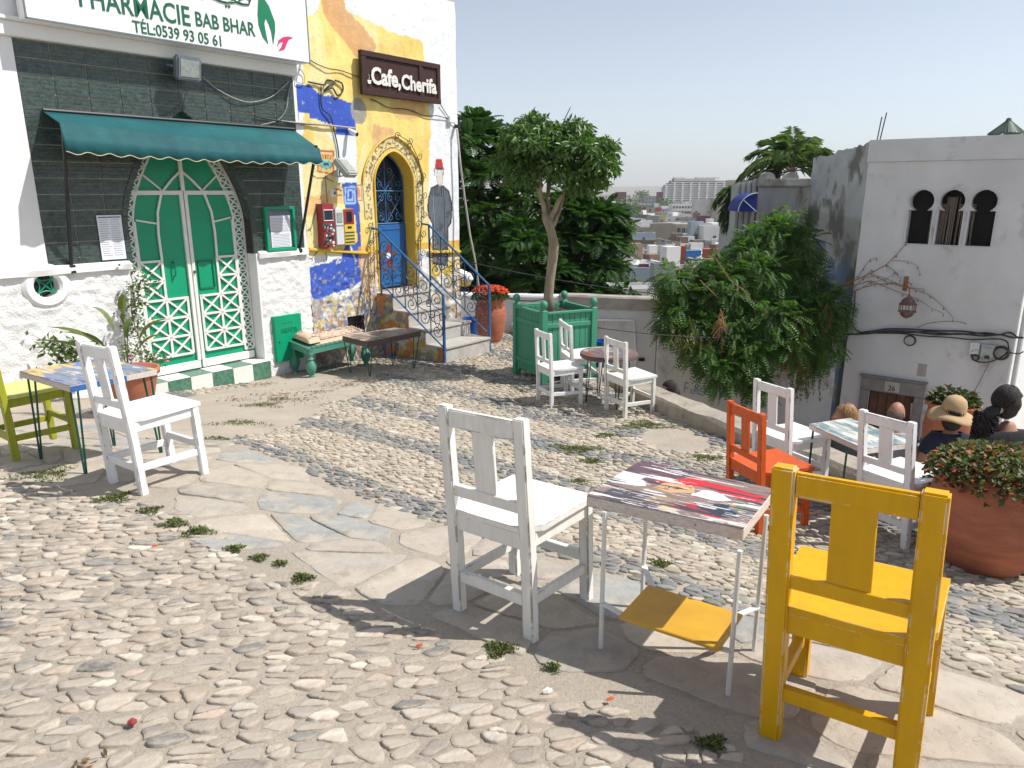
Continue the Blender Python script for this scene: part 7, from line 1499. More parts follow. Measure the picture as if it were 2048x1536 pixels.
# wires across the alley and the rope at the cafe corner
def wire(label, pts, r, m='cable', name='wire', cat='wire'): return solo(MB().tube(pts, r, 5), name, m, label, cat, tuple(pts[0]), smooth='all')
wp = Vector(tuple(aty(930, 522, 12.4))); wq = Vector(tuple(aty(1655, 610, 11.5))); wire('long thin wire crossing the alley above the white wall to the bush', sag(wp, wq, .16, 30), .008)
wire('lower thin wire running from behind the planter into the bush', sag(Vector(tuple(aty(1180, 653, 11.2))), Vector(tuple(aty(1640, 672, 11.3))), .10, 20), .008)
wire('short dark wire in front of the white wall left of the planter', [Vector(tuple(aty(u, v, 12.3))) for u, v in ((1005, 593), (1035, 601), (1065, 602), (1090, 598))], .012)
wire('thick pale rope hanging down from the cafe corner to the flower pot', [Vector(tuple(aty(u, v, 12.75))) for u, v in ((914, 258), (921, 330), (930, 400), (940, 470), (950, 520), (957, 570), (958, 590))], .018, 'rope', 'rope', 'rope')
o = thing('cloth_bundle', 'rolled white and yellow cloth bundle behind the right stair railing', 'bundle', tuple(aty(925, 556, 13.1))); c = aty(925, 552, 13.1); part(MB().tube([(c[0]-.2, c[1], c[2]+.05), (c[0]-.05, c[1], c[2]+.03), (c[0]+.1, c[1], c[2]-.04), (c[0]+.17, c[1], c[2]-.09)], [.06, .10, .10, .05], 12), 'white_roll', 'sign_white', o, smooth='all'); part(MB().tube([(c[0]-.1, c[1]-.02, c[2]-.10), (c[0]+.02, c[1]-.02, c[2]-.12), (c[0]+.14, c[1]-.02, c[2]-.14)], [.05, .07, .04], 12), 'yellow_roll', 'yellow_wall', o, smooth='all')
# ------------------------------------------------------------------ the town
A = MAT
def tmat(name, c, c2=None): A[name] = pmat(name, c, c2 or tuple(x*.8 for x in c), .25, .9, 0, 10, tuple(x*.6 for x in c), .36, .5)
for n_, c in dict(t_white=(.80, .79, .76), t_pale=(.60, .58, .54), t_grey=(.30, .31, .32), t_blue=(.36, .42, .46), t_beige=(.42, .37, .29), t_stone=(.30, .265, .21), t_red=(.36, .09, .06), t_maroon=(.15, .04, .055), t_yellow=(.52, .46, .24), t_brick=(.22, .15, .11), t_darkgrey=(.13, .135, .14), t_tarp=(.03, .22, .55)).items(): tmat(n_, c)
WME = MB().box((-.5, -.04, -.5), (.5, .04, .5)).mesh('window')
WMT = pmat('town_window', (.05, .06, .07), (.10, .12, .14), .5, .3)
def tz(x, y): return float(np.interp(y, [8, 12, 45, 60, 100, 200, 300, 420, 600, 850, 1500, 2600], [-5.4, -6.5, -8, -9, -12, -16.5, -15, -15, -15, -15, -12, -20]))
def house(name, label, cat, x0, x1, y, ztop, m, depth=None, wins=(), yaw=0, par=.35, group=None, zb=None, roofm='t_grey'):
    w_ = x1-x0; depth = depth or w_*.8; zb = tz((x0+x1)/2, y)-3 if zb is None else zb; fr = Frame(((x0+x1)/2, y, 0), yaw); zb = min(zb, ztop-2)
    t_ = thing(name, label, cat, (0, 0, zb), fr, group); h = w_/2; th = min(.25, w_*.06); mb = MB()
    o = [(-h, 0), (h, 0), (h, depth), (-h, depth)]; i_ = [(-h+th, th), (h-th, th), (h-th, depth-th), (-h+th, depth-th)]; zr = ztop-par
    vs = [(x, yy_, zb) for x, yy_ in o]+[(x, yy_, ztop) for x, yy_ in o]+[(x, yy_, ztop) for x, yy_ in i_]+[(x, yy_, zr) for x, yy_ in i_]
    fs = []
    for k in range(4): n_ = (k+1) % 4; fs += [(k, n_, 4+n_, 4+k), (4+k, 4+n_, 8+n_, 8+k), (8+k, 8+n_, 12+n_, 12+k)]
    part(mb.add(vs, fs), 'wall', m, t_); part(MB().add([(x, yy_, zr) for x, yy_ in i_], [(0, 1, 2, 3)]), 'roof', roofm, t_)
    for (fx, fz, ww, wh) in wins:   # fractions of width, metres below the top, metres
        ob = link('window', WME, WMT, t_); ob.location = ((fx-.5)*w_, 0, ztop-fz-zb); ob.scale = (ww, 1, wh)
    return t_
def hpx(label, u0, u1, v, y, m, name='town_house', cat='house', wins=(), **kw):
    a, b = aty(u0, v, y), aty(u1, v, y); return house(name, label, cat, float(a[0]), float(b[0]), y, float(a[2]), m, wins=wins, **kw)
g2 = lambda n, rows, z0=2., dz=3., w_=1.2, h=1.3: [((i+.6)/(n+.2), z0+dz*j, w_, h) for i in range(n) for j in range(rows)]
hpx('plain maroon tower block on the far skyline left of the hotel', 1234, 1253, 384, 600, 't_maroon', 'tower_block', 'building', depth=10)
hpx('white apartment block with small dark windows left of the maroon tower', 1203, 1234, 389, 610, 't_white', 'apartment_block', 'building', wins=g2(5, 3, 2, 3.2, 1.1, 1.5), depth=12)
hpx('narrow white block just right of the maroon tower on the skyline', 1253.5, 1262, 388, 640, 't_white', 'apartment_block', 'building', wins=g2(2, 3, 2, 3.2), depth=9)
hpx('low beige skyline block halfway between maroon tower and hotel', 1262, 1290, 396, 655, 't_beige', 'apartment_block', 'building', wins=g2(4, 2), depth=10)
hpx('grey-blue skyline block just left of the slim maroon slab', 1289, 1318, 392, 650, 't_grey', 'apartment_block', 'building', wins=g2(4, 3, 2, 3.2, 1.6, 1.2), depth=10)
hpx('slim maroon slab touching the left end of the hotel', 1317, 1326.5, 384, 600, 't_maroon', 'tower_block', 'building', depth=8)
# hotel
ho = thing('hotel_block', 'huge white many-storeyed hotel with rows of balconies on the skyline', 'hotel', tuple(aty(1390, 402, 850)))
yh = 850.; ax = float(aty(1328, 380, yh)[0]); bx = float(aty(1466, 380, yh)[0]); zb = float(aty(1390, 404, yh)[2]); pxm = FPX/yh/1.0; sto = (float(aty(1390, 366, yh)[2])-float(aty(1390, 400, yh)[2]))/8
for k in range(11):
    z = zb+k*sto; cut = max(0, k-7)*3.2; a_, b_ = ax+cut+1.5*(k > 6), bx-(0 if k < 8 else (k-7)*7)
    part(MB().box((a_, yh, z), (b_, yh+14, z+sto)), 'storey', 't_grey', ho); part(MB().box((a_-.6, yh-2.2, z-.05), (b_+.6, yh-.02, z+sto*.45)), 'balcony', 't_white', ho)
for k in range(9):
    x = ax+2+(bx-ax-4)*k/8.; part(MB().box((x-.8, yh-2.6, zb), (x+.8, yh-.01, zb+sto*(8.5 if k in (0, 8) else 9.5))), 'rib', 't_white', ho)
for x0_, x1_, k in ((.14, .30, 11), (.46, .60, 11), (.62, .80, 11.)):
    part(MB().box((ax+(bx-ax)*x0_, yh+1, zb+sto*k+.03), (ax+(bx-ax)*x1_, yh+10, zb+sto*(k+.7))), 'roof_pavilion', 't_white', ho)
for k in range(22):
    x = ax+6+(bx-ax-12)*k/21
    for j in (8, 9): ob = link('window', WME, WMT, ho); ob.location = Vector((x, yh-.05, zb+sto*(j+.7)))-Vector(tuple(aty(1390, 402, 850))); ob.scale = (2.6, 1, 1.6)
hpx('dark glass base building under the left part of the hotel', 1322, 1402, 403, 700, 't_blue', 'apartment_block', 'building', wins=g2(9, 1, 2, 3, 2.2, 1.8))
hpx('beige tall building right of the hotel behind the palm fronds', 1463, 1512, 360, 500, 't_beige', 'apartment_block', 'building', wins=g2(5, 5, 3, 3.5, 1.2, 1.6))
hpx('grey town house with a row of blue-white windows below the skyline', 1262, 1322, 409, 420, 't_grey', wins=[(.08, 3.0, 3, 2), (.2, 3.0, 3, 2), (.33, 3.0, 3, 2), (.58, 2.6, 6, 3.)])
hpx('small terracotta-red box house at the right end of the grey house', 1313, 1323.5, 415, 400, 't_red')
hpx('whitish block with scalloped terrace and many small windows under the hotel', 1345, 1393, 408, 430, 't_white', wins=g2(8, 3, 1.8, 2.6, 1.1, 1.2))
hpx('pale tall plain-faced house with two tiny windows, left of the stair house', 1391, 1425, 398, 330, 't_pale', wins=[(.1, 5.6, 1, 1), (.8, 5.5, .6, .7)])
hpx('narrow cream house with diagonal outside stair below the hotel right end', 1425.5, 1446, 396, 326, 't_beige', wins=[(.4, 2., 1, 1)])
hpx('low dark red rooftop box on the pale town houses right', 1398, 1421, 432, 290, 't_maroon', par=.1)
hpx('red walled house left of the dark brick house, near the trees', 1237, 1256, 447, 300, 't_red')
hpx('small dark red gabled wall above the red house', 1256.5, 1265, 438, 310, 't_maroon', wins=())
hpx('dark grey unfinished brick house with white sheets on its roof', 1263, 1302, 430, 320, 't_darkgrey', wins=g2(4, 2, 2, 3))
hpx('bright white rooftop water tank block on the dark brick house', 1278, 1305, 441, 262, 't_white', par=.1)
hpx('pale yellow narrow house below the terracotta box', 1320, 1333, 428, 300, 't_yellow', wins=[(.3, 3, .9, 1.2)])
hpx('wide tan stone building with a flat pale roof line in mid town', 1307, 1352, 448, 210, 't_stone', wins=[(.75, 4, .5, .8)])
hpx('tan house with balcony openings right of the stone building', 1352.5, 1383, 449, 216, 't_beige', wins=g2(3, 2, 1.6, 2.6, 1, 1.3))
hpx('bluish grey house with one tall dark door window, mid right of town', 1382, 1408, 443, 195, 't_blue', wins=[(.45, 4.2, .9, 2.)], yaw=.12)
hpx('bright white long house at the right edge of the visible town', 1408.5, 1482, 452, 190, 't_white', wins=[(.3, 3, .8, 1.2), (.7, 2.5, .8, 1.2)])
hpx('light blue house with a tall dark doorway and balcony in mid town', 1264, 1312, 466, 170, 't_blue', wins=[(.5, 1.7, .55, 1.5)])
hpx('beige low wall house left of the light blue house', 1240, 1271, 458, 235, 't_beige')
hpx('orange red roofed house hard against the dark trees', 1222, 1241, 477, 150, 't_red', par=.1)
hpx('second orange red roof slab right of the first, below the light blue house', 1245, 1262, 493, 140, 't_red', par=.1)
hpx('pale yellow peeling house below the light blue house', 1264, 1281, 486, 150, 't_yellow', wins=[(.6, 1.6, .5, .7)])
hpx('grey house with one small square window in mid town', 1285, 1312, 490, 140, 't_grey', wins=[(.4, 1.3, .5, .7)])
hpx('rounded grey-green walled house right of the small square window house', 1312.5, 1335, 491, 138, 't_pale')
hpx('bright white cubic house left of the concrete tower', 1334, 1350, 489, 130, 't_white', wins=[(.7, .9, .4, .4)])
hpx('low bright white house right of the concrete tower', 1360, 1381, 493, 128, 't_white')
hpx('white vaulted roof house above the blue tarpaulin', 1382, 1407, 486, 126, 't_white')
hpx('tall bare concrete chimney-like tower standing up from the lower roofs', 1350, 1361, 484, 75, 't_stone', 'concrete_tower', 'tower', yaw=-.35, depth=.5, par=.1)
hpx('bright blue tarpaulin shelter right of the concrete tower', 1372, 1403, 501, 100, 't_tarp', 'tarpaulin_shelter', 'shelter', par=.05)
hpx('low blue-grey shed row with dark openings above the big wall', 1226, 1264, 512, 110, 't_pale', wins=[(.7, .8, 1.2, .9)])
hpx('grey rooftop store with a small brown door near the concrete tower', 1326, 1351, 508, 90, 't_grey', wins=[(.5, .8, .5, .8)])
hpx('long blue-grey house wall with a low roof just beyond the white garden wall', 1234, 1309, 535, 62, 't_blue', par=.2, yaw=-.03)
hpx('tall blue-grey house face right of the long wall, under the bush edge', 1308.5, 1352, 527, 58, 't_grey', par=.2, yaw=.05)
hpx('small maroon rooftop parapet on the long blue-grey wall', 1280, 1298, 529, 64, 't_maroon', par=.05, depth=.6)
hpx('small bright white rooftop room right of the maroon parapet', 1298.5, 1309, 524, 64, 't_white', par=.05)
hpx('pale low house front partly hidden just above the garden wall coping', 1222, 1330, 577, 38, 't_pale', par=.1, depth=2.5)
# orange parasol heap and a blue barrel on the nearest roof
c = aty(1276, 572, 42); o = thing('orange_parasol', 'crumpled orange and yellow parasol cloth on the nearest lower roof', 'parasol', tuple(c)); mb = MB(); n_ = 12; rr = np.random.default_rng(5)
for j in range(4):
    for i in range(n_): pass
vs = [(c[0]+(.42*math.cos(a_)*(1+.2*rr.normal()))*s_, c[1]+.3*math.sin(a_)*s_, c[2]+.24*(1-s_)+.05*rr.normal()) for s_ in (0.05, .4, .75, 1.) for a_ in np.linspace(0, 2*math.pi, n_, endpoint=False)]
part(mb.add(vs, [(j*n_+i, j*n_+(i+1) % n_, (j+1)*n_+(i+1) % n_, (j+1)*n_+i) for j in range(3) for i in range(n_)]), 'canopy', pmat('orange_cloth', (.65, .16, .03), (.70, .36, .05), 9, .8), o); part(MB().tube([(c[0], c[1], c[2]-.8), (c[0], c[1], c[2]+.28)], .025, 6), 'pole', 'sign_white', o)
c = aty(1244, 573, 41); solo(MB().lathe([(.10, -.15), (.12, -.1), (.12, .08), (.1, .12), (0, .12)], 12, tuple(c)), 'barrel', 'bin_blue', 'small blue barrel on the nearest roof left of the orange parasol', 'barrel', tuple(c))
# many more houses of the town, in five colours
pr = np.random.default_rng(21); kinds = (('t_white', 'small bright white flat-roofed house among the packed far roofs', 'white houses of the far town'), ('t_pale', 'small pale grey flat-roofed house among the packed far roofs', 'pale houses of the far town'), ('t_beige', 'small beige flat-roofed house among the packed far roofs', 'beige houses of the far town'), ('t_grey', 'small dark grey flat-roofed house among the packed far roofs', 'grey houses of the far town'), ('t_brick', 'small brown brick house among the packed far roofs', 'brick houses of the far town'))
for i in range(230):
    f = (i+.5)/230; y = 72*(620/72)**f*pr.uniform(.97, 1.03); u = pr.uniform(1120, 1500) if i % 3 else pr.uniform(850, 1700); vt = float(np.interp(y, [72, 100, 140, 200, 260, 330, 450, 650], [530, 512, 494, 466, 447, 424, 408, 399]))+pr.uniform(-2, 9); w_ = pr.uniform(3.5, 7) if y < 200 else pr.uniform(6, 13); c = aty(u, vt, y); kd = kinds[pr.choice(5, p=[.36, .25, .18, .12, .09])]
    colw = next(n_ for lim, n_ in ((930, 'behind the cafe corner'), (1060, 'behind the tall dark tree'), (1180, 'behind the potted tree'), (1215, 'beside the dark trees'), (1245, 'under the maroon tower'), (1275, 'right of the maroon tower'), (1305, 'left of the slim slab'), (1335, 'under the slim maroon slab'), (1365, 'under the hotel left end'), (1395, 'under the hotel middle'), (1430, 'under the tall plain house'), (1470, 'under the palm fronds'), (1540, 'behind the bush top'), (9999, 'behind the white house')) if u < lim)
    roww = ('nearest', 'second', 'third', 'fourth', 'fifth', 'sixth', 'seventh', 'eighth', 'ninth', 'farthest')[min(9, int(f*10))]
    lab_ = '%s %s flat-roofed house in the %s band of roofs %s' % (('narrow' if w_ < (5.2 if y < 200 else 9.5) else 'wide'), {'t_white': 'white', 't_pale': 'pale', 't_beige': 'beige', 't_grey': 'grey', 't_brick': 'brown'}[kd[0]], roww, colw)
    zt_ = float(c[2]); LASTH = [None]; LASTH[0] = house('town_house', lab_, 'house', float(c[0])-w_/2, float(c[0])+w_/2, y, zt_, kd[0], wins=[((k+.7)/(2.4), pr.uniform(1.4, 2.0), pr.uniform(.8, 1.3), pr.uniform(1., 1.6)) for k in range(2)], yaw=pr.uniform(-.35, .55), group='packed flat-roofed houses of the far town', par=.3)
    if i % 2 == 0:
        q_ = w_*pr.uniform(.2, .4); xo = pr.uniform(-.3, .3)*w_; part(MB().box((xo-q_/2, w_*.2, zt_-.3), (xo+q_/2, w_*.2+q_, zt_+pr.uniform(.8, 2.2))), 'rooftop_room', ('t_white', 't_beige', 't_red', 't_white', 't_brick')[i//2 % 5], bpy.data.objects[LASTH[0].name])
# trees of the town
for k, (u, v, y, r_) in enumerate(((1240, 424, 330, 6.5), (1254, 420, 335, 7), (1262, 428, 330, 4), (1280, 392, 660, 6), (1290, 390, 662, 5), (1330, 412, 560, 8), (1475, 405, 420, 9), (1230, 560, 60, 1.0), (1258, 566, 55, .8))):
    c = aty(u, v, y); P_ = np.array(c)+rdir(170)*np.array([1, 1, .8])*r_*pr.uniform(.4, 1, (170, 1)); V, F, T = leaves(P_, rdir(170), rdir(170), r_*.28, r_*.2, .1, rtint(170)*.9)
    labs = ('dusty round tree left end of the far roofs', 'larger dusty round tree beside the grey house with blue-white windows', 'small dusty tree just right of the pair of round town trees', 'dark treetop on the skyline, left one', 'dark treetop on the skyline just left of the slim maroon slab', 'hazy blue tree below the left end of the hotel', 'green tree beneath the beige tall building at the far right', 'small shrub on the lower roofs close to the dark trees', 'small yellowing shrub in front of the long blue-grey wall')
    t_ = thing('town_tree', labs[k], 'tree', tuple(c)); link('crown', np_mesh('crown', V-np.array(c), F, 'tint', T), 'leaf_bush' if k < 7 else 'leaf_palm', t_); part(MB().tube([(c[0], c[1], tz(c[0], y)-1), (c[0], c[1], c[2])], r_*.08, 6), 'trunk', 'bark_dark', t_)

# ------------------------------------------------------------------ people
def skin_mesh(J, E, root=0, sub=1):
    me = bpy.data.meshes.new('sk'); me.from_pydata([j[:3] for j in J], E, []); o = bpy.data.objects.new('sk', me); COL.objects.link(o)
    md = o.modifiers.new('s', 'SKIN'); md.use_smooth_shade = True; sv = me.skin_vertices[0].data
    for i, j in enumerate(J): sv[i].radius = (j[3], j[4] if len(j) > 4 else j[3]); sv[i].use_root = (i == root)
    m2 = o.modifiers.new('d', 'SUBSURF'); m2.levels = sub; m2.render_levels = sub
    dg = bpy.context.evaluated_depsgraph_get(); dg.update(); r = bpy.data.meshes.new_from_object(o.evaluated_get(dg)); vs = [tuple(v.co) for v in r.vertices]; fs = [tuple(p.vertices) for p in r.polygons]
    bpy.data.objects.remove(o); bpy.data.meshes.remove(me); bpy.data.meshes.remove(r); return vs, fs
def ell(mb, c, r_, R_=None, n=20, m=14, f=None):
    vs = []
    for j in range(m+1):
        th = math.pi*j/m
        for i in range(n):
            ph = 2*math.pi*i/n; p = Vector((math.sin(th)*math.cos(ph)*r_[0], math.sin(th)*math.sin(ph)*r_[1], math.cos(th)*r_[2]))
            if f: p = f(p)
            if R_: p = R_ @ p
            vs.append(p+Vector(c))
    return mb.add(vs, [(j*n+i, (j+1)*n+i, (j+1)*n+(i+1) % n, j*n+(i+1) % n) for j in range(m) for i in range(n)])
def person(label, base, rz, pose, skin, hair, top, bottom, headyaw=0, arms=None, hair_style='short', headpitch=0, scale=1.):
    t_ = thing('person', label, 'person', base, WORLD, None, Matrix.Rotation(rz, 4, 'Z') @ Matrix.Scale(scale, 4))
    sit = pose == 'sit'; h = 0.10 if sit else .92
    L = [(0, 0, h, .15, .11), (0, .0, h+.16, .135, .10), (0, .0, h+.34, .15, .10), (0, -.005, h+.455, .09, .065), (0, .0, h+.54, .052, .055), (0, .01, h+.60, .05, .055)]
    E = [(0, 1), (1, 2), (2, 3), (3, 4), (4, 5)]
    arms = arms or {-1: ((-.25, .02, h+.22), (-.24, .20, h+.08)), 1: ((.25, .02, h+.22), (.24, .20, h+.08))}
    hands = []
    for s_ in (-1, 1):
        k = len(L); el, wr = arms[s_]; L += [(s_*.165, 0, h+.44, .054), (*el, .043), (*wr, .028)]; E += [(3, k), (k, k+1), (k+1, k+2)]; hands.append((Vector(el), Vector(wr)))
        k = len(L)
        if sit: L += [(s_*.11, .06, h-.01, .095), (s_*.15, .44, h+.02, .062), (s_*.15, .56, h-.32, .042), (s_*.15, .70, h-.36, .03)]
        else: L += [(s_*.10, 0, h-.10, .09), (s_*.11, .02, h-.46, .06), (s_*.11, -.02, .09, .038), (s_*.11, .12, .03, .03)]
        E += [(0, k), (k, k+1), (k+1, k+2), (k+2, k+3)]
    vs, fs = skin_mesh(L, E); mb = MB().add(vs, fs)
    HC = Vector((0, .03, h+.72)); HR = Matrix.Rotation(headyaw, 3, 'Z') @ Matrix.Rotation(headpitch, 3, 'X')
    def face(p):
        q = p.copy(); f = max(0, p.y/.10)
        if p.z < 0: q.x *= 1+p.z*2.2*1; q.y *= 1+p.z*.8
        g_ = math.exp(-((p.x/.016)**2+((p.z+.012)/.03)**2)); q.y += .024*g_*f
        for s_ in (-1, 1): q.y -= .008*f*math.exp(-(((p.x-s_*.032)/.018)**2+((p.z-.012)/.014)**2))
        q.y += .006*f*math.exp(-((p.x/.028)**2+((p.z+.058)/.010)**2)); return q
    ell(mb, HC, (.076, .095, .118), HR, 28, 24, face)
    for s_ in (-1, 1): ell(mb, HC+HR @ Vector((s_*.078, -.005, -.005)), (.010, .020, .032), HR, 8, 6)
    for el, wr in hands:      # palm, four fingers and a thumb, curled
        d = (wr-el).normalized(); side = d.cross(Vector((0, 0, 1))).normalized(); dn = side.cross(d)
        Rm = Matrix((side, d, -dn)).transposed(); ell(mb, wr+d*.045, (.040, .052, .016), Rm, 10, 8)
        for i, ln_ in enumerate((.062, .072, .068, .052)):
            o_ = wr+d*.085+side*(.030-.020*i); mb.tube([o_-d*.02, o_+d*ln_*.4, o_+d*ln_*.72+dn*ln_*.25, o_+d*ln_*.8+dn*ln_*.6], [.0095, .009, .008, .006], 7)
        o_ = wr+d*.03+side*.036; mb.tube([o_, o_+side*.025+d*.022, o_+side*.028+d*.05+dn*.015], [.012, .010, .007], 7)
    part(mb, 'body', skin, t_, smooth='all')
    ey = MB(); 
    for s_ in (-1, 1): ell(ey, HC+HR @ Vector((s_*.031, .083, .012)), (.011, .007, .006), HR, 8, 6)
    part(ey, 'eyes', 'sign_white', t_, smooth='all'); ey = MB()
    for s_ in (-1, 1): ell(ey, HC+HR @ Vector((s_*.031, .0885, .012)), (.005, .003, .005), HR, 6, 5)
    part(ey, 'pupils', 'black', t_); part(ell(MB(), HC+HR @ Vector((0, .094, -.056)), (.022, .006, .007), HR, 10, 6), 'mouth', 'terracotta', t_)
    # shirt
    J = [(0, 0, h-.03, .17, .13), (0, 0, h+.16, .16, .125), (0, 0, h+.34, .18, .13), (0, -.005, h+.47, .15, .11), (0, 0, h+.525, .085, .085)]; E2 = [(0, 1), (1, 2), (2, 3), (3, 4)]
    for s_ in (-1, 1): k = len(J); el = Vector(arms[s_][0]); sh = Vector((s_*.175, 0, h+.45)); m1 = sh.lerp(el, .65); J += [(*sh, .092), (*m1, .066)]; E2 += [(3, k), (k, k+1)]
    part(MB().add(*skin_mesh(J, E2)), 'shirt', top, t_, smooth='all')
    J = [(0, 0, h, .165, .125)]; E2 = []
    for s_ in (-1, 1):
        k = len(J)
        if sit: J += [(s_*.11, .06, h-.01, .105), (s_*.15, .44, h+.02, .073), (s_*.15, .55, h-.28, .055)]
        else: J += [(s_*.10, 0, h-.10, .102), (s_*.11, .02, h-.46, .074), (s_*.11, -.02, .16, .058)]
        E2 += [(0, k), (k, k+1), (k+1, k+2)]
    part(MB().add(*skin_mesh(J, E2)), 'trousers', bottom, t_, smooth='all')
    sm = MB()
    for s_ in (-1, 1):
        c = Vector((s_*.15, .66, h-.37)) if sit else Vector((s_*.11, .06, .035)); ell(sm, c, (.045, .12, .04), None, 12, 8)
    part(sm, 'shoes', 'black', t_, smooth='all')
    hr = MB(); rr = np.random.default_rng(3)
    def cap(zmin, yfront, s_=1.10):
        def f(p):
            q = p.copy(); k = 1+.05*math.sin(p.x*90)*math.cos(p.z*60); q.x *= k; q.y *= k
            if p.y > yfront and p.z < .05: q.y = yfront-.01
            return q
        return ell(hr, HC+HR @ Vector((0, -.012, .012)), (.086*s_, .098*s_, .118*s_*.98), HR, 26, 20, f)
    if hair_style == 'bald': 
        def f(p): q = p.copy(); q.z = min(q.z, .07+.015*math.cos(p.x*30)); q.y = min(q.y, .0); return q
        ell(hr, HC+HR @ Vector((0, -.008, -.01)), (.081, .098, .085), HR, 24, 14, f)
    elif hair_style == 'short': cap(0, .02)
    elif hair_style == 'bob': cap(0, .015, 1.14); ell(hr, HC+HR @ Vector((0, -.045, -.06)), (.095, .065, .11), HR, 20, 14)
    elif hair_style == 'long': cap(0, .01, 1.13); hr.tube([HC+HR @ Vector(p) for p in ((0, -.05, .05), (0, -.085, -.04), (0, -.09, -.16), (0.01, -.08, -.30))], [.08, .085, .075, .035], 12)
    elif hair_style == 'tail':
        cap(0, .02, 1.10); hr.tube([HC+HR @ Vector(p) for p in ((0, -.08, -.01), (-.03, -.14, -.05), (-.055, -.16, -.14), (-.06, -.15, -.26), (-.05, -.13, -.36))], [.03, .045, .055, .048, .02], 12)
        for i in range(420):
            a_ = rr.uniform(0, 6.28); tt = rr.random(); z = -.05-.30*tt; c = HC+HR @ Vector((-.055+.075*math.cos(a_), -.15+.06*math.sin(a_), z)); hr.tube([c+Vector((.012*math.cos(s2), .012*math.sin(s2), -.012*k)) for k, s2 in enumerate(np.linspace(0, 6, 6))], .0045, 3)
        part(MB().tube([HC+HR @ Vector((.0+.034*math.cos(a_)-.01, -.105, -.02+.034*math.sin(a_))) for a_ in np.linspace(0, 2*math.pi, 12)], .012, 6), 'hair_tie', 'cushion', t_)
    if hair_style != 'bald':
        dn_ = {'bob': 2.45, 'long': 2.6, 'tail': 1.75, 'short': 2.1}[hair_style]; kx = 1.16 if hair_style == 'bob' else 1.12
        for i in range(190):
            a_ = rr.uniform(math.pi*.93, math.pi*2.07); k_ = kx*rr.uniform(.99, 1.055); p_ = []
            for th in np.linspace(.05+.3*rr.random(), dn_*rr.uniform(.85, 1.), 9):
                r_ = max(math.sin(th), .62 if th > 1.57 and hair_style != 'tail' else 0); a2 = a_+.10*math.sin(th*4+i)
                if hair_style == 'tail': a2 = a2+(1.5*math.pi-a2)*max(0, th-.5)*.55
                p_.append(HC+HR @ Vector((.089*k_*r_*math.cos(a2), -.012+.100*k_*r_*math.sin(a2), .012+.117*k_*math.cos(th))))
            hr.tube(p_, [.0035, .005, .006, .006, .006, .006, .0055, .005, .002], 4)
    part(hr, 'hair', hair, t_, smooth='all', kind=None); return t_, HC, HR
def hb_(u, v, y): return aty(u, v, y)
b = hb_(1695, 812, 7); person('blond person with bobbed hair in a black top seated beyond the pale table', (float(b[0]), 7.0, float(b[2])-.95), R(25), 'sit', 'skin', 'hair_blond', 'cloth_black', 'cloth_black', R(50), None, 'bob')
b = hb_(1797, 806, 7.2); person('nearly bald person in a light grey shirt and jeans seated with back turned', (float(b[0]), 7.2, float(b[2])-.94), R(-15), 'sit', 'skin', 'hair_grey', 'cloth_grey', 'denim', R(-35), None, 'bald')
b = hb_(1912, 800, 6.8); ht_, HC, HR = person('person in a wide straw sun hat and navy t-shirt seated with back turned', (float(b[0]), 6.8, float(b[2])-.965), R(-5), 'sit', 'skin_dark', 'hair_black', 'cloth_navy', 'denim', R(-12), {-1: ((-.27, -.02, .32), (-.26, .12, .46)), 1: ((.26, .02, .32), (.2, .22, .2))}, 'bob')
hm = MB(); n_ = 40; prof = [(0, .155), (.05, .150), (.085, .125), (.105, .075), (.112, .02), (.115, .0)]; brim = [(.115, .0, 0), (.15, -.018, .3), (.185, -.045, .7), (.205, -.075, 1)]; vs = []
for r_, z in prof: vs += [(r_*math.cos(2*math.pi*k/n_), r_*1.08*math.sin(2*math.pi*k/n_), z) for k in range(n_)]
for r_, z, e_ in brim[1:]: vs += [(r_*math.cos(2*math.pi*k/n_), r_*1.05*math.sin(2*math.pi*k/n_), z+e_*.022*math.sin(3*2*math.pi*k/n_+1)-e_*.03*math.cos(2*math.pi*k/n_-2.2)) for k in range(n_)]
m_ = len(prof)+3; TR = Matrix.Translation(HC+Vector((0, -.01, .03))) @ (HR.to_4x4()) @ Matrix.Rotation(R(8), 4, 'X') @ Matrix.Rotation(R(8), 4, 'Y')
hat = part(MB().add([TR @ Vector(v) for v in vs], [(j*n_+k, j*n_+(k+1) % n_, (j+1)*n_+(k+1) % n_, (j+1)*n_+k) for j in range(m_-1) for k in range(n_)]+[tuple(range(n_))]), 'sun_hat', 'straw', ht_, smooth='all'); hat.modifiers.new('t', 'SOLIDIFY').thickness = .005
part(MB().tube([(-.10, -.125, .10), (-.115, -.135, .35), (-.12, -.10, .545), (-.12, .0, .56), (-.11, .12, .5)], .011, 6), 'bag_strap', 'metal_grey', ht_, smooth='all')
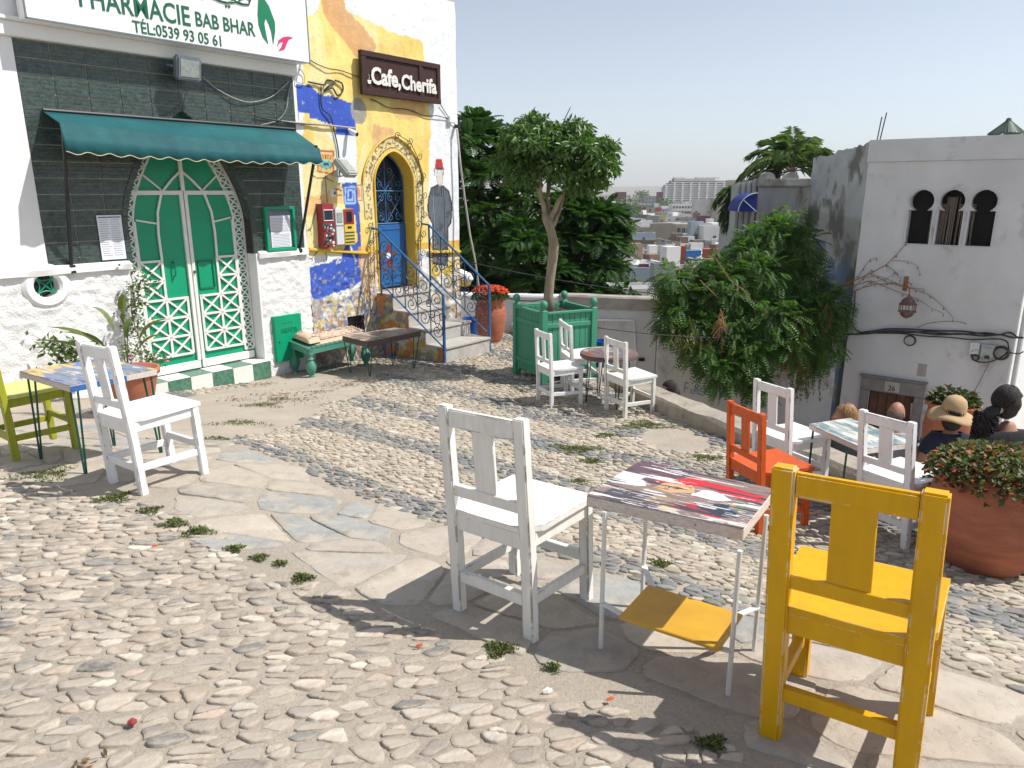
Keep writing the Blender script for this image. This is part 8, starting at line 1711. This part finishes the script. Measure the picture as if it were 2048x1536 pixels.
hw = ht_.matrix_world @ Vector((-.255, .19, .52)); bo = thing('water_bottle', 'small blue and clear plastic water bottle held up by the hat wearer', 'bottle', tuple(hw)); part(MB().lathe([(.028, -.09), (.032, -.08), (.032, .03), (.028, .05), (.013, .075), (.013, .09)], 14, tuple(hw)), 'bottle_body', 'bottle_blue', bo, smooth=True); part(MB().lathe([(.015, .085), (.015, .105), (0, .105)], 10, tuple(hw)), 'cap', 'bin_blue', bo)
b = hb_(2030, 775, 5.2); person('person in black with a long curly dark ponytail at the right edge', (float(b[0]), 5.2, float(b[2])-1.775), R(10), 'stand', 'skin', 'hair_black', 'cloth_black', 'denim', R(-75), None, 'tail')
b = hb_(1342, 762, 9.8); person('dark-haired person walking in the lower alley, only the head showing over the kerb', (float(b[0]), 9.8, float(b[2])-1.775), R(70), 'stand', 'skin', 'hair_black', 'cloth_black', 'denim', R(10), None, 'long')
# lower ledge the seated people rest on
zl_ = -3.02; mb = MB()
for (cx_, cy_, zt2) in ((float(hb_(1695, 812, 7)[0]), 7.05, float(hb_(1695, 812, 7)[2])-.95), (float(hb_(1797, 806, 7.2)[0]), 7.22, float(hb_(1797, 806, 7.2)[2])-.94), (float(hb_(1912, 800, 6.8)[0]), 6.86, float(hb_(1912, 800, 6.8)[2])-.965)):
    pass
zz_ = float(hb_(1797, 806, 7.2)[2])-.94+.10-.135
solo(MB().box((2.75, 6.55, -3.9), (5.0, 7.45, zz_)), 'stone_ledge', 'step', 'wide stone ledge below the plaza where the three visitors sit', 'ledge', (3.8, 7, -3.9), bevel=.02)
# ------------------------------------------------------------------ haze
solo(MB().box((-6500, -3200, -60), (6500, 6600, 160)), 'haze', 'black', None, None, kind='stuff')
hz = bpy.data.objects['haze']; m = bpy.data.materials.new('haze'); m.use_nodes = True; t = m.node_tree; t.nodes.clear(); pv = t.nodes.new('ShaderNodeVolumePrincipled'); pv.inputs['Color'].default_value = (.95, .975, 1, 1); pv.inputs['Density'].default_value = .00022; pv.inputs['Anisotropy'].default_value = .2
mo = t.nodes.new('ShaderNodeOutputMaterial'); t.links.new(pv.outputs[0], mo.inputs['Volume']); hz.data.materials.clear(); hz.data.materials.append(m)
